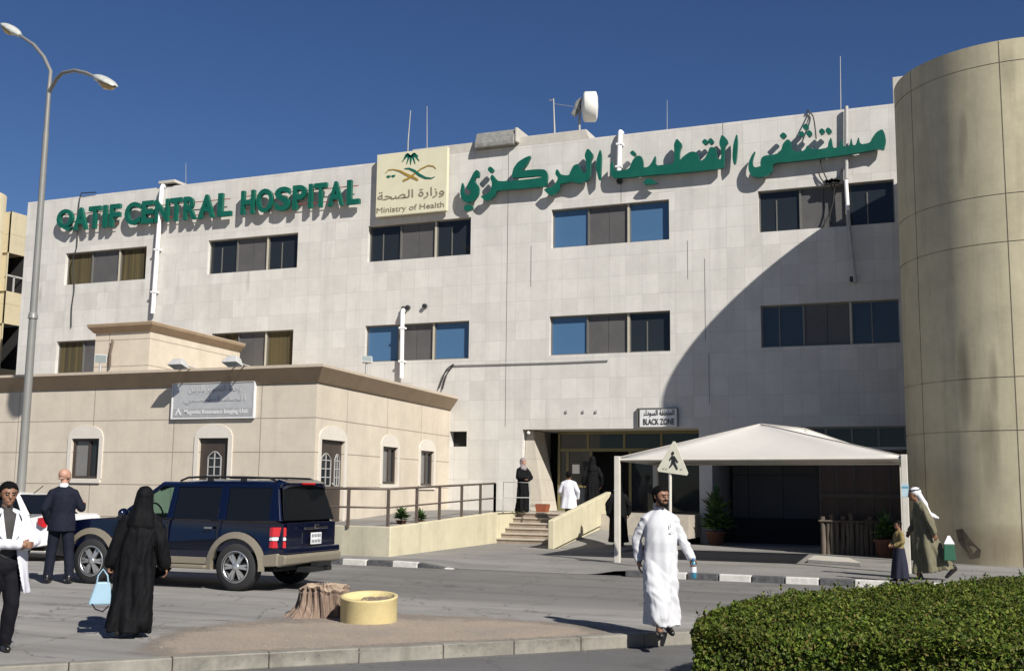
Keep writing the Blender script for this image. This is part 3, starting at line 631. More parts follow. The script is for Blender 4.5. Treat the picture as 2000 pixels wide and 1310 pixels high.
C1 = [
 [(1833,385),(1848,470),(1842,620),(1835,760),(1812,765),(1785,640),(1782,540),(1805,460)],
 [(1680,372),(1752,462),(1712,545),(1712,700),(1680,775),(1580,808),(1480,785),(1400,805),(1342,812),(1328,890),(1280,945),(1215,955),(1140,882),(1185,865),(1245,850),(1292,800),(1320,745),(1280,690),(1305,622),(1345,700),(1450,712),(1475,650),(1505,590),(1560,565),(1592,640),(1640,690),(1668,650),(1662,545),(1640,460)],
 [(992,465),(935,585),(865,658),(980,640),(1100,633),(1165,640),(1192,700),(1182,800),(1165,845),(1100,850),(700,885),(570,892),(540,960),(480,1018),(420,1015),(370,960),(440,945),(500,890),(515,800),(488,740),(515,692),(560,755),(600,782),(800,772),(1112,738),(1120,712),(770,745),(755,705),(775,620),(830,545),(920,490)],
 [(490,595),(540,640),(500,690),(455,637)],
 [(248,760),(285,680),(325,638),(358,665),(352,735),(308,735),(300,785),(350,845),(345,945),(290,1022),(220,1048),(150,1015),(122,920),(148,790),(165,830),(160,900),(185,940),(240,950),(262,900),(200,870),(215,820)],
 [(180,1075),(222,1058),(275,1078),(272,1122),(215,1148),(170,1132)]]
C2 = [
 [(1748,128),(1760,250),(1742,480),(1710,525),(1692,420),(1705,260)],
 [(1565,140),(1650,232),(1602,300),(1592,420),(1592,545),(1560,566),(1000,622),(700,642),(500,667),(250,682),(218,650),(203,580),(215,500),(235,468),(237,545),(260,592),(430,577),(470,475),(520,408),(582,408),(605,470),(607,552),(665,545),(705,500),(735,440),(757,400),(757,530),(900,512),(985,505),(985,330),(980,270),(1015,192),(1085,270),(1052,350),(1048,470),(1090,420),(1180,358),(1240,358),(1280,400),(1285,470),(1345,460),(1390,380),(1420,300),(1490,310),(1502,380),(1512,450),(1558,450),(1555,330),(1530,250)],
 [(480,338),(524,380),(490,418),(438,375)], [(1360,198),(1408,240),(1360,283),(1316,240)], [(1430,186),(1474,232),(1430,280),(1388,230)],
 [(603,742),(640,690),(690,678),(720,700),(795,742),(650,764)]]
C3 = [
 [(1772,332),(1803,390),(1818,480),(1790,592),(1730,572),(1600,603),(1300,652),(1000,692),(700,727),(440,748),(430,840),(380,900),(280,922),(190,912),(143,850),(138,750),(180,650),(227,592),(192,700),(190,770),(220,802),(290,790),(283,740),(300,680),(340,655),(480,640),(540,590),(560,510),(610,458),(652,470),(667,560),(702,612),(820,600),(860,525),(882,570),(1000,580),(1108,560),(1112,500),(1150,422),(1168,570),(1250,547),(1275,438),(1292,547),(1370,542),(1392,428),(1412,532),(1450,527),(1482,418),(1502,522),(1620,502),(1650,440),(1700,370)],
 [(565,368),(612,410),(560,458),(513,415)], [(840,258),(884,308),(840,354),(793,305)], [(790,352),(834,395),(790,436),(746,390)], [(880,338),(924,385),(880,438),(836,385)], [(1035,318),(1079,360),(1030,408),(992,360)], [(1110,308),(1164,355),(1115,404),(1072,350)]]
for polys, ox, oy in ((C1, 880, 230), (C2, 1160, 240), (C3, 1440, 200)):
    for pl in polys: letter_part(filled([smooth_poly(crop(pl, ox, oy), 1)], SY, .12), ars)
# emblem board
M['cream'] = mat('cream_board', (0.58, 0.55, 0.40), .5, var=.05, scale=2)
M['gold'] = mat('gold_emblem', (0.3, 0.19, 0.03), .4); M['egreen'] = mat('green_emblem', (0.0, 0.10, 0.065), .4); M['textgrey'] = mat('taupe_letters', (0.2, 0.17, 0.12), .6)
bd = thing('emblem_board', 'square cream board with green palm and crossed swords emblem', 'sign', (-18.2, D-.26, 11))
by = D-.26; bx0, bx1 = at(735, 360, by).x, at(873, 355, by).x; bz0, bz1 = at(735, 424, by).z, at(735, 303, by).z
mb = MB(); mb.bx(bx0, bx1, by, by+.16, bz0, bz1); mb.build('panel', M['cream'], bd, bevel=.012)
mb = MB(); mb.bx(bx0+.3, bx1-.3, by+.16, D, bz0+.3, bz1-.3); mb.build('bracket', M['alu'], bd)
def bpt(x, y): return at(680+x/5.0375, 270+y/5.0385, by-.008)
def stroke(pts, ws):
    P = [bpt(*p) for p in pts]; Lp, Rp = [], []
    for i, p in enumerate(P):
        t = (P[min(i+1, len(P)-1)]-P[max(i-1, 0)]).normalized(); n = Vector((-t.z, 0, t.x)); Lp.append(p+n*ws[i]/2); Rp.append(p-n*ws[i]/2)
    return Lp+Rp[::-1]
fr = []
for k, (ex, ey, sag) in enumerate(((530, 235, 30), (548, 195, 32), (575, 255, 30), (615, 262, 12), (660, 252, 30), (700, 225, 32), (690, 180, 28), (560, 165, 14), (665, 155, 14))):
    cx, cy = 618, 180; fr.append(stroke([(cx, cy), ((cx+ex)/2, (cy+ey)/2-sag), (ex, ey)], [.05, .075, .02]))
for pl in fr: filled([pl], by-.008, .012).build('palm_frond', M['egreen'], bd)
for pl, m_ in ((stroke([(365, 345), (400, 312), (450, 308), (510, 322), (570, 355), (640, 385), (690, 412)], [.01, .03, .03, .06, .08, .09, .06]), 'gold'), (stroke([(540, 420), (600, 392), (660, 345), (720, 300), (790, 268), (840, 275), (865, 300)], [.07, .07, .05, .045, .04, .03, .01]), 'gold'),
              (stroke([(555, 300), (600, 298), (650, 320), (700, 360), (760, 390), (820, 395), (855, 378)], [.02, .06, .08, .09, .07, .04, .01]), 'egreen'), (stroke([(380, 375), (400, 380), (418, 372)], [.05, .08, .05]), 'egreen'), (stroke([(428, 370), (445, 375), (463, 366)], [.05, .08, .05]), 'egreen')):
    filled([pl], by-.01-.003*random.random(), .012).build('sword', M[m_], bd)
a, b = bpt(288, 640), bpt(945, 590); text_on(arabic('وزارة الصحة'), 'lettering', M['textgrey'], bd, (a.x, by-.008, bpt(288, 640).z), (1, 0, 0), (0, 0, 1), b.x-a.x, bpt(650, 500).z-bpt(650, 607).z, .012, .005)
a, b = bpt(280, 750), bpt(942, 700); text_on('Ministry of Health', 'lettering', M['textgrey'], bd, (a.x, by-.008, bpt(280, 755).z), (1, 0, 0), (0, 0, 1), b.x-a.x, bpt(610, 660).z-bpt(610, 730).z, .012, 0.0)
# black zone sign
M['sgrey'] = mat('sign_white', (0.6, 0.6, 0.6), .5, var=.05); M['black'] = mat('black_letters', (0.015, 0.015, 0.015), .5)
zs_ = thing('zone_sign', 'small white sign with black english and arabic words over the entrance', 'sign', (-9.3, D-.1, 3.7))
sx0, sx1, sz0, sz1 = at(1250, 815, D-.08).x, at(1322, 815, D-.08).x, at(1280, 833, D-.08).z, at(1280, 798, D-.08).z
mb = MB(); mb.bx(sx0, sx1, D-.08, D-.02, sz0, sz1); mb.build('panel', M['sgrey'], zs_)
mb = MB(); t = .03
for (a, b, c, d) in ((sx0-.1, sx1, sz1, sz1+t), (sx0-.1, sx0-.07, sz0, sz1), (sx0-.03, sx0, sz0, sz1), (sx1, sx1+t, sz0, sz1)): mb.bx(a, b, D-.1, D-.003, c, d)
mb.build('frame', M['alu'], zs_)
text_on('BLACK ZONE', 'lettering', M['black'], zs_, (sx0+.1, D-.085, sz0+.06), (1, 0, 0), (0, 0, 1), sx1-sx0-.18, .19, .01, .02)
text_on(arabic('المنطقة السوداء'), 'lettering', M['black'], zs_, (sx0+.12, D-.085, sz0+.3), (1, 0, 0), (0, 0, 1), sx1-sx0-.2, .23, .01, .015)

# ------------------------------------------------------------------ round tower
TC = Vector((1.2014, 30.3788, 0)); TR = 2.9234; TZ = 12.233
TST = [(random.uniform(-1.6, 3.5), z_-.7, random.uniform(.08, .25), random.uniform(.6, 1.3), (.17, .145, .10), random.uniform(.4, .8)) for z_ in (12.2, 10.8, 10.2, 8.8, 5.0, 3.5, 2.6, 12.2, 8.8, 5.0, 12.2, 10.2)]
M['tower'] = wall_mat('tower_render', (0.49, 0.44, 0.305), (0.475, 0.425, 0.295), (0.1, 0.085, 0.06), 60, 60, 0.0, axes=('X', 'Z'), streak=0.5, mottle=0.09, rough=.75, stains=TST+[(-.2, .5, 2.2, .6, (.2, .15, .09), .7)])
tw = thing('round_tower', 'tall round tower in beige render with dark joint lines', 'tower', TC)
mb = MB(); zj = []
for (q) in ((1891, 135), (1878, 391), (1878, 483), (1891, 740), (1891, 842)):
    d = ray(*q); A_ = d.x**2+d.y**2; B_ = -(d.x*TC.x+d.y*TC.y); C_ = TC.x**2+TC.y**2-TR**2; t = (-B_-math.sqrt(B_*B_-A_*C_))/A_; zj.append(EYE+d.z*t)
g_ = .016; zlo = 0.0
for z in sorted(zj)+[TZ]:
    mb.lathe([(TR, zlo), (TR, z-(g_*.6 if z < TZ else 0))], TC, 160, caps=False)
    if z < TZ: mb.lathe([(TR-.02, z-g_*1.2), (TR-.02, z+g_*1.2)], TC, 160, caps=False)
    zlo = z+g_*.6
mb.lathe([(TR, TZ), (TR-.25, TZ)], TC, 160, caps=False, smooth=False); mb.lathe([(TR-.25, TZ), (TR-.25, TZ-.8)], TC, 160, caps=False); mb.lathe([(TR-.25, TZ-.8), (.01, TZ-.8)], TC, 160, caps=False, smooth=False)
mb.build('shaft', M['tower'], tw)
mb = MB(); M['joint'] = mat('joint_filler', (.10, .085, .06), .9)
for q in ((1783, 275), (1959, 265)):
    d = ray(*q); A_ = d.x**2+d.y**2; B_ = -(d.x*TC.x+d.y*TC.y); C_ = TC.x**2+TC.y**2-TR**2; t = (-B_-math.sqrt(max(B_*B_-A_*C_, 0)))/A_; P = Vector((d.x*t, d.y*t, 0)); n = (P-TC).normalized()
    for dth in ((0, R(52), R(104)) if q[0] > 1800 else (0,)):
        nn = Matrix.Rotation(dth, 3, 'Z') @ n
        ce = TC+nn*(TR-.004); rr = Matrix.Rotation(math.atan2(nn.y, nn.x), 3, 'Z'); mb.box((ce.x, ce.y, TZ/2), (.016, .016, TZ-.02), rr)
mb.build('vertical_joint', M['joint'], tw)
# fallen render at the foot of the tower
mb = MB(); M['scar'] = mat('broken_render', (.13, .105, .075), .95, var=.4, scale=9, bump=.6)
def tow(px, py, rr=TR+.004):
    d = ray(px, py); A_ = d.x**2+d.y**2; B_ = -(d.x*TC.x+d.y*TC.y); C_ = TC.x**2+TC.y**2-rr**2; t = (-B_-math.sqrt(max(B_*B_-A_*C_, 0)))/A_; return Vector((d.x*t, d.y*t, EYE+d.z*t))
sc_pts = [(1866, 1034), (1880, 1032), (1890, 1046), (1903, 1062), (1916, 1074), (1914, 1088), (1898, 1090), (1884, 1074), (1872, 1058)]
mb.add([tow(*p) for p in sc_pts]+[tow(1886, 1062)], [(i, (i+1) % 9, 9) for i in range(9)]); mb.build('render_scar', M['scar'], tw)
bh = thing('parapet_block', 'pale block rising above the roof behind the round tower', 'roof block', (0, D+.1, ZR))
mb = MB(); mb.bx(-1.97, 4, D+.05, D+3, ZR, 14.04); mb.build('block', M['concrete'], bh, bevel=.02)

# ------------------------------------------------------------------ yellow wing far left
M['yellow'] = wall_mat('yellow_render', (0.48, 0.42, 0.285), (0.47, 0.41, 0.28), (0.3, 0.24, 0.13), 50, 3.3, 0.01, axes=('Y', 'Z'), streak=.25)
yb = thing('yellow_wing', 'yellow rendered wing with dark openings and a rounded end', 'building', (-42, 48, 0))
xw = -41.5
def atx(px, py, x): d = ray(px, py); t = x/d.x; return Vector((x, d.y*t, EYE+d.z*t))
ya, yb_ = atx(17, 500, xw).y, 62.0; zt_ = atx(20, 412, xw).z
y1, y2 = atx(12, 530, xw).y, atx(46, 540, xw).y
mb = MB(); hz = []
for (pa, pb) in ((492, 567), (632, 720)):
    za, zb_ = atx(12, pa, xw).z, atx(8, pb, xw).z; hz.append((zb_, za))
ys_ = [ya, y1, y2, yb_]; zs2 = sorted([0, zt_]+[z for h in hz for z in h])
for i in range(3):
    for j in range(len(zs2)-1):
        cz = (zs2[j]+zs2[j+1])/2
        if i == 1 and any(h[0] < cz < h[1] for h in hz): continue
        mb.quad((xw, ys_[i], zs2[j]), (xw, ys_[i+1], zs2[j]), (xw, ys_[i+1], zs2[j+1]), (xw, ys_[i], zs2[j+1]))
mb.quad((xw, ya, zt_), (xw, yb_, zt_), (xw-12, yb_, zt_), (xw-12, ya, zt_)); mb.quad((xw, ya, 0), (xw, ya, zt_), (xw-12, ya, zt_), (xw-12, ya, 0))
for h in hz: mb.quad((xw, y1, h[0]), (xw, y2, h[0]), (xw-1.5, y2, h[0]), (xw-1.5, y1, h[0])); mb.quad((xw, y1, h[1]), (xw-1.5, y1, h[1]), (xw-1.5, y2, h[1]), (xw, y2, h[1]))
mb.build('wall', M['yellow'], yb, recalc=False)
mb = MB(); cx_, cy_ = xw-1.32, ya-.9; zc = atx(8, 378, xw).z; mb.lathe([(1.3, 0), (1.3, zc), (.01, zc)], (cx_, cy_, 0), 40); mb.build('rounded_corner', M['yellow'], yb)
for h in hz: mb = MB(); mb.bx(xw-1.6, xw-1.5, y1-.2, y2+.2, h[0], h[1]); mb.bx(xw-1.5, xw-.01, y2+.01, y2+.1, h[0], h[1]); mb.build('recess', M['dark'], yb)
h = hz[1] if hz[1][1] > hz[0][1] else hz[0]; mb = MB(); zz = h[0]+.75
mb.bx(xw-.06, xw-.02, y1, y2, zz-.04, zz+.04); mb.bx(xw-.06, xw-.02, (y1+y2)/2-.04, (y1+y2)/2+.04, h[0], zz); mb.build('balustrade', M['greypipe'], yb)
# ------------------------------------------------------------------ annexe in front of the hospital
PC = Vector((-15.3445, 24.0106, 0)); PB = Vector((-16.45, 34.0, 0)); PZ = 4.62; pd = (PB-PC).normalized()
ann = thing('annexe', 'single storey beige annexe with brown cornice and arched openings', 'annexe', PC)
def grid_mat(name, axes, shift): return wall_mat(name, (0.53, 0.47, 0.385), (0.515, 0.455, 0.37), (0.27, 0.23, 0.19), 2.75, 0.86, 0.014, axes=axes, streak=0.22, mottle=.07, shift=shift)
M['ren_front'] = grid_mat('beige_render', ('X', 'Z'), (4.4, .05)); M['ren_side'] = grid_mat('beige_render_side', ('Y', 'Z'), (.9, .05))
M['trim'] = mat('smooth_trim', (0.56, 0.52, 0.46), .7, var=.05)
M['cornice'] = wall_mat('brown_cornice', (0.30, 0.225, 0.15), (0.29, 0.215, 0.145), (.2, .14, .09), 30, 30, 0.0, streak=.35, mottle=.08)
M['coping'] = mat('coping', (0.44, 0.37, 0.29), .7, var=.08)
M['doorwood'] = mat('dark_brown_door', (0.045, 0.034, 0.028), .45, var=.2, stretch=(1, 1, .2))
M['frosted'] = mat('frosted_pane', (0.17, 0.165, 0.16), .35, var=.1, scale=1)
fx = lambda px, py: at(px, py, PC.y).x; fz = lambda px, py: at(px, py, PC.y).z
XA = -34.0
fh = [(fx(139, 895), fx(193, 895), fz(165, 934), fz(165, 856)), (fx(387, 900), fx(445, 900), .75, fz(415, 855))]
mb = MB(); wall_with_holes(XA, PC.x, 0, PZ, PC.y, fh, .16, mb); mb.build('wall', M['ren_front'], ann, recalc=False)
# side wall in its own frame: u along pd
SN = Vector((pd.y, -pd.x, 0))                                       # outward (towards +x)
Ls = (PB-PC).length
def sw(u, z, o=0.0): return PC+pd*u+SN*o+Vector((0, 0, z))
def side(px, py):
    d = ray(px, py); k = (PC.dot(SN))/(d.x*SN.x+d.y*SN.y); p = Vector((d.x*k, d.y*k, EYE+d.z*k)); return (p-PC).dot(pd), p.z
sh = []
for (a, b, t, bt) in ((627, 673, 857, None), (747, 776, 871, 945), (821, 847, 879, 948)):
    u0_, z1_ = side(a, t); u1_, _ = side(b, t); zb_ = .75 if bt is None else side((a+b)/2, bt)[1]; sh.append((u0_, u1_, zb_, z1_))
mb = MB(); us = sorted({0, Ls, *[h[0] for h in sh], *[h[1] for h in sh]}); zs3 = sorted({0, PZ, *[h[2] for h in sh], *[h[3] for h in sh]})
for i in range(len(us)-1):
    for j in range(len(zs3)-1):
        cu, cz = (us[i]+us[i+1])/2, (zs3[j]+zs3[j+1])/2
        if any(h[0] < cu < h[1] and h[2] < cz < h[3] for h in sh): continue
        mb.quad(sw(us[i], zs3[j]), sw(us[i+1], zs3[j]), sw(us[i+1], zs3[j+1]), sw(us[i], zs3[j+1]))
for (a, b, c, d) in sh:
    dp = -.16; mb.quad(sw(a, c), sw(a, c, dp), sw(a, d, dp), sw(a, d)); mb.quad(sw(b, c, dp), sw(b, c), sw(b, d), sw(b, d, dp)); mb.quad(sw(a, d), sw(a, d, dp), sw(b, d, dp), sw(b, d)); mb.quad(sw(a, c), sw(b, c), sw(b, c, dp), sw(a, c, dp))
mb.build('wall', M['ren_side'], ann, recalc=False)
mb = MB(); mb.quad((XA, PC.y, PZ), (PC.x, PC.y, PZ), (PB.x, PB.y-.02, PZ), (XA, PB.y-.02, PZ)); rf = mb.build('roof', M['coping'], ann, recalc=False)
# flared cornice swept round the corner
def cornice(pts, prof, mats, parent, name='cornice'):
    """pts: plan polyline; prof: (outward, z); mitred"""
    mb = MB(); n = len(pts); rows = []
    for i, p in enumerate(pts):
        d0 = (p-pts[i-1]).normalized() if i else (pts[1]-p).normalized(); d1 = (pts[i+1]-p).normalized() if i < n-1 else d0
        n0 = Vector((d0.y, -d0.x, 0)); n1 = Vector((d1.y, -d1.x, 0)); m_ = (n0+n1).normalized(); m_ = m_/max(m_.dot(n0), .3)
        rows.append([p+m_*o+Vector((0, 0, z)) for o, z in prof])
    k = len(prof)
    for i in range(n-1):
        for j in range(k-1): mb.quad(rows[i][j], rows[i+1][j], rows[i+1][j+1], rows[i][j+1], 0 if j < k-3 else 1)
    mb.add(rows[0], [tuple(range(k))]); mb.add(rows[-1], [tuple(range(k-1, -1, -1))])
    return mb.build(name, mats, parent, recalc=False)
cp = [(0, PZ-.34), (.05, PZ-.33), (.2, PZ-.12), (.3, PZ+.02), (.3, PZ+.09), (-.3, PZ+.09)]
cornice([Vector((XA, PC.y, 0)), PC.copy(), PC+pd*(Ls-.02)], cp, [M['cornice'], M['coping']], ann)
# arched surrounds, doors and windows
def arch_trim(P0, U, w, z0, z1, O, parent, rise=.28, wd=.13):
    """raised band round an opening: P0 on wall at its left foot, U along the wall, O outward"""
    mb = MB(); n = 14; inner, outer = [], []
    inner.append((0, z0)); outer.append((-wd, z0)); inner.append((0, z1)); outer.append((-wd, z1+.06))
    for k in range(n+1):
        a = math.pi*(1-k/n); outer.append((w/2+(w/2+wd*.8)*math.cos(a), z1+.08+rise*math.sin(a))); inner.append((min(max(w/2+(w/2+wd*.8)*math.cos(a), 0), w), z1))
    inner.append((w, z1)); outer.append((w+wd, z1+.06)); inner.append((w, z0)); outer.append((w+wd, z0))
    P = lambda q, o: P0+U*q[0]+Vector((0, 0, q[1]))+O*o
    for i in range(len(inner)-1):
        mb.quad(P(inner[i], .03), P(inner[i+1], .03), P(outer[i+1], .03), P(outer[i], .03)); mb.quad(P(outer[i], .03), P(outer[i+1], .03), P(outer[i+1], 0), P(outer[i], 0)); mb.quad(P(inner[i], 0), P(inner[i+1], 0), P(inner[i+1], .03), P(inner[i], .03))
    return mb.build('arched_surround', M['trim'], parent)
def opening(P0, U, w, z0, z1, O, kind, z0t=None):
    arch_trim(Vector((P0.x, P0.y, 0)), U, w, z0 if z0t is None else z0t, z1, O, ann)
    B = lambda u, z, o: Vector((P0.x, P0.y, 0))+U*u+Vector((0, 0, z))+O*o
    def slab(mb, u0, u1, a, b, o0, o1, mi=0): mb.hexa([B(u0, a, o0), B(u1, a, o0), B(u1, a, o1), B(u0, a, o1)], [B(u0, b, o0), B(u1, b, o0), B(u1, b, o1), B(u0, b, o1)], mi)
    if kind == 'window':
        mb = MB(); t = .07; slab(mb, 0, t, z0, z1, -.14, -.06); slab(mb, w-t, w, z0, z1, -.14, -.06); slab(mb, t, w-t, z1-t, z1, -.14, -.06); slab(mb, t, w-t, z0, z0+t, -.14, -.06)
        if w > .7: slab(mb, w*.58-.03, w*.58+.03, z0+t, z1-t, -.14, -.07)
        f_ = mb.build('window', M['doorwood'], ann); mb = MB(); slab(mb, t, w*.58-.03 if w > .7 else w-t, z0+t, z1-t, -.12, -.11); mb.build('pane', M['frosted'], f_)
        if w > .7: mb = MB(); slab(mb, w*.58+.03, w-t, z0+t, z1-t, -.12, -.11); mb.build('pane', M['gdark'], f_)
        mb = MB(); slab(mb, -.1, w+.1, z0-.12, z0, 0, .05); mb.build('sill', M['trim'], ann)
    else:
        mb = MB(); slab(mb, 0, w, z0, z1, -.14, -.08); dr = mb.build('door', M['doorwood'], ann)
        leaves = [(.08, w-.08)] if kind == 'single' else [(.06, w*.62), (w*.66, w-.06)]
        for (a, b) in leaves:
            gz0, gz1 = z0+.95, z1-.42; m_ = .2 if kind == 'single' else .13; ga, gb = a+m_, b-m_
            if kind != 'single' and b > w*.7: ga, gb = a+.08, b-.08
            mb = MB(); slab(mb, ga, gb, gz0, gz1, -.085, -.075); mb.build('glass', M['gdark'], dr)
            mb = MB(); t = .025; slab(mb, ga-t, ga, gz0, gz1-.1, -.08, -.055); slab(mb, gb, gb+t, gz0, gz1-.1, -.08, -.055); slab(mb, (ga+gb)/2-t/2, (ga+gb)/2+t/2, gz0, gz1+.04, -.08, -.056)
            for z in np.linspace(gz0, gz1-.1, 4): slab(mb, ga, gb, z-t/2, z+t/2, -.08, -.057)
            ap = [(ga-t+(gb-ga+2*t)*k/8, gz1-.1+.16*math.sin(math.pi*k/8)) for k in range(9)]
            for k in range(8): mb.hexa([B(*ap[k], -.08), B(*ap[k+1], -.08), B(*ap[k+1], -.055), B(*ap[k], -.055)], [B(ap[k][0], ap[k][1]+t, -.08), B(ap[k+1][0], ap[k+1][1]+t, -.08), B(ap[k+1][0], ap[k+1][1]+t, -.055), B(ap[k][0], ap[k][1]+t, -.055)])
            mb.build('lattice', M['greypipe'], dr)
        mb = MB(); q = B(w*.6 if kind != 'single' else w-.12, z0+1.0, -.04); mb.ball(q, .03); mb.build('handle', M['mast'], dr)
X_, O_ = Vector((1, 0, 0)), Vector((0, -1, 0))
opening(Vector((fh[0][0], PC.y, 0)), X_, fh[0][1]-fh[0][0], fh[0][2], fh[0][3], O_, 'window')
opening(Vector((fh[1][0], PC.y, 0)), X_, fh[1][1]-fh[1][0], fh[1][2], fh[1][3], O_, 'single')
for k, h in enumerate(sh):
    p = sw(h[0], 0); opening(p, pd, h[1]-h[0], h[2], h[3], SN, 'double' if k == 0 else 'window')
# room on the annexe roof
c0 = at(294, 640, 28.2); rw = (c0.x-at(188, 640, 28.2).x); zt3 = at(294, 634, 28.2).z
rm = thing('roof_room', 'small beige block with a brown cornice on the annexe roof', 'roof room', (c0.x, 28.2, PZ))
q0 = Vector((c0.x, 28.2, 0)); dd = Vector((-.11, .994, 0))
dlen = 5.6
mb = MB(); z0_ = PZ
P4 = [q0-Vector((rw, 0, 0)), q0, q0+dd*dlen, q0+dd*dlen-Vector((rw, 0, 0))]
mb.hexa([p+Vector((0, 0, z0_+.002)) for p in P4], [p+Vector((0, 0, zt3)) for p in P4]); mb.build('wall', M['ren_front'], rm)
cornice([P4[3]+Vector((0, 0, 0)), P4[0], P4[1], P4[2]], [(0, zt3-.2), (.05, zt3-.19), (.2, zt3-.02), (.22, zt3+.07), (.22, zt3+.09), (-.3, zt3+.09)], [M['cornice'], M['coping']], rm)
mb = MB(); mb.quad(*[p+Vector((0, 0, zt3+.03)) for p in P4]); mb.build('roof', M['coping'], rm, recalc=False)
cb = thing('roof_cable', 'thick dark cable rising up the roof room wall', 'cable', at(216, 690, 28.15)); mb = MB(); mb.tube([at(214, 716, 28.12), at(215, 690, 28.1), at(220, 668, 28.12), at(219, 664, 28.15)], .04, 8); mb.build('cable', mat('brown_cable', (.1, .07, .05), .7), cb)
# annexe sign
mri = thing('annexe_sign', 'white metal sign with faded engraved lettering on the annexe wall', 'sign', (-18.5, PC.y-.06, 3.8))
ax0, ax1, az0, az1 = fx(341, 785), fx(498, 785), fz(420, 815), fz(420, 748); ysn = PC.y-.07
M['signmetal'] = mat('brushed_sign', (0.5, 0.5, 0.5), .35, .35, var=.08, scale=3); M['engraved'] = mat('engraved_grey', (0.36, 0.36, 0.37), .5)
M['band'] = mat('grey_band', (.3, .305, .31), .5)
mb = MB(); mb.bx(ax0, ax1, ysn, PC.y-.005, az0, az1); mb.build('panel', M['signmetal'], mri, bevel=.01)
mb = MB(); t = .035
for (a, b, c, d) in ((ax0-t, ax1+t, az1, az1+t), (ax0-t, ax1+t, az0-t, az0), (ax0-t, ax0, az0, az1), (ax1, ax1+t, az0, az1)): mb.bx(a, b, ysn-.02, PC.y-.003, c, d)
mb.build('frame', M['sgrey'], mri)
mb = MB(); mb.bx(ax0+.02, ax1-.02, ysn-.006, ysn-.001, az0+.02, az0+.24); mb.build('band', M['band'], mri)
text_on('Magnetic Resonance Imaging Unit', 'lettering', M['sgrey'], mri, (ax0+.4, ysn-.012, az0+.06), (1, 0, 0), (0, 0, 1), ax1-ax0-.55, .15, .008, .012)
text_on(arabic('وحدة التصوير بالرنين'), 'lettering', M['engraved'], mri, (ax0+.5, ysn-.006, az0+.62), (1, 0, 0), (0, 0, 1), ax1-ax0-.9, .22, .008, .01)
text_on(arabic('المغناطيسي'), 'lettering', M['engraved'], mri, (ax0+.35, ysn-.006, az0+.34), (1, 0, 0), (0, 0, 1), ax1-ax0-.6, .22, .008, .01)
mb = MB(); q = Vector((ax0+.2, ysn-.01, az0+.07)); mb.hexa([q+Vector(p) for p in ((-.11, 0, 0), (-.06, 0, 0), (.03, 0, .16), (0, 0, .18))], [q+Vector(p)+Vector((0, -.006, 0)) for p in ((-.11, 0, 0), (-.06, 0, 0), (.03, 0, .16), (0, 0, .18))]); mb.hexa([q+Vector(p) for p in ((.11, 0, 0), (.06, 0, 0), (-.02, 0, .13), (0, 0, .18))], [q+Vector(p)+Vector((0, -.008, 0)) for p in ((.11, 0, 0), (.06, 0, 0), (-.02, 0, .13), (0, 0, .18))]); mb.build('logo', M['sgrey'], mri)
# floodlights
M['flood'] = mat('white_floodlight', (.42, .42, .41), .4); M['floodglass'] = glass_mat('floodlight_glass', (.22, .25, .25), .1)
def floodlight(label, P, yaw, pitch, base, arm=None):
    t = thing('floodlight', label, 'floodlight', P, 0, 'floodlights on the annexe roof')
    rm_ = Matrix.Rotation(yaw, 3, 'Z') @ Matrix.Rotation(pitch, 3, 'X')
    T = lambda p: Vector(P)+rm_ @ (Vector(p)*(1.0 if arm else .72))
    mb = MB(); mb.hexa([T(p) for p in ((-.24, -.08, -.17), (.24, -.08, -.17), (.24, -.08, .17), (-.24, -.08, .17))], [T(p) for p in ((-.15, .12, -.1), (.15, .12, -.1), (.15, .12, .1), (-.15, .12, .1))]); mb.build('housing', M['flood'], t, bevel=.015)
    mb = MB(); mb.hexa([T(p) for p in ((-.2, -.088, -.135), (.2, -.088, -.135), (.2, -.088, .135), (-.2, -.088, .135))], [T(p) for p in ((-.2, -.08, -.135), (.2, -.08, -.135), (.2, -.08, .135), (-.2, -.08, .135))]); mb.build('lens', M['floodglass'], t)
    mb = MB(); b = Vector(base)
    if arm: [mb.tube([b+Vector((s, 0, 0)), Vector(P)+Vector((s, 0, -.02))], .02, 6) for s in (-.14, .14)]
    else: mb.tube([b, Vector(P)], .035, 8)
    mb.build('bracket', M['greypipe'], t)
p = at(197, 700, PC.y+.3); floodlight('white floodlight standing on the annexe roof beside the roof room', p, R(38), R(8), (p.x, p.y, PZ+.09))
p = at(716, 703, PC.y+5); floodlight('white floodlight tilted up at the corner below the blue window', p, R(40), R(-35), (p.x, p.y, PZ+.05))
for px, lab in ((349, 'white floodlight reaching out over the cornice left of the annexe sign'), (455, 'white floodlight reaching out over the cornice above the annexe sign')):
    p = at(px, 711 if px < 400 else 706, PC.y-.62); floodlight(lab, p, 0, R(72), (p.x+.03, PC.y-.1, PZ+.1), True)

# ------------------------------------------------------------------ raised walkway, stairs, railing
M['ycream'] = wall_mat('cream_rampwall', (0.53, 0.485, 0.345), (0.515, 0.47, 0.335), (.3, .26, .17), 40, 40, 0.0, axes=('Y', 'Z'), streak=.45, mottle=.08, stains=[(23, .35, .5, .3, (.12, .12, .1), .7), (24.2, .62, 1.8, .12, (.2, .2, .17), .6)])
M['ygrey'] = wall_mat('stained_rampwall', (0.43, 0.4, 0.3), (0.42, 0.39, 0.29), (.3, .26, .17), 40, 40, 0.0, streak=.6, mottle=.1, stains=[(-13.4, .58, 1.2, .16, (.16, .17, .15), .9), (-12.9, .2, .6, .2, (.3, .29, .22), .5)])
wk = thing('walkway', 'raised cream walled walkway running from the annexe to the stairs', 'walkway', (-13.2, 26, ZP))
A0, A1, A2 = Vector((-16.6, 22.95, 0)), Vector((-12.62, 23.04, 0)), Vector((-13.16, 30.5, 0)); zA = at(757, 1028, 23.04).z; zE = .97
mb = MB()
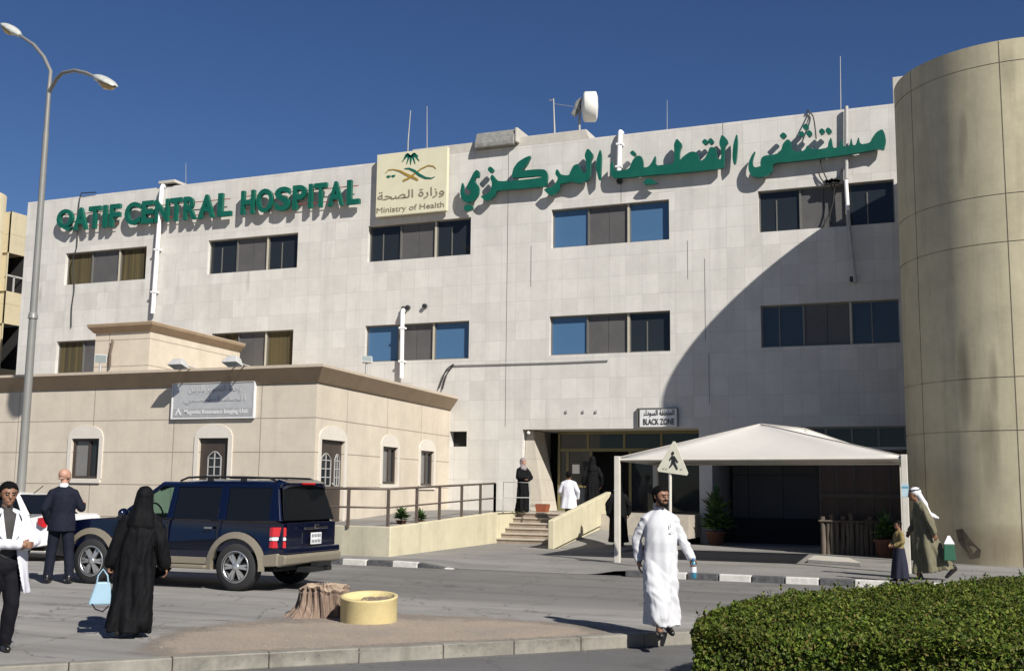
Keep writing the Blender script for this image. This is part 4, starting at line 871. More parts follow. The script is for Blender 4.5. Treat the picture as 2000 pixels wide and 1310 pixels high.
mb.hexa([A0+Vector((0, 0, ZP-.05)), A1+Vector((0, 0, ZP-.05)), Vector((-12.8, 23.25, ZP-.05)), Vector((-16.6, 23.15, ZP-.05))], [A0+Vector((0, 0, zA)), A1+Vector((0, 0, zA)), Vector((-12.8, 23.25, zA)), Vector((-16.6, 23.15, zA))]); mb.build('front_wall', M['ygrey'], wk, bevel=.02)
mb = MB(); mb.hexa([A1+Vector((.002, .02, ZP-.05)), A2+Vector((0, 0, ZP-.05)), A2+Vector((-.2, 0, ZP-.05)), Vector((-12.83, 23.06, ZP-.05))], [A1+Vector((.002, .02, zA-.01)), A2+Vector((0, 0, zE+.02)), A2+Vector((-.2, 0, zE+.02)), Vector((-12.83, 23.06, zA-.01))]); mb.build('side_wall', M['ycream'], wk, bevel=.02); mb = MB(); mb.bx(-13.40, -13.143, 30.503, 32.3, ZP, zE+.02); mb.build('end_wall', M['ycream'], wk, bevel=.02)
mb = MB(); zf = zA-.1
mb.quad((-16.6, 23.1, zf), (-12.8, 23.1, zf), (-13.3, 30.5, zE-.003), (-16.6, 30.5, zE-.003)); mb.quad((-22, 30.5, zE-.003), (-13.1, 30.5, zE-.003), (-13.1, D+1.3, zE-.003), (-22, D, zE-.003)); mb.build('floor', M['pad'], wk, recalc=False)
st = thing('entrance_stairs', 'flight of worn beige stone steps up to the entrance', 'stairs', (-12, 30.5, ZP))
sxl, sxr = -13.14, -10.72; rs = (zE-ZP)/6
M['step'] = mat('worn_step_stone', (.36, .31, .25), .75, var=.2, scale=4, bump=.3, col2=(.44, .39, .32)); M['riser'] = mat('step_riser', (.25, .2, .155), .8, var=.25, scale=5)
for k in range(6):
    y0 = 30.5+.3*k; mb = MB(); mb.bx(sxl, sxr, y0-.03, y0+.32, ZP+rs*(k+1)-.045, ZP+rs*(k+1)); mb.build('tread', M['step'], st, bevel=.008)
    mb = MB(); mb.bx(sxl+.002, sxr-.002, y0, y0+.3, ZP, ZP+rs*(k+1)-.046); mb.build('riser', M['riser'], st)
mb = MB(); mb.bx(sxl-.3, -7.9, 32.3, D+2.7, .3, zE); mb.build('landing', M['tile'], st)
# sloping parapet right of the stairs
pw = thing('ramp_parapet', 'sloping pale yellow parapet wall right of the entrance stairs', 'wall', (-10.6, 28.3, ZP))
mb = MB(); mb.prism([(28.29, ZP), (28.29, .86), (33.3, 1.62), (33.3, .74)], 'x', -10.72, -10.55); mb.build('parapet', M['ycream'], pw, bevel=.02)
mb = MB(); mb.prism([(28.6, ZP-.02), (33.25, .68), (33.25, ZP-.02)], 'x', -10.74, -10.6); mb.build('base_wall', M['ycream'], pw)
mb = MB(); mb.hexa([(-10.56, 28.8, ZP), (-8.6, 27.0, ZP), (-8.2, 33.5, ZP), (-10.56, 33.3, ZP)], [(-10.58, 28.85, ZP+.02), (-8.62, 27.05, ZP+.02), (-8.2, 33.5, .3), (-10.58, 33.3, .62)]); mb.build('ramp', M['pad'], pw)
# railing
M['rail'] = mat('brown_steel_rail', (.11, .085, .07), .5, .2, var=.2)
rl = thing('handrail', 'brown steel handrail along the raised walkway', 'railing', (-13, 26, zA))
posts = []
L1 = (A2-A1).length; dA = (A2-A1)/L1
def along(u): p = A1+dA*u+Vector((-.1, .05, 0)); z = zA+(zE-zA)*u/L1; return Vector((p.x, p.y, z))
upx = [757, 813, 858, 901, 938, 972, 1005]
for px in upx:
    best = min(np.linspace(0, L1, 400), key=lambda u: abs(((along(u)-Vector((0, 0, EYE))).dot(rt)/(along(u)-Vector((0, 0, EYE))).dot(fw))*FPX+1000-px)); posts.append(along(best))
left = [Vector((x, 23.0, zA)) for x in (-16.4, -15.1, -13.72)]
hts = .86
for p in left+posts:
    mb = MB(); mb.bx(p.x-.03, p.x+.03, p.y-.03, p.y+.03, p.z-.05, p.z+hts); mb.build('post', M['rail'], rl)
top = left+posts
for dz, rr in ((hts, .03), (hts*.5, .022)):
    mb = MB(); mb.tube([p+Vector((0, 0, dz)) for p in top], rr, 8); mb.build('rail', M['rail'], rl)
# light steel return rail at the stair top
rr_ = thing('stair_rail', 'short light steel rail at the top of the stairs before the woman', 'railing', (-13, 31.5, zE)); mb = MB()
p0, p1 = posts[-1]+Vector((.15, .3, 0)), posts[-1]+Vector((.75, .9, 0))
mb.tube([Vector((p0.x, p0.y, zE)), Vector((p0.x, p0.y, zE+.9)), Vector((p1.x, p1.y, zE+.9)), Vector((p1.x, p1.y, zE))], .02, 8); mb.tube([Vector((p0.x, p0.y, zE+.45)), Vector((p1.x, p1.y, zE+.45))], .015, 8); mb.build('tube', M['mast'], rr_)

# ------------------------------------------------------------------ shade canopy
M['fabric'] = mat('canopy_fabric', (0.46, 0.44, 0.41), .85, var=.05, scale=1.2, bump=.05, bscale=200)
M['post'] = mat('cream_post', (0.52, 0.49, 0.43), .5, var=.08, scale=4)
cn = thing('shade_canopy', 'beige fabric shade canopy on four cream posts before the entrance', 'canopy', (-4.4, 24, ZP))
CY = 24.1; FL, FR = Vector((at(1206, 990, CY).x, CY, 0)), Vector((at(1769, 990, CY).x, CY, 0)); cdx, cdy = Vector((1, 0, 0)), Vector((-.07, 1, 0))
BL, BR = FL+cdy*4.3, FR+cdy*4.3; zl, zr = at(1207, 894, CY).z, at(1768, 891, CY).z
cs = [FL+Vector((0, 0, zl)), FR+Vector((0, 0, zr)), BR+Vector((0, 0, zr)), BL+Vector((0, 0, zl))]
Pa = at(1485, 828, CY+2.0); Pb = at(1572, 837, CY+2.5)
G_ = 14; mb = MB()
def patch(a, b, c, d=None, n=14):
    """sagging triangle/quad sheet from edge a-b to top c(-d)"""
    vs = []
    for j in range(n+1):
        t = j/n
        for i in range(n+1):
            s = i/n; lo = a.lerp(b, s); hi = c if d is None else c.lerp(d, s)
            p = lo.lerp(hi, t); p = p+Vector((0, 0, -.22*math.sin(math.pi*t)*math.sin(math.pi*s)**.5*.6 - .05*math.sin(math.pi*s)*(1-t))); vs.append(p)
    m_ = n+1; mb.add(vs, [(j*m_+i, j*m_+i+1, (j+1)*m_+i+1, (j+1)*m_+i) for j in range(n) for i in range(n)], 0, True)
inn = .1
patch(cs[0], cs[1], Pa); patch(cs[1], cs[2], Pa, Pb); patch(cs[2], cs[3], Pb); patch(cs[3], cs[0], Pb, Pa)
o = mb.build('fabric', M['fabric'], cn, recalc=False); so_ = o.modifiers.new('thickness', 'SOLIDIFY'); so_.thickness = .012
for p, z in ((FL, zl), (FR, zr), (BR, zr), (BL, zl)):
    pp = MB(); pp.bx(p.x-.06, p.x+.06, p.y-.06, p.y+.06, ZP-.05, z+.04); pp.build('post', M['post'], cn, bevel=.008)
sm_ = MB()
for c_, p_ in ((cs[0], Pa), (cs[1], Pa), (cs[2], Pb), (cs[3], Pb), (Pa, Pb)):
    pts_ = []
    for k in range(13):
        t = k/12; q = c_.lerp(p_, t); inn_ = 0 if (c_ - cs[0]).length < .01 or (c_-cs[1]).length < .01 or (c_-cs[2]).length < .01 or (c_-cs[3]).length < .01 or p_ is Pb and c_ is Pa else 1
        s_ = ((c_-cs[0]).length/(cs[1]-cs[0]).length) if inn_ else 0; pts_.append(q+Vector((0, 0, .006-(.22*math.sin(math.pi*t)*abs(math.sin(math.pi*s_))**.5*.6+.05*math.sin(math.pi*s_)*(1-t)))))
    sm_.tube(pts_, .012, 5)
sm_.build('seam', mat('canopy_seam', (.36, .34, .31), .85), cn)
pp = MB()
for a, b, za, zb_ in ((FL, FR, zl, zr), (FR, BR, zr, zr), (BR, BL, zr, zl), (BL, FL, zl, zl)): pp.tube([a+Vector((0, 0, za-.04)), b+Vector((0, 0, zb_-.04))], .03, 8)
for q in (FL, FR, BR, BL): pp.tube([q+Vector((0, 0, (zl if q in (FL, BL) else zr)-.04)), (Pb if q in (BR, BL) else Pa)-Vector((0, 0, .05))], .03, 8)
pp.build('frame_tube', M['post'], cn)
nb = thing('post_notice', 'small blue and white notice taped round the right canopy post', 'notice', (FR.x, FR.y, 1.7)); mb = MB(); z = at(1769, 957, FR.y).z
mb.bx(FR.x-.064, FR.x+.064, FR.y-.064, FR.y+.064, z-.13, z+.13); mb.build('sheet', mat('pale_blue_paper', (.4, .52, .58), .6), nb); mb = MB(); mb.bx(FR.x-.067, FR.x+.067, FR.y-.067, FR.y+.067, z+.04, z+.08); mb.build('print', mat('blue_print', (.12, .3, .4), .6), nb)

# things under the canopy
M['brownwood'] = mat('brown_booth_wood', (.05, .028, .017), .6, var=.25, scale=3, stretch=(1, 1, .1))
bo = thing('wooden_booth', 'dark brown wooden booth at the back under the canopy', 'booth', (-2.9, 31, ZP))
bx_ = MB(); y = 30.7; a, b = at(1602, 950, y).x, at(1772, 950, y).x; zt4 = 2.6
bx_.bx(a, b, y, y+1.6, ZP, zt4); bx_.build('body', M['brownwood'], bo)
bx_ = MB(); bx_.bx(a-.03, b+.03, y-.05, y+.0, 1.55, 1.66); bx_.bx(a-.05, b+.05, y-.06, y+1.65, zt4, zt4+.08); bx_.build('ledge', M['doorwood'], bo)
bx_ = MB(); [bx_.bx(x-.02, x+.02, y-.02, y, ZP, zt4) for x in np.linspace(a, b, 6)]; bx_.build('batten', M['doorwood'], bo)
M['logbark'] = mat('pale_log', (.10, .08, .062), .9, var=.5, scale=4, stretch=(3, 3, .4), bump=.5)
lf = thing('log_fence', 'low palisade of rough upright logs in front of the wooden booth', 'fence', (-3, 30.2, ZP)); y = 30.25
xs5 = np.linspace(at(1608, 1050, y).x, at(1742, 1050, y).x, 15)
for k, x in enumerate(xs5):
    mb = MB(); h = .95+rng.uniform(-.16, .12); mb.tube([(x, y, ZP), (x+rng.uniform(-.03, .03), y+rng.uniform(-.03, .03), ZP+h*.5), (x+rng.uniform(-.03, .03), y, ZP+h)], [.075, .06, .065], 7); mb.build('log', M['logbark'], lf)
mb = MB(); mb.tube([(xs5[0]-.1, y-.07, ZP+.85), (xs5[-1]+.1, y-.07, ZP+.85)], .03, 8); mb.build('rail', M['logbark'], lf)
M['terra'] = mat('terracotta', (.10, .04, .025), .8, var=.2, scale=5)
M['plantleaf'] = island_mat('plant_leaf', [(.02, .05, .012), (.05, .11, .03), (.09, .17, .05)], trans=.15)
def plant(name, label, P, pot_r, pot_h, h, n, spread, group=None, potm='terra', lw=.05, ll=.35):
    t = thing(name, label, 'potted plant', P, 0, group)
    mb = MB(); mb.lathe([(pot_r*.7, P[2]), (pot_r, P[2]+pot_h*.85), (pot_r*1.12, P[2]+pot_h*.86), (pot_r*1.12, P[2]+pot_h), (pot_r*.95, P[2]+pot_h), (pot_r*.9, P[2]+pot_h-.05), (.01, P[2]+pot_h-.05)], (P[0], P[1], 0), 20); mb.build('pot', M[potm], t)
    v, f = [], []; r2 = np.random.default_rng(int(abs(P[0]*1000)))
    for i in range(n):
        a = r2.uniform(0, 6.28); el = r2.uniform(.2, 1.4); z0 = P[2]+pot_h+h*r2.uniform(0, .6)*(el/1.4); L = ll*r2.uniform(.6, 1.2); d = np.array((math.cos(a)*math.cos(el), math.sin(a)*math.cos(el), math.sin(el))); s = np.array((-math.sin(a), math.cos(a), 0))*lw*r2.uniform(.6, 1.2)
        p0 = np.array((P[0], P[1], z0))+d*spread*r2.uniform(0, .5); p1 = p0+d*L*.5; p2 = p1+d*L*.5-np.array((0, 0, L*.25)); k = len(v)
        v += [p0, p1+s, p2, p1-s]; f.append((k, k+1, k+2, k+3))
    o = mesh_np('foliage', np.array(v)-np.array(P), np.array(f), M['plantleaf'], t, smooth=False)
    mb = MB(); [mb.tube([(P[0], P[1], P[2]+pot_h-.05), (P[0]+r2.uniform(-.1, .1)*spread*3, P[1]+r2.uniform(-.1, .1)*spread*3, P[2]+pot_h+h*.7)], .012, 5) for _ in range(5)]; mb.build('stem', M['logbark'], t); return t
plant('potted_plant', 'bushy plant in a terracotta pot beside the log fence', (at(1730, 1080, 29.75).x, 29.75, ZP), .26, .45, .7, 140, .2, ll=.45)
plant('potted_plant', 'tall dark shrub in a pot at the back left under the canopy', (-7.3, 33.3, ZP), .28, .4, 1.5, 260, .45, ll=.5, lw=.07)
plant('potted_plant', 'small green plant on the walkway by the annexe, left of two', (at(784, 1010, 25.4).x, 25.4, .72), .13, .14, .3, 90, .12, 'small plants on the walkway', ll=.26, lw=.035)
plant('potted_plant', 'small green plant on the walkway by the annexe, right of two', (at(822, 1008, 25.9).x, 25.9, .73), .11, .12, .26, 70, .1, 'small plants on the walkway', ll=.24, lw=.03)
tb = thing('plant_trough', 'small orange terracotta trough at the top of the stairs', 'planter', (-12.35, 32.9, zE)); q = at(1059, 995, 32.9); mb = MB()
mb.hexa([(q.x-.16, 32.8, zE), (q.x+.16, 32.8, zE), (q.x+.16, 33.05, zE), (q.x-.16, 33.05, zE)], [(q.x-.2, 32.76, zE+.24), (q.x+.2, 32.76, zE+.24), (q.x+.2, 33.1, zE+.24), (q.x-.2, 33.1, zE+.24)]); mb.build('trough', mat('orange_terracotta', (.25, .07, .03), .7), tb, bevel=.01); mb = MB(); mb.bx(q.x-.17, q.x+.17, 32.79, 33.07, zE+.241, zE+.25); mb.build('soil', M['doorwood'], tb)
sl_ = thing('concrete_slab', 'flat pale concrete slab lying on the ground at the canopy edge', 'slab', gnd(1630, 1096, ZP)); q0_, q1_, q2_, q3_ = gnd(1577, 1099, ZP), gnd(1682, 1106, ZP), gnd(1660, 1096, ZP), gnd(1590, 1091, ZP)
mb = MB(); mb.hexa([q0_, q1_, q2_, q3_], [p+Vector((0, 0, .09)) for p in (q0_, q1_, q2_, q3_)]); mb.build('slab', M['concrete'], sl_, bevel=.015)

# ------------------------------------------------------------------ street lamp
M['lamp_post'] = mat('painted_steel_post', (.19, .187, .175), .45, .1, var=.1, scale=1.2)
M['lampshell'] = mat('lamp_shell', (.42, .43, .40), .4, var=.08); M['lampglass'] = mat('amber_bowl', (.42, .29, .12), .25, var=.15, scale=4)
LY = 19.6; pb = at(33, 945, LY); pt = at(104, 172, LY); lx = (pb.x+pt.x)/2-.0
lp = thing('street_lamp', 'tall grey street lamp with two curved arms', 'street lamp', (lx, LY, 0))
T = lambda px, py, dy=0.0: at(px, py, LY+dy)
zf_ = pt.z
mb = MB(); mb.tube([(lx, LY, 0), (lx, LY, 5.6)], [.105, .088], 16); mb.tube([(lx, LY, 5.6), (lx, LY, zf_-1.1)], [.083, .068], 16); mb.tube([(lx, LY, zf_-1.1), (lx, LY, zf_)], [.06, .05], 14); mb.lathe([(.115, 5.5), (.1, 5.62), (.083, 5.64)], (lx, LY, 0), 16); mb.bx(lx-.18, lx+.18, LY-.18, LY+.18, 0, .03); mb.build('pole', M['lamp_post'], lp)
def lamp(arm, tip, dirv, dpt):
    mb = MB(); mb.tube(arm, [.05]+[.045]*(len(arm)-2)+[.035], 10); mb.build('arm', M['lamp_post'], lp)
    d = Vector(dirv).normalized(); s = d.cross(Vector((0, 0, 1))).normalized(); u = s.cross(d)
    def ring(t, wv, hu, hl): return [tip+d*t+s*(wv*math.cos(a))+u*((hu if math.sin(a) > 0 else hl)*math.sin(a)) for a in [2*math.pi*k/16 for k in range(16)]]
    sec = [(0, .05, .05, .05), (.12, .09, .08, .07), (.3, .16, .11, .08), (.5, .19, .12, .03), (.75, .18, .1, .02), (.92, .12, .06, .015), (.98, .04, .02, .01)]
    mb = MB(); rs_ = [ring(*x) for x in sec]; [mb.add(rs_[i]+rs_[i+1], [(k, (k+1) % 16, 16+(k+1) % 16, 16+k) for k in range(16)], 0, True) for i in range(len(rs_)-1)]; mb.add(rs_[0], [tuple(range(16))]); mb.build('lamp_head', M['lampshell'], lp)
    mb = MB(); sec = [(.36, .1, .0, .06), (.45, .15, .0, .13), (.62, .165, .0, .16), (.8, .14, .0, .13), (.92, .08, .0, .05)]
    rs_ = [ring(*x) for x in sec]; [mb.add(rs_[i]+rs_[i+1], [(k, (k+1) % 16, 16+(k+1) % 16, 16+k) for k in range(16)], 0, True) for i in range(len(rs_)-1)]; mb.add(rs_[0], [tuple(range(16))]); mb.add(rs_[-1], [tuple(range(16))]); mb.build('bowl', M['lampglass'], lp)
F0 = Vector((lx, LY, zf_))
armR = [F0-Vector((0, 0, .1)), T(110, 155, -.1), T(122, 143, -.2), T(146, 138, -.35), T(168, 143, -.5), T(186, 151, -.6)]
lamp(armR, T(184, 150, -.6), (T(252, 182, -1.0)-T(184, 150, -.6)), 1)
armL = [F0-Vector((0, 0, .1)), T(99, 140, .1), T(86, 112, .25), T(66, 88, .4), T(38, 69, .6)]
lamp(armL, T(40, 70, .6), (T(-32, 25, 1.0)-T(40, 70, .6)), -1)

# pedestrian crossing sign
ps = thing('crossing_sign', 'cream triangular pedestrian crossing sign leaning on its pole', 'road sign', gnd(1303, 1122, .0)); sy = 22.7
M['signcream'] = mat('faded_sign_face', (.55, .535, .43), .5, var=.06, scale=5)
A_, B_, C_ = at(1317, 857, sy), at(1281, 920, sy), at(1346, 929, sy)
tri = []
for p, q in ((A_, B_), (B_, C_), (C_, A_)): tri += [p.lerp(q, .07), p.lerp(q, .93)]
mb = MB(); mb.hexa([p+Vector((0, .02, 0)) for p in tri], [p for p in tri]); mb.build('plate', M['signcream'], ps, bevel=.004)
mb = MB(); b = at(1308, 1010, sy+.05); t = at(1309, 922, sy+.05); mb.tube([(b.x, sy+.05, 0), t+Vector((0, 0, .3))], .035, 10); mb.build('pole', M['post'], ps)
S = lambda x, y: at(1180+x/3.119, 800+y/3.119, sy-.008)
mb = filled([[S(*p) for p in pl] for pl in (
    [(418, 252), (426, 258), (426, 270), (418, 276), (411, 270), (411, 258)],
    [(412, 278), (430, 282), (440, 300), (452, 318), (446, 322), (432, 304), (432, 318), (440, 336), (450, 360), (443, 364), (428, 338), (420, 326), (410, 344), (402, 352), (396, 347), (408, 330), (412, 310), (412, 296), (402, 308), (396, 304), (404, 290)])], sy-.008, .01); mb.build('pedestrian_symbol', M['black'], ps)
for k, x in enumerate((362, 380, 470)): filled([[S(x, 352+k*2), S(x+10, 352+k*2), S(x+4, 360+k*2), S(x-8, 360+k*2)]], sy-.008, .008).build('crossing_stripe', M['greypipe'], ps)

# ------------------------------------------------------------------ stump and planter
M['bark'] = mat('stump_bark', (.13, .085, .06), .95, var=.4, scale=7, stretch=(3, 3, .5), bump=1.0, bscale=14, col2=(.27, .2, .155)); M['cut'] = mat('cut_wood', (.33, .25, .18), .9, var=.2, scale=12, bump=.5)
sc0 = gnd(630, 1202); stp = thing('tree_stump', 'ragged brown tree stump with flaring roots beside the round planter', 'tree stump', sc0)
n = 200; rows = []; hs = np.linspace(0, 1, 26)
for h in hs:
    row = []
    for k in range(n):
        a = 2*math.pi*k/n; flare = .315+.12*(1-h)**3.2*(1+1.0*math.cos(a-math.pi*.97)+.5*math.sin(3*a+1))
        rib = .034*(1-2*abs(math.sin(5.5*a+1.2*math.sin(2*a)+h*.8)))*(1-.2*h)+.022*(1-2*abs(math.sin(12.5*a+1.5*math.sin(3*a)+h*1.2)))+.012*math.sin(41*a+h*5+2*math.sin(5*a))
        r_ = flare+rib*(1.0 if h < .97 else .6)-(.03 if .86 < h < .9 else 0)
        z = h*(.37+.03*math.sin(3*a)+.02*math.sin(9*a))
        row.append((sc0.x+r_*math.cos(a), sc0.y+r_*math.sin(a)*.95, z))
    rows.append(row)
mb = MB(); mb.add([p for r_ in rows for p in r_], [(i*n+k, i*n+(k+1) % n, (i+1)*n+(k+1) % n, (i+1)*n+k) for i in range(len(rows)-1) for k in range(n)], 0, True); mb.build('bark', M['bark'], stp, recalc=False)
mb = MB(); top_ = rows[-1]; ring2 = [(sc0.x+(p[0]-sc0.x)*.6, sc0.y+(p[1]-sc0.y)*.6, .40+.02*math.sin(k*.9)) for k, p in enumerate(top_)]
mb.add([(p[0], p[1], p[2]-.002) for p in top_]+ring2+[(sc0.x, sc0.y, .37)], [(k, (k+1) % n, n+(k+1) % n, n+k) for k in range(n)]+[(n+k, n+(k+1) % n, 2*n) for k in range(n)]); mb.build('cut_top', M['cut'], stp, recalc=False)
mb = MB(); q = sc0+Vector((.34, -.02, .3)); mb.tube([q, q+Vector((.1, 0, .02))], [.03, .015], 7); mb.build('snag', M['bark'], stp)
M['planter'] = mat('yellow_concrete_ring', (.52, .43, .215), .7, var=.12, scale=3, bump=.2); M['soil'] = mat('dry_soil', (.2, .155, .115), .95, var=.3, scale=9, bump=.8)
pc = gnd(720, 1213); pl_ = thing('round_planter', 'round yellow concrete planter ring filled with dry soil', 'planter', pc); pl_.rotation_mode = 'QUATERNION'; pl_.rotation_quaternion = Matrix.Rotation(R(5.5), 3, r0).to_quaternion()
pr = (at(776, 1190, pc.y).x-at(665, 1190, pc.y).x)/2*.87
mb = MB(); mb.lathe([(pr*.985, 0), (pr, .02), (pr, .295), (pr+.008, .31), (pr+.006, .325), (pr-.045, .325), (pr-.05, .24)], pc, 56); mb.build('ring', M['planter'], pl_)
mb = MB(); ns = 10; vs = [(pc.x, pc.y, .25)]
for i in range(1, ns):
    for k in range(40): a = 2*math.pi*k/40; r_ = (pr-.048)*i/(ns-1); vs.append((pc.x+r_*math.cos(a), pc.y+r_*math.sin(a), .235+rng.uniform(-.02, .03)+.03*math.sin(a+1)))
mb.add(vs, [(0, 1+k, 1+(k+1) % 40) for k in range(40)]+[(1+(i-1)*40+k, 1+i*40+k, 1+i*40+(k+1) % 40, 1+(i-1)*40+(k+1) % 40) for i in range(1, ns-1) for k in range(40)], 0, True); mb.build('soil', M['soil'], pl_, recalc=False)

# ------------------------------------------------------------------ hedge
M['leaf'] = island_mat('hedge_leaf', [(.018, .032, .006), (.055, .095, .010), (.095, .15, .016), (.17, .21, .03), (.15, .11, .035)], .55, .18, .2)
M['twig'] = mat('hedge_wood', (.03, .024, .015), .9, var=.3)
hd = thing('hedge', 'dense clipped green hedge in the lower right foreground', 'hedge', (-.8, 10, -.14))
foot = np.array([(-2.12, 8.75), (-2.28, 9.6), (-2.30, 10.6), (-2.22, 11.5), (-1.95, 12.35), (-1.25, 13.6), (-.1, 15.6), (1.2, 17.8), (2.6, 19.6), (2.6, 8.75)])
Z0, Z1 = -.14, .64
def top_h(x, y):
    return Z1+.015*np.sin(x*3.1+y*1.7)+.015*np.sin(y*2.3-x*1.1+2)+.015*np.sin(x*7+y*5.3)-.07*np.exp(-((y-11.0-x*.9)/.35)**2)
def inside(x, y):
    c = np.zeros(len(x), bool); n = len(foot)
    for i in range(n):
        (x0, y0), (x1, y1) = foot[i], foot[(i+1) % n]
        cond = ((y0 > y) != (y1 > y)) & (x < (x1-x0)*(y-y0)/(y1-y0+1e-12)+x0); c ^= cond
    return c
def edge_dist(x, y):
    d = np.full(len(x), 9.0); n = len(foot)
    for i in range(n):
        a, b = foot[i], foot[(i+1) % n]; ab = b-a; t = np.clip(((x-a[0])*ab[0]+(y-a[1])*ab[1])/(ab@ab), 0, 1); d = np.minimum(d, np.hypot(x-a[0]-t*ab[0], y-a[1]-t*ab[1]))
    return d
NT = 110000; xx = rng.uniform(-2.5, 2.6, NT*2); yy = 8.7+(rng.uniform(0, 1, NT*2)**1.5)*11; k_ = inside(xx, yy); xx, yy = xx[k_][:NT], yy[k_][:NT]
ed = edge_dist(xx, yy); zz = top_h(xx, yy)-np.clip(.12-ed, 0, .12)**2*3.0-np.abs(rng.normal(0, .05, len(xx)))+.03*np.sin(xx*23+np.sin(yy*9)*2)*np.sin(yy*19+xx*5)
P_ = [np.stack([xx, yy, zz], 1)]; Nn = [np.tile((0, 0, 1.0), (len(xx), 1))]
per = np.linalg.norm(np.diff(np.vstack([foot, foot[:1]]), axis=0), axis=1)
for i in range(len(foot)):
    a, b = foot[i], foot[(i+1) % len(foot)]; cnt = int(per[i]*(8500 if i in (9, 0, 1, 2) else 3000)) if i != 8 else 3000
    if i == 9: cnt = int(per[i]*11000)
    t = rng.uniform(0, 1, cnt); nrm = np.array((b-a)[::-1])*np.array((1, -1)); nrm = nrm/np.linalg.norm(nrm)
    ctr = foot.mean(0); nrm = nrm if (a-ctr)@nrm > 0 else -nrm
    z = rng.uniform(Z0, Z1, cnt); off = -np.abs(rng.normal(0, .085, cnt))+.045*np.sin(t*per[i]*4+z*9)-np.clip(z-(Z1-.12), 0, 1)*.5
    p = a+(b-a)*t[:, None]+nrm*off[:, None]; P_.append(np.column_stack([p, z])); Nn.append(np.tile((nrm[0], nrm[1], .25), (cnt, 1)))
P_ = np.vstack(P_); Nn = np.vstack(Nn); cnt = len(P_)
nr = Nn+rng.normal(0, .55, (cnt, 3)); nr /= np.linalg.norm(nr, axis=1)[:, None]
tg = np.cross(nr, rng.normal(0, 1, (cnt, 3))); tg /= np.linalg.norm(tg, axis=1)[:, None]; bt = np.cross(nr, tg)
Lf = rng.uniform(.026, .048, cnt)[:, None]; Wf = Lf*rng.uniform(.24, .34, cnt)[:, None]
V = np.stack([P_-tg*Lf*.5, P_+bt*Wf+nr*Lf*.12, P_+tg*Lf*.5, P_-bt*Wf+nr*Lf*.12], 1).reshape(-1, 3)
o = mesh_np('foliage', V-np.array((-.8, 10, -.14)), np.arange(cnt*4).reshape(-1, 4), M['leaf'], hd, smooth=False)
bm_ = MB(); ins = foot+(foot.mean(0)-foot)*.05; n = len(ins); bm_.hexa([(p[0], p[1], Z0) for p in ins], [(p[0], p[1], Z1-.2) for p in ins]); bm_.build('branches', M['twig'], hd)
v, f = [], []
for i in range(900):                                                # shoots that break the outline
    x, y = rng.uniform(-2.4, 2.2), 8.8+rng.uniform(0, 1)**1.5*9
    if not inside(np.array([x]), np.array([y]))[0]: continue
    z = float(top_h(np.array([x]), np.array([y]))[0]); hgt = rng.uniform(.03, .09)
    for k in range(4):
        a = rng.uniform(0, 6.28); d = np.array((math.cos(a)*.6, math.sin(a)*.6, .7)); s = np.array((-math.sin(a), math.cos(a), 0))*.012; p = np.array((x, y, z+hgt*k/4)); q = len(v)
        v += [p, p+d*.025+s, p+d*.05, p+d*.025-s]; f.append((q, q+1, q+2, q+3))
mesh_np('shoots', np.array(v)-np.array((-.8, 10, -.14)), np.array(f), M['leaf'], hd, smooth=False)
# ------------------------------------------------------------------ vehicles (local frame: +x forward, +y the car's left side)
M['navy'] = mat('navy_car_paint', (0.002, 0.0045, 0.022), .2, .3, var=.05, coat=1.0, spec=.5)
M['wpaint'] = mat('white_car_paint', (0.72, 0.72, 0.71), .3, 0, var=.02, coat=.6)
M['tan'] = mat('tan_cladding', (0.235, 0.205, 0.155), .42, .25, var=.05)
M['rubber'] = mat('tyre_rubber', (0.016, 0.016, 0.017), .85, var=.2, bump=.2); M['plastic'] = mat('black_plastic', (0.012, 0.012, 0.013), .5, var=.1)
M['alloy'] = mat('alloy_rim', (0.58, 0.58, 0.58), .3, .8, var=.05); M['tint'] = glass_mat('tinted_glass', (0.006, 0.007, 0.008), .03, spec=.5)
M['clear'] = glass_mat('clear_glass', (0.02, 0.025, 0.022), .02, clear=.9); M['redlens'] = mat('red_lens', (0.42, 0.008, 0.012), .15, coat=1.0, var=.1); M['wlens'] = mat('white_lens', (.6, .6, .6), .2, coat=1)
M['chrome'] = mat('chrome', (.6, .6, .6), .15, 1.0, var=.02); M['plate'] = mat('number_plate', (.6, .61, .62), .5); M['seat'] = mat('grey_seat', (.05, .048, .045), .9)
M['ptext'] = mat('plate_text', (.05, .05, .06), .6)
def L(mb, name, m, par, **k): return mb.build(name, m, par, world=False, **k)
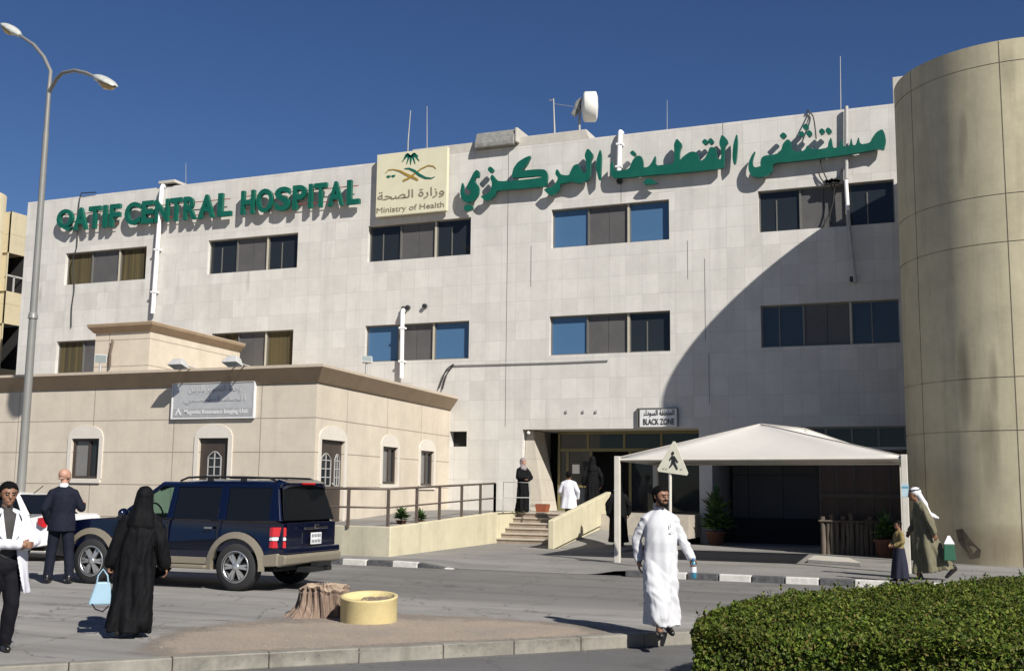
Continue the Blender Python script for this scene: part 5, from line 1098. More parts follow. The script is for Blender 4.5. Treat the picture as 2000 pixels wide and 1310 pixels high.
def wheel(root, x, y, r, rim, wd=.24):
    """wheel centred at (x, y, r), outer face towards sign(y)"""
    s = 1 if y > 0 else -1; mb = MB()
    pr = [(rim+.01, -wd/2), (r*.93, -wd/2), (r*.985, -wd/2+.03), (r, -wd/2+.07), (r, wd/2-.07), (r*.985, wd/2-.03), (r*.93, wd/2), (rim+.01, wd/2)]
    mb.lathe(pr, (x, y, r), 40, axis='y', caps=False); t = L(mb, 'wheel', M['rubber'], root)
    mb = MB(); mb.lathe([(rim+.012, s*wd*.5), (rim-.005, s*(wd*.5+.006)), (rim-.03, s*wd*.36), (rim-.04, s*wd*.1), (.02, s*wd*.1)], (x, y, r), 40, axis='y', mi=1, caps=False)
    mb.lathe([(rim+.014, s*wd*.49), (rim+.002, s*(wd*.5+.012)), (rim-.022, s*wd*.42)], (x, y, r), 40, axis='y', caps=False)
    for k in range(6):
        for da in (-.13, .13):
            a = 2*math.pi*k/6+da*1.0; c, q = math.cos(a), math.sin(a); a2 = 2*math.pi*k/6+da*1.55; yo = y+s*wd*.42
            p0 = Vector((x+.045*math.cos(a2), yo, r+.045*math.sin(a2))); p1 = Vector((x+(rim-.012)*c, yo-s*.012, r+(rim-.012)*q)); n_ = Vector((-q, 0, c))*.017
            mb.hexa([p0-n_, p0+n_, p1+n_*1.2, p1-n_*1.2], [v_-Vector((0, s*.045, 0)) for v_ in (p0-n_, p0+n_, p1+n_*1.2, p1-n_*1.2)])
    mb.lathe([(.06, s*wd*.2), (.06, s*wd*.44), (.045, s*wd*.48), (.01, s*wd*.49)], (x, y, r), 20, axis='y')
    L(mb, 'rim', [M['alloy'], M['plastic']], t)
    return t
def arc(cx, cz, r, a0, a1, n): return [(cx+r*math.cos(a0+(a1-a0)*k/n), cz+r*math.sin(a0+(a1-a0)*k/n)) for k in range(n+1)]
def body_shell(root, outline, hw, prof, m, bevel=.05):
    """side outline extruded over a rounded cross-section: prof maps height to half width"""
    mb = MB(); n = len(outline)
    ys = [-1, -.93, .93, 1]; rows = []
    cz_ = sum(p[1] for p in outline)/n; cx_ = sum(p[0] for p in outline)/n
    bm = bmesh.new(); rings = []
    for sgn in (-1, 1):
        rings.append([bm.verts.new((x, sgn*prof(z, x), z)) for x, z in outline])
    fs = [bm.faces.new(rings[0]), bm.faces.new(rings[1][::-1])]
    for i in range(n): bm.faces.new((rings[0][i], rings[0][(i+1) % n], rings[1][(i+1) % n], rings[1][i]))
    bmesh.ops.triangulate(bm, faces=fs, ngon_method='EAR_CLIP'); bmesh.ops.recalc_face_normals(bm, faces=bm.faces)
    me = bpy.data.meshes.new('body'); bm.to_mesh(me); bm.free(); me.materials.append(m)
    o = bpy.data.objects.new('body', me); COL.objects.link(o); o.parent = root; WLOC[o.name] = Vector()
    b = o.modifiers.new('bevel', 'BEVEL'); b.width = bevel; b.segments = 4; b.limit_method = 'ANGLE'; b.angle_limit = R(40)
    for p in me.polygons: p.use_smooth = True
    wn = o.modifiers.new('normals', 'WEIGHTED_NORMAL'); wn.keep_sharp = True
    return o
def pillar(mb, b0, b1, t0, t1, s, yb, yt, zb, zt, th=.05):
    """roof pillar on side s between bottom x-range and top x-range"""
    mb.hexa([(b0, s*yb, zb), (b1, s*yb, zb), (b1, s*(yb-th), zb), (b0, s*(yb-th), zb)], [(t0, s*yt, zt), (t1, s*yt, zt), (t1, s*(yt-th), zt), (t0, s*(yt-th), zt)])
def pane(mb, b0, b1, t0, t1, s, yb, yt, zb, zt, inset=.018, th=.008):
    mb.hexa([(b0, s*(yb-inset), zb), (b1, s*(yb-inset), zb), (b1, s*(yb-inset-th), zb), (b0, s*(yb-inset-th), zb)], [(t0, s*(yt-inset), zt), (t1, s*(yt-inset), zt), (t1, s*(yt-inset-th), zt), (t0, s*(yt-inset-th), zt)])

# --- blue four-wheel drive
wr, wf = gnd(456, 1153), gnd(174, 1139)
suv = thing('parked_car', 'dark blue four wheel drive with tan lower panels seen from behind', 'car', (-12.66, 16.12, 0), math.pi+R(2.2))
XW, WR = 1.445, .385
arch = .47
out = [(-2.42, .50), (-1.445-arch-.03, .46)]+arc(-XW, WR, arch, math.pi-.12, .12, 14)+[(-XW+arch+.04, .40), (XW-arch-.04, .40)]+arc(XW, WR, arch, math.pi-.12, .12, 14)+[(2.2, .45), (2.38, .50), (2.42, .72), (2.36, .92), (2.2, 1.02), (1.6, 1.09), (1.1, 1.125), (.9, 1.13), (-2.30, 1.13), (-2.42, 1.08), (-2.44, .85), (-2.43, .6)]
def sprof(z, x): return .905-(.03 if z > 1.05 else 0)-(.02 if z < .55 else 0)-(.07 if x > 2.3 else 0)-(.05 if x < -2.4 else 0)
body_shell(suv, out, .9, sprof, M['navy'], .045)
mb = MB(); mb.bx(-1.95, 1.95, -.55, .55, .3, .9); mb.bx(-2.3, 2.3, -.45, .45, .34, .6); L(mb, 'chassis', M['plastic'], suv)
for x in (-XW, XW):
    for y in (.80, -.80): wheel(suv, x, y, WR, .245)
zb, zt, yb_, yt_ = 1.125, 1.70, .872, .735
for s in (1, -1):
    for q in ((1.02, .90, .22, .10), (-.02, -.14, -.06, -.16), (-1.02, -1.18, -1.02, -1.16), (-2.05, -2.40, -1.98, -2.14)):
        mb = MB(); pillar(mb, *q, s, yb_, yt_, zb, zt); L(mb, 'pillar', M['navy'], suv, bevel=.012)
# roof with rounded edges
rows = []
for x, zz, hw in ((.26, 1.69, .70), (.05, 1.755, .73), (-.6, 1.80, .735), (-1.6, 1.80, .735), (-2.1, 1.775, .72), (-2.22, 1.73, .70)):
    rows.append([(x, hw*math.sin(a)*1.0, zz-.085*(1-math.cos(a))**1.3) for a in np.linspace(-1.5, 1.5, 17)])
mb = MB(); mb.add([p for r_ in rows for p in r_]+[(p[0], p[1]*.97, p[2]-.04) for r_ in rows for p in r_], [(i*17+k, i*17+k+1, (i+1)*17+k+1, (i+1)*17+k) for i in range(5) for k in range(16)]+[(102+i*17+k, 102+(i+1)*17+k, 102+(i+1)*17+k+1, 102+i*17+k+1) for i in range(5) for k in range(16)], 0, True)
mb.add(rows[0]+[(p[0], p[1]*.97, p[2]-.04) for p in rows[0]], [(k, k+1, 17+k+1, 17+k) for k in range(16)]); mb.add(rows[-1]+[(p[0], p[1]*.97, p[2]-.04) for p in rows[-1]], [(k, k+1, 17+k+1, 17+k) for k in range(16)])
for s in (1, -1): mb.hexa([(.24, s*.745, 1.66), (-2.2, s*.735, 1.66), (-2.2, s*.68, 1.66), (.24, s*.68, 1.66)], [(.2, s*.735, 1.715), (-2.2, s*.725, 1.715), (-2.2, s*.66, 1.74), (.2, s*.66, 1.74)])
rf = L(mb, 'roof', M['navy'], suv)
for s in (1, -1):
    mb = MB(); mb.tube([(-.1, s*.63, 1.755), (-.25, s*.635, 1.81), (-.6, s*.64, 1.825), (-1.4, s*.64, 1.825), (-1.85, s*.635, 1.815), (-2.0, s*.63, 1.76)], .018, 8); [mb.bx(x-.05, x+.05, s*.63-.02, s*.63+.02, 1.75, 1.82) for x in (-.7, -1.35)]; L(mb, 'roof_rail', M['plastic'], suv)
    for nm, b0, b1, t0, t1, g in (('window', .88, 0, .09, -.05, 'clear'), ('window', -.15, -1.01, -.17, -1.01, 'tint'), ('window', -1.19, -2.04, -1.17, -1.97, 'tint')):
        mb = MB(); pane(mb, b0, b1, t0, t1, s, yb_, yt_, zb, zt); L(mb, nm, M[g], suv)
    for x0, x1 in ((.92, -.07), (-.09, -1.06)):                      # doors: seam, handle
        mb = MB(); w_ = .006
        for xa in (x0, x1): mb.bx(xa-w_, xa+w_, s*.893, s*.9085, .52, 1.1)
        mb.bx(x1, x0, s*.893, s*.9085, .50, .512); d_ = L(mb, 'door_seam', M['plastic'], suv)
        mb = MB(); mb.box((x1+.16, s*.915, 1.0), (.16, .03, .04)); L(mb, 'door_handle', M['chrome'] if True else 0, suv, bevel=.01)
    mb = MB(); mb.bx(-.9, .9, s*.9, s*.985, .335, .40); L(mb, 'running_board', M['tan'], suv, bevel=.02)
    mb = MB(); mb.bx(-XW+arch+.1, XW-arch-.1, s*.895, s*.915, .41, .52); L(mb, 'side_cladding', M['tan'], suv, bevel=.01)
    for x in (-XW, XW):                                              # flared arches
        mb = MB(); A = np.linspace(-.28, math.pi+.28, 22); r0_, r1_ = arch-.012, arch+.09
        for k in range(21):
            P = lambda a, r_, y: (x+r_*math.cos(a), y, max(WR+r_*math.sin(a), .33))
            a, b = A[k], A[k+1]; mb.hexa([P(a, r0_, s*.86), P(b, r0_, s*.86), P(b, r1_, s*.90), P(a, r1_, s*.90)], [P(a, r0_, s*.955), P(b, r0_, s*.955), P(b, r1_, s*.925), P(a, r1_, s*.925)])
        L(mb, 'wheel_arch', M['tan'], suv)
    mb = MB(); zz = [(.62, .73), (.73, .81), (.81, .99)]
    lamp_ = None
    for (a, b), m_ in zip([(.70, .81), (.815, .875), (.88, 1.03)], ('redlens', 'wlens', 'redlens')):
        mb = MB(); mb.hexa([(-2.455, s*.785, a), (-2.30, s*.915, a), (-2.2, s*.90, a), (-2.38, s*.785, a)], [(-2.45, s*.785, b), (-2.30, s*.905, b), (-2.2, s*.89, b), (-2.38, s*.785, b)])
        lamp_ = L(mb, 'tail_lamp', M[m_], suv, bevel=.012)
    mb = MB(); mb.ball((.72, s*1.03, 1.2), .11, (.7, 1.05, .8)); mb.bx(.7, .78, s*.88, s*1.0, 1.13, 1.17); L(mb, 'door_mirror', M['navy'], suv)
    mb = MB(); mb.hexa([(2.36, s*.45, .75), (2.22, s*.84, .75), (2.1, s*.8, .75), (2.25, s*.45, .75)], [(2.32, s*.45, .93), (2.2, s*.82, .93), (2.1, s*.8, .93), (2.2, s*.45, .93)]); L(mb, 'headlight', M['wlens'], suv, bevel=.01)
# rear: glass, hatch, bumper, plate, lamps
mb = MB(); mb.hexa([(-2.41, -.80, 1.135), (-2.41, .80, 1.135), (-2.39, .80, 1.135), (-2.39, -.80, 1.135)], [(-2.175, -.64, 1.71), (-2.175, .64, 1.71), (-2.15, .64, 1.71), (-2.15, -.64, 1.71)]); L(mb, 'rear_window', M['tint'], suv)
mb = MB(); mb.hexa([(-2.19, -.66, 1.70), (-2.19, .66, 1.70), (-2.0, .66, 1.75), (-2.0, -.66, 1.75)], [(-2.26, -.62, 1.74), (-2.26, .62, 1.74), (-2.0, .62, 1.80), (-2.0, -.62, 1.80)]); sp_ = L(mb, 'spoiler', M['navy'], suv, bevel=.012)
mb = MB(); mb.bx(-2.268, -2.245, -.2, .2, 1.715, 1.745); L(mb, 'brake_light', M['redlens'], sp_)
mb = MB(); mb.bx(-2.452, -2.43, -.78, .78, .62, 1.10); hb = L(mb, 'tailgate', M['navy'], suv, bevel=.02)
mb = MB(); mb.bx(-2.475, -2.45, -.38, .38, .985, 1.02); mb.box((-2.472, 0, 1.03), (.02, .14, .07)); L(mb, 'handle', M['chrome'], hb, bevel=.008)
mb = MB(); mb.bx(-2.468, -2.455, -.17, .17, .74, .93); pl = L(mb, 'number_plate', M['plate'], hb, bevel=.004)
mb = MB(); [mb.bx(-2.471, -2.4685, -.13+.05*k, -.105+.05*k, z-.025, z+.025) for k in range(6) for z in (.79, .88)]; L(mb, 'plate_marking', M['ptext'], pl)
mb = MB(); mb.prism([(-2.40, .40), (-2.58, .44), (-2.60, .56), (-2.57, .60), (-2.35, .60)], 'y', -.90, .90); b_ = L(mb, 'bumper', M['tan'], suv, bevel=.03)
mb = MB(); mb.prism([(-2.35, .60), (-2.575, .602), (-2.56, .70), (-2.40, .72)], 'y', -.88, .88); L(mb, 'bumper_step', M['navy'], b_, bevel=.025)
for s in (1, -1):
    mb = MB(); mb.hexa([(-2.42, s*.86, .42), (-1.93, s*.90, .40), (-1.93, s*.93, .40), (-2.42, s*.92, .42)], [(-2.42, s*.86, .62), (-1.93, s*.90, .58), (-1.93, s*.93, .58), (-2.42, s*.92, .62)]); L(mb, 'bumper_corner', M['tan'], suv, bevel=.015)
mb = MB(); mb.bx(-2.62, -2.45, -.30, .12, .38, .46); mb.tube([(-2.6, -.1, .4), (-2.72, -.1, .4)], .03, 8); mb.bx(-2.6, -2.3, -.35, .35, .3, .38); L(mb, 'tow_hitch', M['plastic'], suv)
mb = MB(); mb.tube([(-2.2, -.5, .33), (-2.5, -.5, .33)], .035, 10); L(mb, 'exhaust', M['chrome'], suv)
# front end and interior
mb = MB(); mb.hexa([(1.0, -.80, 1.13), (1.0, .80, 1.13), (1.02, .80, 1.13), (1.02, -.80, 1.13)], [(.24, -.68, 1.70), (.24, .68, 1.70), (.26, .68, 1.70), (.26, -.68, 1.70)]); L(mb, 'windscreen', M['clear'], suv)
mb = MB(); mb.bx(2.405, 2.44, -.42, .42, .62, .9); L(mb, 'grille', M['chrome'], suv, bevel=.02)
mb = MB(); mb.bx(2.3, 2.5, -.86, .86, .38, .6); L(mb, 'front_bumper', M['tan'], suv, bevel=.05)
for s in (.4, -.4): mb = MB(); mb.box((.05, s, 1.15), (.14, .46, .5), Matrix.Rotation(-.2, 3, 'Y')); mb.box((.0, s, 1.44), (.1, .26, .22)); L(mb, 'seat', M['seat'], suv, bevel=.03)
for x in (-1.02, -1.95): mb = MB(); mb.bx(x-.07, x+.07, -.7, .7, 1.0, 1.36); L(mb, 'seat', M['seat'], suv, bevel=.03)
mb = MB(); mb.bx(.62, .98, -.8, .8, 1.06, 1.18); L(mb, 'dashboard', M['plastic'], suv, bevel=.03)
mb = MB(); mb.tube([(.55+.05*math.sin(a), .4+.18*math.cos(a), 1.2+.17*math.sin(a)) for a in np.linspace(0, 6.4, 24)], .016, 8); L(mb, 'steering_wheel', M['plastic'], suv)

def round_tail(root, x0, k, xr, amt, hw):
    done = set()
    for o in root.children_recursive:
        if o.type != 'MESH' or o.data.name in done: continue
        done.add(o.data.name)
        for v_ in o.data.vertices:
            x, y, z = v_.co
            if x < x0: x = x0+(x-x0)*k
            if x < xr: x += amt*min(1, abs(y)/hw)**4*min(1, (xr-x)/.2)
            v_.co.x = x
round_tail(suv, -2.0, .84, -1.98, .13, .9)
# --- white saloon behind
sed = thing('parked_car', 'white saloon car behind the man in the dark suit', 'car', (-20.75, 19.3, 0), math.pi+R(4))
SX, SR = 1.32, .33; sa = .39
out = [(-2.2, .38), (-SX-sa-.03, .3)]+arc(-SX, SR, sa, math.pi-.1, .1, 12)+[(-SX+sa+.04, .24), (SX-sa-.04, .24)]+arc(SX, SR, sa, math.pi-.1, .1, 12)+[(2.15, .3), (2.25, .5), (2.18, .7), (1.9, .8), (1.2, .93), (.95, .96), (-1.6, 1.0), (-2.12, 1.02), (-2.23, .95), (-2.25, .6)]
body_shell(sed, out, .88, lambda z, x: .88-(.04 if z > .9 else 0)-(.08 if abs(x) > 2.1 else 0), M['wpaint'], .05)
for x in (-SX, SX):
    for y in (.76, -.76): wheel(sed, x, y, SR, .2, .2)
mb = MB(); mb.bx(-1.8, 1.8, -.5, .5, .22, .8); L(mb, 'chassis', M['plastic'], sed)
zb, zt, yb2, yt2 = .97, 1.42, .83, .60; 
for s in (1, -1):
    for q in ((1.05, .95, .35, .25), (-.05, -.14, -.12, -.2), (-1.46, -1.66, -1.03, -1.13)):
        mb = MB(); pillar(mb, *q, s, yb2, yt2, zb, zt); L(mb, 'pillar', M['wpaint'], sed, bevel=.012)
rows = [[(x, hw*math.sin(a), zz-.07*(1-math.cos(a))**1.3) for a in np.linspace(-1.5, 1.5, 13)] for x, zz, hw in ((.36, 1.415, .58), (.1, 1.46, .6), (-.5, 1.485, .61), (-1.0, 1.455, .6), (-1.15, 1.42, .58))]
mb = MB(); mb.add([p for r_ in rows for p in r_], [(i*13+k, i*13+k+1, (i+1)*13+k+1, (i+1)*13+k) for i in range(4) for k in range(12)], 0, True)
for s in (1, -1): mb.hexa([(.34, s*.61, 1.385), (-1.14, s*.61, 1.385), (-1.14, s*.56, 1.385), (.34, s*.56, 1.385)], [(.3, s*.6, 1.43), (-1.1, s*.6, 1.43), (-1.1, s*.5, 1.45), (.3, s*.5, 1.45)])
rf = L(mb, 'roof', M['wpaint'], sed)
for s in (1, -1):
    for b0, b1, t0, t1 in ((.94, -.04, .24, -.11), (-.15, -1.44, -.21, -1.02)): mb = MB(); pane(mb, b0, b1, t0, t1, s, yb2, yt2, zb, zt); L(mb, 'window', M['tint'], sed)
    mb = MB(); mb.hexa([(-2.262, s*.48, .72), (-2.05, s*.87, .74), (-1.9, s*.855, .8), (-2.2, s*.48, .76)], [(-2.24, s*.48, .93), (-2.06, s*.855, .96), (-1.9, s*.85, .94), (-2.2, s*.48, .93)]); L(mb, 'tail_lamp', M['redlens'], sed, bevel=.012)
    mb = MB(); mb.bx(-2.285, -2.2, s*.45, s*.74, .46, .51); L(mb, 'reflector', M['redlens'], sed, bevel=.006)
    for xa in (.93, -.08, -1.0): mb = MB(); mb.bx(xa-.005, xa+.005, s*.868, s*.883, .35, .93); L(mb, 'door_seam', M['plastic'], sed)
    for xa in (.05, -.88): mb = MB(); mb.box((xa, s*.885, .84), (.15, .03, .03)); L(mb, 'door_handle', M['wpaint'], sed, bevel=.008)
mb = MB(); mb.hexa([(-1.68, -.74, .985), (-1.68, .74, .985), (-1.66, .74, .985), (-1.66, -.74, .985)], [(-1.13, -.56, 1.43), (-1.13, .56, 1.43), (-1.11, .56, 1.43), (-1.11, -.56, 1.43)]); L(mb, 'rear_window', M['tint'], sed)
mb = MB(); mb.hexa([(1.08, -.74, .96), (1.08, .74, .96), (1.1, .74, .96), (1.1, -.74, .96)], [(.34, -.56, 1.42), (.34, .56, 1.42), (.36, .56, 1.42), (.36, -.56, 1.42)]); L(mb, 'windscreen', M['tint'], sed)
mb = MB(); mb.prism([(-2.15, .26), (-2.28, .32), (-2.3, .56), (-2.2, .56)], 'y', -.8, .8); b_ = L(mb, 'bumper', M['wpaint'], sed, bevel=.03); mb = MB(); mb.bx(-2.31, -2.2, -.62, .62, .25, .42); L(mb, 'bumper_insert', M['plastic'], b_, bevel=.02)
mb = MB(); mb.bx(-2.275, -2.255, -.25, .25, .7, .82); L(mb, 'number_plate', M['plate'], sed)
mb = MB(); mb.tube([(-1.0, 0, 1.45), (-1.25, 0, 1.62)], .01, 6); L(mb, 'aerial', M['plastic'], sed)
from mathutils import noise as mnoise
# ------------------------------------------------------------------ people (local frame: facing -y, z up, metres)
def V3(*a): return Vector(a)
def cap_mesh(mb, p0, p1, r0, r1, sy=1.0, n=14):
    """closed tapered limb with round ends; sy flattens it front to back"""
    p0, p1 = Vector(p0), Vector(p1); t = (p1-p0); Ln = t.length
    t = t/Ln if Ln > 1e-6 else Vector((0, 0, 1)); a = t.orthogonal().normalized(); b = t.cross(a)
    st = [(-math.cos(x)*r0, math.sin(x)*r0) for x in np.linspace(.05, math.pi/2, 5)]+[(Ln+math.sin(x)*r1, math.cos(x)*r1) for x in np.linspace(0, math.pi/2-.05, 5)]
    vs = []
    for h, r in st:
        for k in range(n):
            w = 2*math.pi*k/n; o = a*math.cos(w)*r+b*math.sin(w)*r; o.y *= sy; q = p0+t*h; 
            if h < 0: q = p0+Vector((t.x*h, t.y*h*sy, t.z*h))
            elif h > Ln: q = p1+Vector((t.x*(h-Ln), t.y*(h-Ln)*sy, t.z*(h-Ln)))
            vs.append(q+o)
    m = len(st); mb.add(vs, [(i*n+k, i*n+(k+1) % n, (i+1)*n+(k+1) % n, (i+1)*n+k) for i in range(m-1) for k in range(n)]+[tuple(range(n-1, -1, -1)), tuple(range((m-1)*n, m*n))])
def ell(mb, c, r):
    mb.ball(c, 1.0, r, 8)
def fuse(mb, vox, smooth=3, fac=.5):
    """one continuous surface from overlapping closed pieces"""
    me = bpy.data.meshes.new('fuse'); me.from_pydata([tuple(p) for p in mb.v], [], mb.f)
    bm = bmesh.new(); bm.from_mesh(me); bmesh.ops.recalc_face_normals(bm, faces=bm.faces); bm.to_mesh(me); bm.free()
    o = bpy.data.objects.new('fuse', me); COL.objects.link(o)
    r = o.modifiers.new('r', 'REMESH'); r.mode = 'VOXEL'; r.voxel_size = vox
    if smooth: s = o.modifiers.new('s', 'SMOOTH'); s.iterations = smooth; s.factor = fac
    bpy.context.view_layer.update(); m2 = eval_mesh(o); bpy.data.objects.remove(o); bpy.data.meshes.remove(me)
    return m2
def place(name, me, m, root, displace=None):
    if displace is not None:
        v = np.zeros(len(me.vertices)*3, np.float32); me.vertices.foreach_get('co', v); v = v.reshape(-1, 3)
        nn = np.zeros(len(me.vertices)*3, np.float32); me.vertices.foreach_get('normal', nn); nn = nn.reshape(-1, 3)
        me.vertices.foreach_set('co', (v+displace(v, nn)).astype(np.float32).ravel()); me.update()
    me.name = name; me.materials.clear(); me.materials.append(m)
    me.polygons.foreach_set('use_smooth', [True]*len(me.polygons))
    o = bpy.data.objects.new(name, me); COL.objects.link(o); o.parent = root; WLOC[o.name] = Vector(); return o
def loft(mb, levels, n=72, folds=()):
    """closed cloth tube: levels (z, cx, cy, rx, ry); folds (count, phase, twist, amp at top, amp at bottom)"""
    Z = [l[0] for l in levels]; lv = np.array(levels); order = np.argsort(lv[:, 0]); lv = lv[order]; K = 46
    zs = np.linspace(lv[0, 0], lv[-1, 0], K); vs = []
    for z in zs:
        cx, cy, rx, ry = [np.interp(z, lv[:, 0], lv[:, i]) for i in range(1, 5)]; u = (lv[-1, 0]-z)/(lv[-1, 0]-lv[0, 0])
        for k in range(n):
            a = 2*math.pi*k/n; d = 1.0
            for (c, ph, tw, a0, a1) in folds: d += (a0+(a1-a0)*u)*math.sin(c*a+ph+tw*u*3)/max(rx, .1)
            vs.append((cx+rx*d*math.cos(a), cy+ry*d*math.sin(a), z))
    mb.add(vs, [(i*n+k, i*n+(k+1) % n, (i+1)*n+(k+1) % n, (i+1)*n+k) for i in range(K-1) for k in range(n)]+[tuple(range(n-1, -1, -1)), tuple(range((K-1)*n, K*n))])
M['skin'] = mat('brown_skin', (.21, .105, .062), .55, var=.1, scale=14); M['skin_fair'] = mat('light_skin', (.40, .22, .155), .55, var=.08, scale=14)
M['hair'] = mat('black_hair', (.005, .0045, .0045), .8, var=.3, scale=60, spec=.08); M['eye'] = mat('dark_eye', (.012, .01, .01), .2)
M['thobe'] = mat('white_thobe_cloth', (.50, .505, .525), .8, spec=.1, var=.02, scale=20, bump=.05, bscale=300)
M['coat'] = mat('white_coat_cloth', (.58, .58, .63), .8, spec=.1, var=.03, scale=16)
M['abaya'] = mat('black_abaya_cloth', (.0045, .0045, .0055), .75, spec=.12, var=.25, scale=9, bump=.1, bscale=200)
M['suit'] = mat('navy_suit_cloth', (.010, .012, .021), .8, spec=.12, var=.2, scale=30); M['trouser'] = mat('dark_trousers', (.008, .008, .011), .8, spec=.12, var=.2)
M['shoe'] = mat('black_leather', (.012, .011, .011), .3); M['shirt'] = mat('white_shirt', (.65, .66, .7), .8); M['dshirt'] = mat('dark_shirt', (.035, .033, .032), .8)
M['olive'] = mat('olive_robe_cloth', (.125, .115, .07), .85, var=.15, scale=10, bump=.1, bscale=150); M['headcloth'] = mat('white_headcloth', (.62, .62, .64), .8)
M['ochre'] = mat('ochre_top', (.20, .15, .055), .85, var=.2); M['indigo'] = mat('indigo_skirt', (.006, .007, .022), .85, var=.2); M['scarf'] = mat('mauve_scarf', (.24, .20, .21), .85, var=.15, scale=8)
def rotz(p, c, a): d = Vector(p)-Vector(c); return Vector(c)+Vector((d.x*math.cos(a)-d.y*math.sin(a), d.x*math.sin(a)+d.y*math.cos(a), d.z))
def hand(mb, w, e, palm, side, curl=.5, s=1.0):
    """five-fingered hand: w wrist, e direction the hand points, palm the way the palm faces, side -1 or 1 for the thumb"""
    e = Vector(e).normalized(); p = Vector(palm); p = (p-e*p.dot(e)).normalized(); q = e.cross(p)*side; w = Vector(w)
    cap_mesh(mb, w, w+e*.035*s, .024*s, .03*s)
    for k in range(4):
        off = (k-1.5)*.019*s; b = w+e*.03*s+q*off*.8; kn = w+e*.088*s+q*off; cap_mesh(mb, b, kn, .0135*s, .0115*s, n=8)
        ln = (.04, .045, .043, .034)[k]*s; c1 = curl*1.0+.04*k; d1 = e*math.cos(c1)+p*math.sin(c1); m1 = kn+d1*ln; c2 = c1+curl*1.1; d2 = e*math.cos(c2)+p*math.sin(c2); m2 = m1+d2*ln*.7; c3 = c2+curl*.6; d3 = e*math.cos(c3)+p*math.sin(c3)
        cap_mesh(mb, kn, m1, .0105*s, .0095*s, n=8); cap_mesh(mb, m1, m2, .0095*s, .0085*s, n=8); cap_mesh(mb, m2, m2+d3*ln*.5, .0085*s, .0075*s, n=8)
    t0 = w+e*.02*s-q*.024*s; t1 = w+e*.05*s-q*.047*s+p*.012*s; t2 = t1+(e*.75+p*.5-q*.15).normalized()*.032*s
    cap_mesh(mb, t0, t1, .0135*s, .012*s, n=8); cap_mesh(mb, t1, t2, .0115*s, .0095*s, n=8)
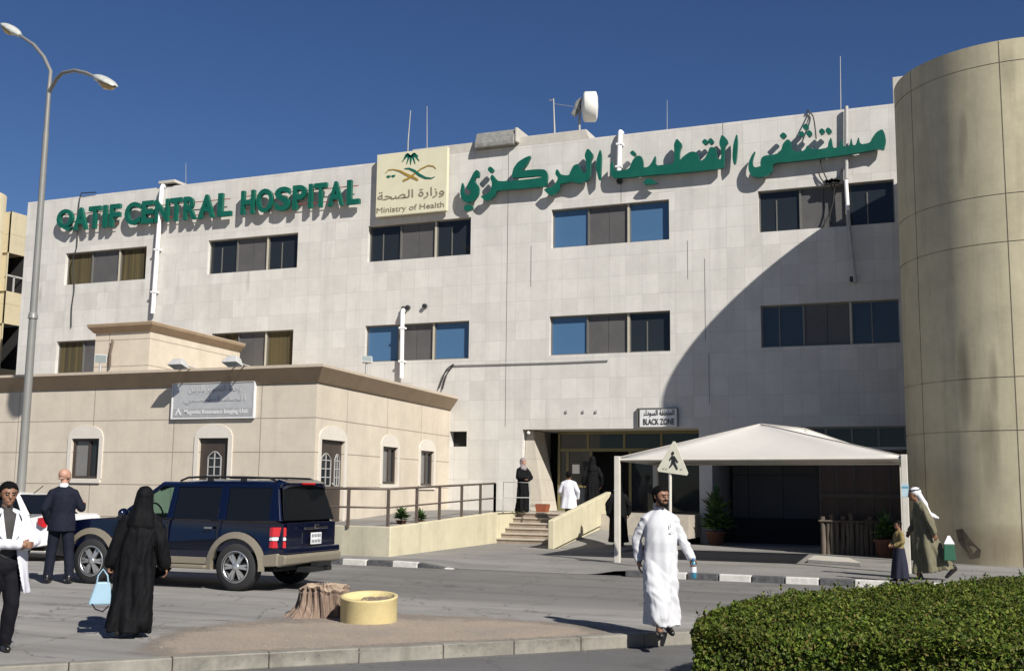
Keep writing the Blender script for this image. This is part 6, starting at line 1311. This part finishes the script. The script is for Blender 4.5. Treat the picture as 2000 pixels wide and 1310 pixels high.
def person(label, loc, rz, J, skin, vox=.009, scale=1.0, turn=0.0, nod=0.0, face=True, lean=V3(0, 0, 0), group=None, hands=True, ear=True):
    root = thing('person', label, 'person', loc, rz, group); root.scale = (scale,)*3
    mb = MB(); H = J['head']; c = Vector(H)
    hp = []
    def hd_(p, r0, q, r1, sy=1.0):
        pts = []
        for v_ in (p, q):
            v_ = Vector(v_); y, z = v_.y, v_.z; v_ = Vector((v_.x, y*math.cos(nod)-z*math.sin(nod), y*math.sin(nod)+z*math.cos(nod))); pts.append(c+Vector((v_.x*math.cos(turn)-v_.y*math.sin(turn), v_.x*math.sin(turn)+v_.y*math.cos(turn), v_.z)))
        return pts, r0, r1
    spec = [((0, .02, .035), .088, (0, -.01, .03), .086), ((0, -.02, .0), .08, (0, -.035, -.05), .062), ((0, -.06, -.07), .036, (0, -.07, -.085), .03),
            ((0, -.088, .02), .013, (0, -.108, -.02), .016), ((-.035, -.085, .028), .014, (.035, -.085, .028), .014), ((-.022, -.088, -.055), .013, (.022, -.088, -.055), .013), ((-.03, -.05, -.02), .04, (.03, -.05, -.02), .04)]
    if ear: spec += [((.086, .01, .015), .013, (.082, .005, -.02), .011), ((-.086, .01, .015), .013, (-.082, .005, -.02), .011)]
    for a in spec: pts, ra, rb = hd_(*a); cap_mesh(mb, pts[0], pts[1], ra, rb, n=12)
    nk = Vector(J['neck']); cap_mesh(mb, nk-V3(0, 0, .05), c+V3(0, .015, -.05), .058, .054)
    ch, hp_ = Vector(J['chest']), Vector(J['hip']); cap_mesh(mb, hp_, ch, .13, .14, .72); cap_mesh(mb, ch+V3(-.09, 0, .03), ch+V3(.09, 0, .03), .085, .085, .8)
    for s, k in ((-1, 'r'), (1, 'l')):
        sh, el, wr = [Vector(J[x+k]) for x in ('sh', 'el', 'wr')]; cap_mesh(mb, sh+V3(-s*.03, 0, -.05), el, .046, .038); cap_mesh(mb, el, wr, .04, .026)
        if hands: hd = J.get('hand'+k, ((wr-el), V3(-s, 0, 0), .5)); hand(mb, wr, hd[0], hd[1], hd[3] if len(hd) > 3 else s, hd[2])
        kn, an = Vector(J['kn'+k]), Vector(J['an'+k]); cap_mesh(mb, hp_+V3(s*.09, 0, -.02), kn, .085, .055); cap_mesh(mb, kn, an, .055, .036)
        f = J.get('toe'+k, V3(0, -1, 0)); f = Vector(f).normalized(); cap_mesh(mb, an+V3(0, 0, -.03), an+f*.12+V3(0, 0, -.05), .035, .03)
    place('body', fuse(mb, vox, 2), M[skin], root)
    for s, k in ((-1, 'r'), (1, 'l')):
        an = Vector(J['an'+k]); f = Vector(J.get('toe'+k, V3(0, -1, 0))).normalized(); m_ = MB()
        cap_mesh(m_, an+V3(0, .02, -.03)-f*.03, an+f*.06+V3(0, 0, -.042), .044, .042); cap_mesh(m_, an+f*.06+V3(0, 0, -.045), an+f*.16+V3(0, 0, -.055), .044, .034); cap_mesh(m_, an+V3(0, .02, -.03)-f*.03, an-f*.03+V3(0, .01, .02), .042, .043)
        place('shoe', fuse(m_, .012, 2), M['shoe'], root)
    def H_(p):
        v_ = Vector(p); y, z = v_.y, v_.z; v_ = Vector((v_.x, y*math.cos(nod)-z*math.sin(nod), y*math.sin(nod)+z*math.cos(nod))); return c+Vector((v_.x*math.cos(turn)-v_.y*math.sin(turn), v_.x*math.sin(turn)+v_.y*math.cos(turn), v_.z))
    if face:
        for s in (-1, 1): m_ = MB(); m_.ball(H_((s*.032, -.088, .008)), .0125, (1.3, .6, .8), 6); m_.build('eye', M['eye'], root, world=False)
        m_ = MB()
        for s in (-1, 1): cap_mesh(m_, H_((s*.016, -.1, .032)), H_((s*.05, -.088, .034)), .006, .005, n=6)
        m_.build('eyebrow', M['hair'], root, world=False)
    return root, H_
def hair_cap(root, H_, m='hair', low=-.03, front=.06, r=.098):
    mb = MB(); cap_mesh(mb, (0, .022, .037), (0, -.008, .034), .099, .097); cap_mesh(mb, (0, .03, -.0), (0, .03, -.06), .085, .07); ell(mb, (0, -.03, .09), (.075, .06, .038))
    me = fuse(mb, .008, 1); bm = bmesh.new(); bm.from_mesh(me); kill = []
    for f in bm.faces:
        x, y, z = f.calc_center_median(); line = np.interp(y, [-.09, -.06, -.035, -.015, .012, .05, .08], [.082, .07, .05, -.03, -.012, -.07, -.085]); 
        if z < line+.006*math.sin(x*90): kill.append(f)
    bmesh.ops.delete(bm, geom=kill, context='FACES'); g = mnoise.noise
    for v_ in bm.verts: v_.co = H_(v_.co*(1+.03*g(v_.co*70)))
    bm.normal_update(); bm.to_mesh(me); bm.free()
    return place('hair', me, M[m], root)

def limbs(mb, J, ra, rb, arm=(('l', 1), ('r', 1)), cuff=.04):
    J = dict(J); J['shl'] = Vector(J['shl'])+V3(-.025, 0, -.05); J['shr'] = Vector(J['shr'])+V3(.025, 0, -.05)
    for s, k in ((-1, 'r'), (1, 'l')): cap_mesh(mb, V3(s*.05, .012, 1.44), J['sh'+k]+V3(0, 0, .0), .06, ra, .9)
    for k, on in arm:
        if not on: continue
        sh, el, wr = [Vector(J[x+k]) for x in ('sh', 'el', 'wr')]; cap_mesh(mb, sh, el, ra, rb); cap_mesh(mb, el, wr-(wr-el).normalized()*.02, rb, cuff)
def legs(mb, J, r0, r1, r2, top=.0):
    hp = Vector(J['hip']); cap_mesh(mb, hp+V3(-.06, 0, -.03), hp+V3(.06, 0, -.03), .155, .155, .85); cap_mesh(mb, hp, hp+V3(0, 0, .12), .16, .165, .78)
    for s, k in ((-1, 'r'), (1, 'l')): kn, an = Vector(J['kn'+k]), Vector(J['an'+k]); cap_mesh(mb, hp+V3(s*.085, 0, top), kn, r0, r1); cap_mesh(mb, kn, an+V3(0, 0, .01), r1, r2)

def wrinkle(amp, seed=0, fz=2.2, fx=9, slant=0.0, mask=None):
    def f(v, n):
        out = np.zeros((len(v), 1)); g = mnoise.noise
        for i, (x, y, z) in enumerate(v):
            p = Vector((x*fx+z*slant+seed*7.3, y*fx, z*fz)); k = 1-2*abs(g(p)); out[i, 0] = amp*1.6*(k-.55+.4*g(p*2.3))
        if mask is not None: out *= mask(v)[:, None]
        return n*out
    return f
def wrinkles(*fs): return lambda v, n: sum(f(v, n) for f in fs)
def base_J(**kw):
    J = dict(head=V3(0, -.01, 1.64), neck=V3(0, .01, 1.49), chest=V3(0, 0, 1.30), hip=V3(0, 0, .95), shr=V3(-.19, .01, 1.42), shl=V3(.19, .01, 1.42), elr=V3(-.26, .03, 1.13), ell=V3(.26, .03, 1.13), wrr=V3(-.27, -.05, .88), wrl=V3(.27, -.05, .88),
             knr=V3(-.1, -.02, .51), knl=V3(.1, -.02, .51), anr=V3(-.1, .02, .09), anl=V3(.1, .02, .09)); J.update(kw); return J

# --- man in the white thobe, walking
P = gnd(1290, 1243); vw = math.atan2(P.x, P.y)                        # angle of the sight line
J = base_J(anr=V3(-.05, -.30, .10), knr=V3(-.09, -.24, .52), anl=V3(.12, .26, .12), knl=V3(.11, .02, .52), toel=V3(.25, -1, -.25), toer=V3(-.05, -1, .12),
           elr=V3(-.27, .08, 1.14), wrr=V3(-.245, .06, .88), ell=V3(.275, .0, 1.13), wrl=V3(.36, -.14, .925), handl=(V3(.1, -.25, -.9), V3(-.2, -1, 0), .85), handr=(V3(0, -.2, -1), V3(1, 0, 0), .4), head=V3(.01, -.03, 1.645))
man, H_ = person('man in a long white robe walking across the road with a water bottle', P, -vw+R(8), J, 'skin', .008, .985, turn=R(34), nod=R(6))
hair_cap(man, H_)
mb = MB(); cap_mesh(mb, H_((-.03, -.098, -.035)), H_((.03, -.098, -.035)), .011, .011, n=8); cap_mesh(mb, H_((-.045, -.07, -.085)), H_((.045, -.07, -.085)), .022, .022, n=8); cap_mesh(mb, H_((0, -.09, -.09)), H_((0, -.088, -.1)), .022, .02, n=8)
for s in (-1, 1): cap_mesh(mb, H_((s*.072, -.02, -.02)), H_((s*.05, -.06, -.08)), .016, .02, n=8)
place('beard', fuse(mb, .008, 1), M['hair'], man)
mb = MB()
loft(mb, [(.15, .02, .0, .19, .33), (.3, .01, .0, .19, .30), (.5, .0, -.02, .195, .26), (.75, .0, -.03, .20, .205), (.98, .0, -.025, .197, .172), (1.12, 0, -.03, .19, .172), (1.3, 0, -.01, .182, .15), (1.40, 0, .005, .15, .11), (1.47, 0, .01, .085, .082), (1.5, 0, .01, .07, .07)], folds=((5, .6, 1.2, .0, .022), (9, 2.0, -1.0, .0, .013)))
limbs(mb, J, .066, .06, cuff=.05); cap_mesh(mb, V3(-.085, -.08, .80), V3(-.085, -.215, .52), .135, .115); cap_mesh(mb, V3(-.085, -.215, .52), V3(-.05, -.285, .26), .115, .10); cap_mesh(mb, V3(.09, .02, .55), V3(.1, .2, .26), .11, .1)
zm = lambda c, w_: (lambda v: np.clip(1-np.abs(v[:, 2]-c)/w_, 0, 1))
place('thobe', fuse(mb, .0105, 4), M['thobe'], man, wrinkles(wrinkle(.018, 1, 1.4, 5.5, 6, zm(.62, .42)), wrinkle(.018, 2, 1.2, 8, 1.2, zm(.22, .45)), wrinkle(.008, 3, 11, 8, 4, lambda v: np.clip((np.abs(v[:, 0])-.17)/.05, 0, 1)), wrinkle(.005, 4, 1.6, 7, -3, zm(1.12, .35))))
mb = MB()
mb.tube([V3(.058*math.sin(a), .012-.062*math.cos(a), 1.50+.012*math.cos(a)) for a in np.linspace(-2.6, 2.6, 20)], .014, 8); mb.build('collar', M['thobe'], man, world=False)
mb = MB(); mb.tube([V3(.085, -.178, 1.22), V3(.1, -.179, 1.225), V3(.13, -.176, 1.225)], .005, 6); mb.tube([V3(.10, -.172, 1.33), V3(.1, -.178, 1.28)], .006, 6); mb.build('pocket', M['greypipe'], man, world=False)
bt_ = thing('water_bottle', 'small blue water bottle held by the man in white', 'bottle', (0, 0, 0)); M['bottle'] = glass_mat('blue_bottle', (.05, .2, .3), .08, clear=.25); M['bcap'] = mat('blue_cap', (.02, .12, .3), .4)
hw_ = Matrix.Translation(P) @ Matrix.Rotation(-vw+R(8), 4, 'Z') @ Matrix.Scale(.985, 4) @ V3(.367, -.205, .80); bt_.location = hw_
mb = MB(); mb.lathe([(.028, -.1), (.032, -.09), (.032, -.03), (.029, -.02), (.032, -.01), (.032, .05), (.024, .08), (.013, .1), (.013, .112)], n=20); mb.build('bottle', M['bottle'], bt_, world=False)
mb = MB(); mb.lathe([(.016, .105), (.016, .128), (.01, .13)], n=16); mb.build('cap', M['bcap'], bt_, world=False); mb = MB(); mb.lathe([(.0328, -.03), (.0328, .035)], n=20); mb.build('label', M['headcloth'], bt_, world=False)

# --- woman in the black abaya, from behind
def abaya(root, J, n_=72, hem=.1, rx=.24, seed=0, name='abaya', sleeves=.075, amp=.022, m='abaya'):
    mb = MB(); loft(mb, [(hem, 0, .02, rx*1.0, rx*.98), (.3, 0, .01, rx*.93, rx*.86), (.7, 0, 0, rx*.88, rx*.74), (1.0, 0, 0, rx*.85, rx*.68), (1.2, 0, 0, rx*.80, rx*.62), (1.36, 0, .01, rx*.68, rx*.48), (1.44, 0, .01, rx*.42, rx*.38), (1.5, 0, .01, rx*.3, rx*.3)], n_, ((6, .3+seed, 1.0, .0, amp), (10, 1.1+seed, -.6, .001, amp*.6)))
    if 'kick' in J: cap_mesh(mb, V3(-.06, .05, .75), V3(-.15, .12, .2), .16, .13); cap_mesh(mb, V3(-.15, .12, .2), V3(-.21, .16, .16), .11, .05); cap_mesh(mb, V3(.06, -.05, .7), V3(.06, -.16, .2), .15, .14)
    limbs(mb, J, .078, sleeves+.008, cuff=sleeves)
    return place(name, fuse(mb, .012, 3), M[m], root, wrinkles(wrinkle(.014, seed, 1.0, 8, .6), wrinkle(.004, seed+1, 5, 13, 4)))
def veil(root, H_, m='abaya', cape=True, face_open=False, J=None):
    mb = MB(); ell(mb, H_((0, .015, .035)), (.104, .116, .112)); hd0 = H_((0, .03, 0))
    if cape: loft(mb, [(hd0.z-.44, hd0.x, hd0.y+.0, .13, .09), (hd0.z-.33, hd0.x, hd0.y+.01, .175, .125), (hd0.z-.23, hd0.x, hd0.y, .163, .13), (hd0.z-.13, hd0.x, hd0.y-.01, .125, .118), (hd0.z-.02, hd0.x, hd0.y-.015, .108, .112), (hd0.z+.07, hd0.x, hd0.y-.015, .09, .095)], 60, ((5, .4, .5, 0, .012),))
    if face_open:
        pass
    return place('headscarf', fuse(mb, .011, 2), M[m], root, wrinkle(.005, 3, 3, 9))
P = gnd(248, 1243); vw = math.atan2(P.x, P.y)
J = base_J(anr=V3(-.08, -.1, .09), anl=V3(.09, .12, .1), elr=V3(-.245, .04, 1.13), wrr=V3(-.335, -.02, .86), ell=V3(.23, -.0, 1.12), wrl=V3(.30, -.1, .87), handl=(V3(.1, -.1, -1), V3(-1, 0, 0), 1.1))
J['wrl'] = V3(.305, -.05, .83)
wo, H_ = person('woman in a loose black abaya seen from behind carrying a pale blue bag', P, math.pi-vw-R(8), J, 'skin', .011, .94, face=False, ear=False)
wo.rotation_euler.y = R(-4); J['kick'] = 1; abaya(wo, J, rx=.255, hem=.075, amp=.028); veil(wo, H_)
for s, e_, w_ in ((-1, J['elr'], J['wrr']), (1, J['ell'], J['wrl'])):
    mb = MB(); d_ = (w_-e_).normalized(); cap_mesh(mb, V3(s*.18, .01, 1.33), e_, .07, .085, .8); cap_mesh(mb, e_, w_-d_*.03, .085, .075, .75); cap_mesh(mb, e_+V3(0, .02, -.03), w_-d_*.02+V3(-s*.03, .0, -.03), .07, .06, .7)
    place('sleeve', fuse(mb, .012, 4), M['abaya'], wo, wrinkle(.010, 7+s, 3, 10, 2))
M['bagblue'] = mat('pale_blue_leather', (.24, .37, .46), .45, var=.05)
hw_ = Matrix.Translation(P) @ Matrix.Rotation(math.pi-vw-R(8), 4, 'Z') @ V3(.305, -.06, .47)
bg_ = thing('handbag', 'pale blue handbag hanging from the hand of the woman in black', 'handbag', hw_, -vw)
mb = MB(); mb.hexa([(-.14, -.06, -.12), (.14, -.06, -.12), (.14, .06, -.12), (-.14, .06, -.12)], [(-.07, -.035, .13), (.08, -.035, .13), (.08, .035, .13), (-.07, .035, .13)]); mb.build('bag', M['bagblue'], bg_, world=False, bevel=.018)
mb = MB(); [mb.tube([V3(-.06, y, .12), V3(-.05, y, .2), V3(-.0, y*.4, .27), V3(.05, y, .2), V3(.06, y, .12)], .009, 8) for y in (-.03, .03)]; mb.build('handle', M['bagblue'], bg_, world=False)
mb = MB(); mb.tube([V3(-.1, -.05, -.1), V3(-.06, -.08, -.16), V3(.02, -.08, -.19), V3(.08, -.06, -.13)], .008, 6); mb.build('strap', M['suit'], bg_, world=False)

# --- bald man in a dark suit, from behind
P = Vector((-14.62, 14.72, 0)); P = gnd(113, 1139)
vw = math.atan2(P.x, P.y)
J = base_J(anr=V3(.13, .02, .09), knr=V3(.12, -.01, .5), anl=V3(-.13, -.05, .09), knl=V3(-.12, -.05, .5))
J = base_J(anr=V3(-.17, .04, .09), knr=V3(-.13, .0, .5), anl=V3(.16, -.02, .09), knl=V3(.13, -.03, .5), elr=V3(-.27, -.03, 1.15), wrr=V3(-.24, -.27, 1.20), ell=V3(.26, .05, 1.14), wrl=V3(.22, -.1, .92), handr=(V3(-.3, -1, .1), V3(1, 0, 0), .9))
bm_n, H_ = person('bald man in a dark navy suit standing beside the dark blue car', P, math.pi-vw-R(12), J, 'skin_fair', .010, 1.10, face=False, turn=R(-25))
mb = MB(); loft(mb, [(.80, 0, .01, .205, .165), (.95, 0, .005, .195, .155), (1.08, 0, 0, .18, .14), (1.25, 0, 0, .195, .145), (1.37, 0, .005, .185, .125), (1.43, 0, .01, .12, .09), (1.48, 0, .01, .07, .07)], 60, ((4, 1, .3, 0, .008),)); limbs(mb, J, .075, .062, cuff=.05)
place('suit_jacket', fuse(mb, .011, 3), M['suit'], bm_n, wrinkle(.004, 2, 4, 8, 3))
mb = MB(); legs(mb, J, .10, .08, .07); place('trousers', fuse(mb, .012, 3), M['suit'], bm_n, wrinkle(.004, 4, 6, 6, 3))
mb = MB(); mb.lathe([(.066, 1.475), (.062, 1.53), (.056, 1.535)], (0, .015, 0), 24); mb.build('shirt_collar', M['shirt'], bm_n, world=False)
mb = MB(); [ell(mb, H_((s*.078, .03, -.015)), (.013, .04, .022)) for s in (-1, 1)]; ell(mb, H_((0, .085, -.03)), (.06, .02, .02)); place('hair', fuse(mb, .01, 1), mat('grey_stubble', (.3, .18, .13), .8), bm_n)

# --- man in the white coat at the left edge
P = gnd(-6, 1274); vw = math.atan2(P.x, P.y)
J = base_J(anr=V3(-.1, -.05, .09), anl=V3(.09, .1, .09), elr=V3(-.28, -.02, 1.13), wrr=V3(.03, -.24, 1.13), ell=V3(.29, -.03, 1.14), wrl=V3(.12, -.26, 1.09), handl=(V3(-1, -.1, .05), V3(0, 1, 0), .5), handr=(V3(1, -.1, -.05), V3(0, 1, 0), .7))
J['wrl'] = V3(.16, -.24, 1.10); J['wrr'] = V3(.10, -.27, 1.12)
dc, H_ = person('man in a white coat with folded arms at the left edge', P, -vw+R(12), J, 'skin', .008, .962, turn=R(2), nod=R(10))
hair_cap(dc, H_)
mb = MB(); cap_mesh(mb, V3(0, -.005, 1.0), V3(0, -.005, 1.3), .165, .17, .72); cap_mesh(mb, V3(-.08, .0, 1.36), V3(.08, .0, 1.36), .075, .075, .85); mb.lathe([(.066, 1.40), (.062, 1.45), (.06, 1.53)], (0, .012, 0), 16); place('shirt', fuse(mb, .012, 2), M['dshirt'], dc)
mb = MB(); legs(mb, J, .105, .082, .07); place('trousers', fuse(mb, .012, 3), M['trouser'], dc, wrinkle(.006, 4, 5, 6, 3))
# the coat hangs open at the front: a thick sheet wrapped round the body
mb = MB(); zs_l = np.linspace(.60, 1.46, 30); vs = []; nA = 50
for t_ in (0, .014):
    for z in zs_l:
        u = (1.46-z)/.86; gap = .16+.55*u**1.4 if z < 1.12 else .16+.75*(z-1.12)/.34*.9
        rx = np.interp(z, [.6, .95, 1.2, 1.38, 1.46], [.265, .225, .21, .20, .11]); ry = np.interp(z, [.6, .95, 1.2, 1.38, 1.46], [.24, .18, .165, .13, .085])
        for k in range(nA):
            a = -math.pi/2+gap+(2*math.pi-2*gap)*k/(nA-1); d = 1+(.05*u*math.sin(5*a+1)+.025*u*math.sin(11*a+2+z*4)); vs.append(((rx*d+t_)*math.cos(a), (ry*d+t_)*math.sin(a)+.005, z))
nz = len(zs_l); f_ = []
for i in range(nz-1):
    for k in range(nA-1): a = i*nA+k; f_ += [(a, a+nA, a+nA+1, a+1), (nz*nA+a, nz*nA+a+1, nz*nA+a+nA+1, nz*nA+a+nA)]
for k in range(nA-1): f_ += [(k, k+1, nz*nA+k+1, nz*nA+k), ((nz-1)*nA+k, nz*nA+(nz-1)*nA+k, nz*nA+(nz-1)*nA+k+1, (nz-1)*nA+k+1)]
for i in range(nz-1): f_ += [(i*nA, nz*nA+i*nA, nz*nA+(i+1)*nA, (i+1)*nA), (i*nA+nA-1, (i+1)*nA+nA-1, nz*nA+(i+1)*nA+nA-1, nz*nA+i*nA+nA-1)]
mb.add(vs, f_, 0, True); limbs(mb, J, .074, .062, cuff=.05)
place('coat', fuse(mb, .0095, 2), M['coat'], dc, wrinkle(.006, 5, 3, 8, 3))
for s in (-1, 1):
    mb = MB(); mb.hexa([V3(s*.02, -.19, 1.12), V3(s*.10, -.185, 1.22), V3(s*.115, -.165, 1.34), V3(s*.07, -.13, 1.47)], [p+V3(0, -.012, 0) for p in (V3(s*.02, -.19, 1.12), V3(s*.10, -.185, 1.22), V3(s*.115, -.165, 1.34), V3(s*.07, -.13, 1.47))]); mb.build('lapel', M['coat'], dc, world=False)

# --- man in the olive robe with the white headcloth, walking left
P = gnd(1824, 1132, ZP); J = base_J(anr=V3(-.07, -.25, .09), knr=V3(-.08, -.2, .5), anl=V3(.08, .36, .17), knl=V3(.08, .08, .52), toel=V3(0, -1, -.6), elr=V3(-.25, -.05, 1.14), wrr=V3(-.24, -.2, .95), ell=V3(.27, .06, 1.14), wrl=V3(.27, .1, .88), head=V3(0, -.06, 1.63), neck=V3(0, -.02, 1.48))
kf, H_ = person('man in an olive robe and white headcloth walking by the tower', P, -R(72), J, 'skin', .011, .98)
kf.rotation_euler.x = R(9)
mb = MB(); loft(mb, [(.16, 0, .06, .2, .36), (.35, 0, .04, .2, .3), (.7, 0, 0, .2, .22), (1.0, 0, 0, .19, .17), (1.3, 0, 0, .19, .15), (1.42, 0, 0, .15, .11), (1.49, 0, 0, .08, .08)], 72, ((5, 1, 1, 0, .03), (9, 0, -.7, .002, .02)))
limbs(mb, J, .08, .07, cuff=.06); place('robe', fuse(mb, .012, 3), M['olive'], kf, wrinkle(.012, 2, 1.8, 8, 2))
mb = MB(); ell(mb, H_((0, .03, .045)), (.105, .115, .095)); cap_mesh(mb, H_((0, .08, -.02)), H_((0, .16, -.22)), .1, .1, .6); cap_mesh(mb, H_((0, .15, -.2)), H_((0, .22, -.42)), .1, .085, .4); cap_mesh(mb, H_((0, .22, -.42)), H_((.03, .36, -.5)), .07, .03, .5)
place('headcloth', fuse(mb, .011, 2), M['headcloth'], kf, wrinkle(.004, 5)); mb = MB(); mb.tube([H_((.103*math.cos(a), .03+.113*math.sin(a), .085)) for a in np.linspace(0, 6.283, 28)], .011, 8); mb.build('head_cord', M['shoe'], kf, world=False)
hw_ = Matrix.Translation(P) @ Matrix.Rotation(-R(72), 4, 'Z') @ V3(.27, .22, .60); bb = thing('carrier_bag', 'green and white carrier bag behind the man in olive', 'bag', hw_, -R(72)); bb.scale = (.75,)*3; mb = MB(); mb.hexa([(-.05, -.15, -.3), (.05, -.15, -.3), (.05, .15, -.3), (-.05, .15, -.3)], [(-.02, -.13, .1), (.02, -.13, .1), (.02, .13, .1), (-.02, .13, .1)]); mb.build('bag', mat('green_plastic', (.008, .07, .035), .4), bb, world=False, bevel=.02)
mb = MB(); mb.hexa([(-.032, -.13, .1), (.032, -.13, .1), (.032, .13, .1), (-.032, .13, .1)], [(-.012, -.03, .3), (.012, -.03, .3), (.012, .03, .3), (-.012, .03, .3)]); mb.build('handle', M['headcloth'], bb, world=False)
# --- child beside him
P = gnd(1758, 1139, .0); P.z = ZP; P = gnd(1758, 1136, ZP); J = base_J(anr=V3(-.07, -.12, .09), anl=V3(.07, .12, .1), elr=V3(-.25, .0, 1.16), wrr=V3(-.12, -.2, 1.05), ell=V3(.25, .0, 1.16), wrl=V3(.14, -.2, 1.05))
kd_, H_ = person('small child in an ochre top and dark blue skirt beside the canopy post', P, -R(60), J, 'skin', .014, .62)
hair_cap(kd_, H_, r=.108); mb = MB(); cap_mesh(mb, V3(0, 0, .95), V3(0, 0, 1.3), .18, .18, .75); limbs(mb, J, .08, .065, cuff=.055); place('top', fuse(mb, .016, 2), M['ochre'], kd_, wrinkle(.006, 1))
mb = MB(); loft(mb, [(.1, 0, .0, .27, .25), (.5, 0, 0, .24, .22), (.98, 0, 0, .19, .15)], 60, ((7, 0, .5, .0, .02),)); place('skirt', fuse(mb, .016, 2), M['indigo'], kd_)
# --- woman at the top of the walkway
P = gnd(1021, 1000, zE); J = base_J(elr=V3(-.26, -.06, 1.14), wrr=V3(.0, -.25, 1.12), ell=V3(.26, -.06, 1.14), wrl=V3(.02, -.26, 1.08), handr=(V3(1, 0, 0), V3(0, 1, 0), .5), handl=(V3(-1, 0, 0), V3(0, 1, 0), .5))
w2, H_ = person('woman in black with a mauve headscarf standing at the handrail', P, R(62), J, 'skin_fair', .014, .93)
abaya(w2, J, 60, .04, .23, 2); mb = MB(); ell(mb, H_((0, .018, .055)), (.106, .112, .098)); ell(mb, H_((0, .05, .0)), (.108, .09, .12)); ell(mb, H_((0, .02, -.115)), (.088, .088, .06)); cap_mesh(mb, H_((0, .0, -.13)), H_((0, .0, -.2)), .1, .13, .8); place('headscarf', fuse(mb, .013, 2), M['scarf'], w2)
# --- white coat on the stairs, from behind
P = Vector((at(1111, 970, 31.15).x, 31.15, ZP+rs*3)); J = base_J(anr=V3(-.08, .1, .09), anl=V3(.1, -.25, .22), knl=V3(.1, -.28, .62), elr=V3(-.29, .05, 1.15), wrr=V3(-.27, -.06, .93), ell=V3(.28, .02, 1.14), wrl=V3(.22, -.15, 1.0))
d2, H_ = person('person in a white coat climbing the entrance stairs', P, math.pi+R(6), J, 'skin', .013, .95, face=False)
hair_cap(d2, H_, r=.108); mb = MB(); loft(mb, [(.62, 0, .02, .26, .23), (.95, 0, 0, .22, .18), (1.3, 0, 0, .21, .16), (1.42, 0, 0, .16, .11), (1.49, 0, 0, .08, .08)], 60, ((6, 1, .6, 0, .02),)); limbs(mb, J, .085, .07, cuff=.058); place('coat', fuse(mb, .013, 2), M['coat'], d2, wrinkle(.005, 3))
mb = MB(); legs(mb, J, .1, .085, .075); place('trousers', fuse(mb, .014, 2), M['trouser'], d2)
# --- woman in the doorway, and the one behind the left canopy post
P = Vector((at(1157, 960, 33.2).x, 33.2, zE)); J = base_J(); w3, H_ = person('woman in black abaya standing in the dark doorway', P, math.pi+R(20), J, 'skin', .016, .98, face=False, ear=False); abaya(w3, J, 60, .04, .25, 4); veil(w3, H_)
P = Vector((at(1208, 1050, 29.6).x, 29.6, ZP+.07)); J = base_J(elr=V3(-.30, .04, 1.14), wrr=V3(-.3, -.02, .9), ell=V3(.3, 0, 1.14)); w4, H_ = person('woman in wide black abaya walking behind the left canopy post', P, math.pi+R(30), J, 'skin', .016, .97, face=False, ear=False); abaya(w4, J, 60, .12, .27, 6); veil(w4, H_)
mb = MB(); cap_mesh(mb, H_((.08, -.02, -.09)), H_((-.05, -.06, -.13)), .05, .05); place('white_scarf', fuse(mb, .014, 1), M['headcloth'], w4)
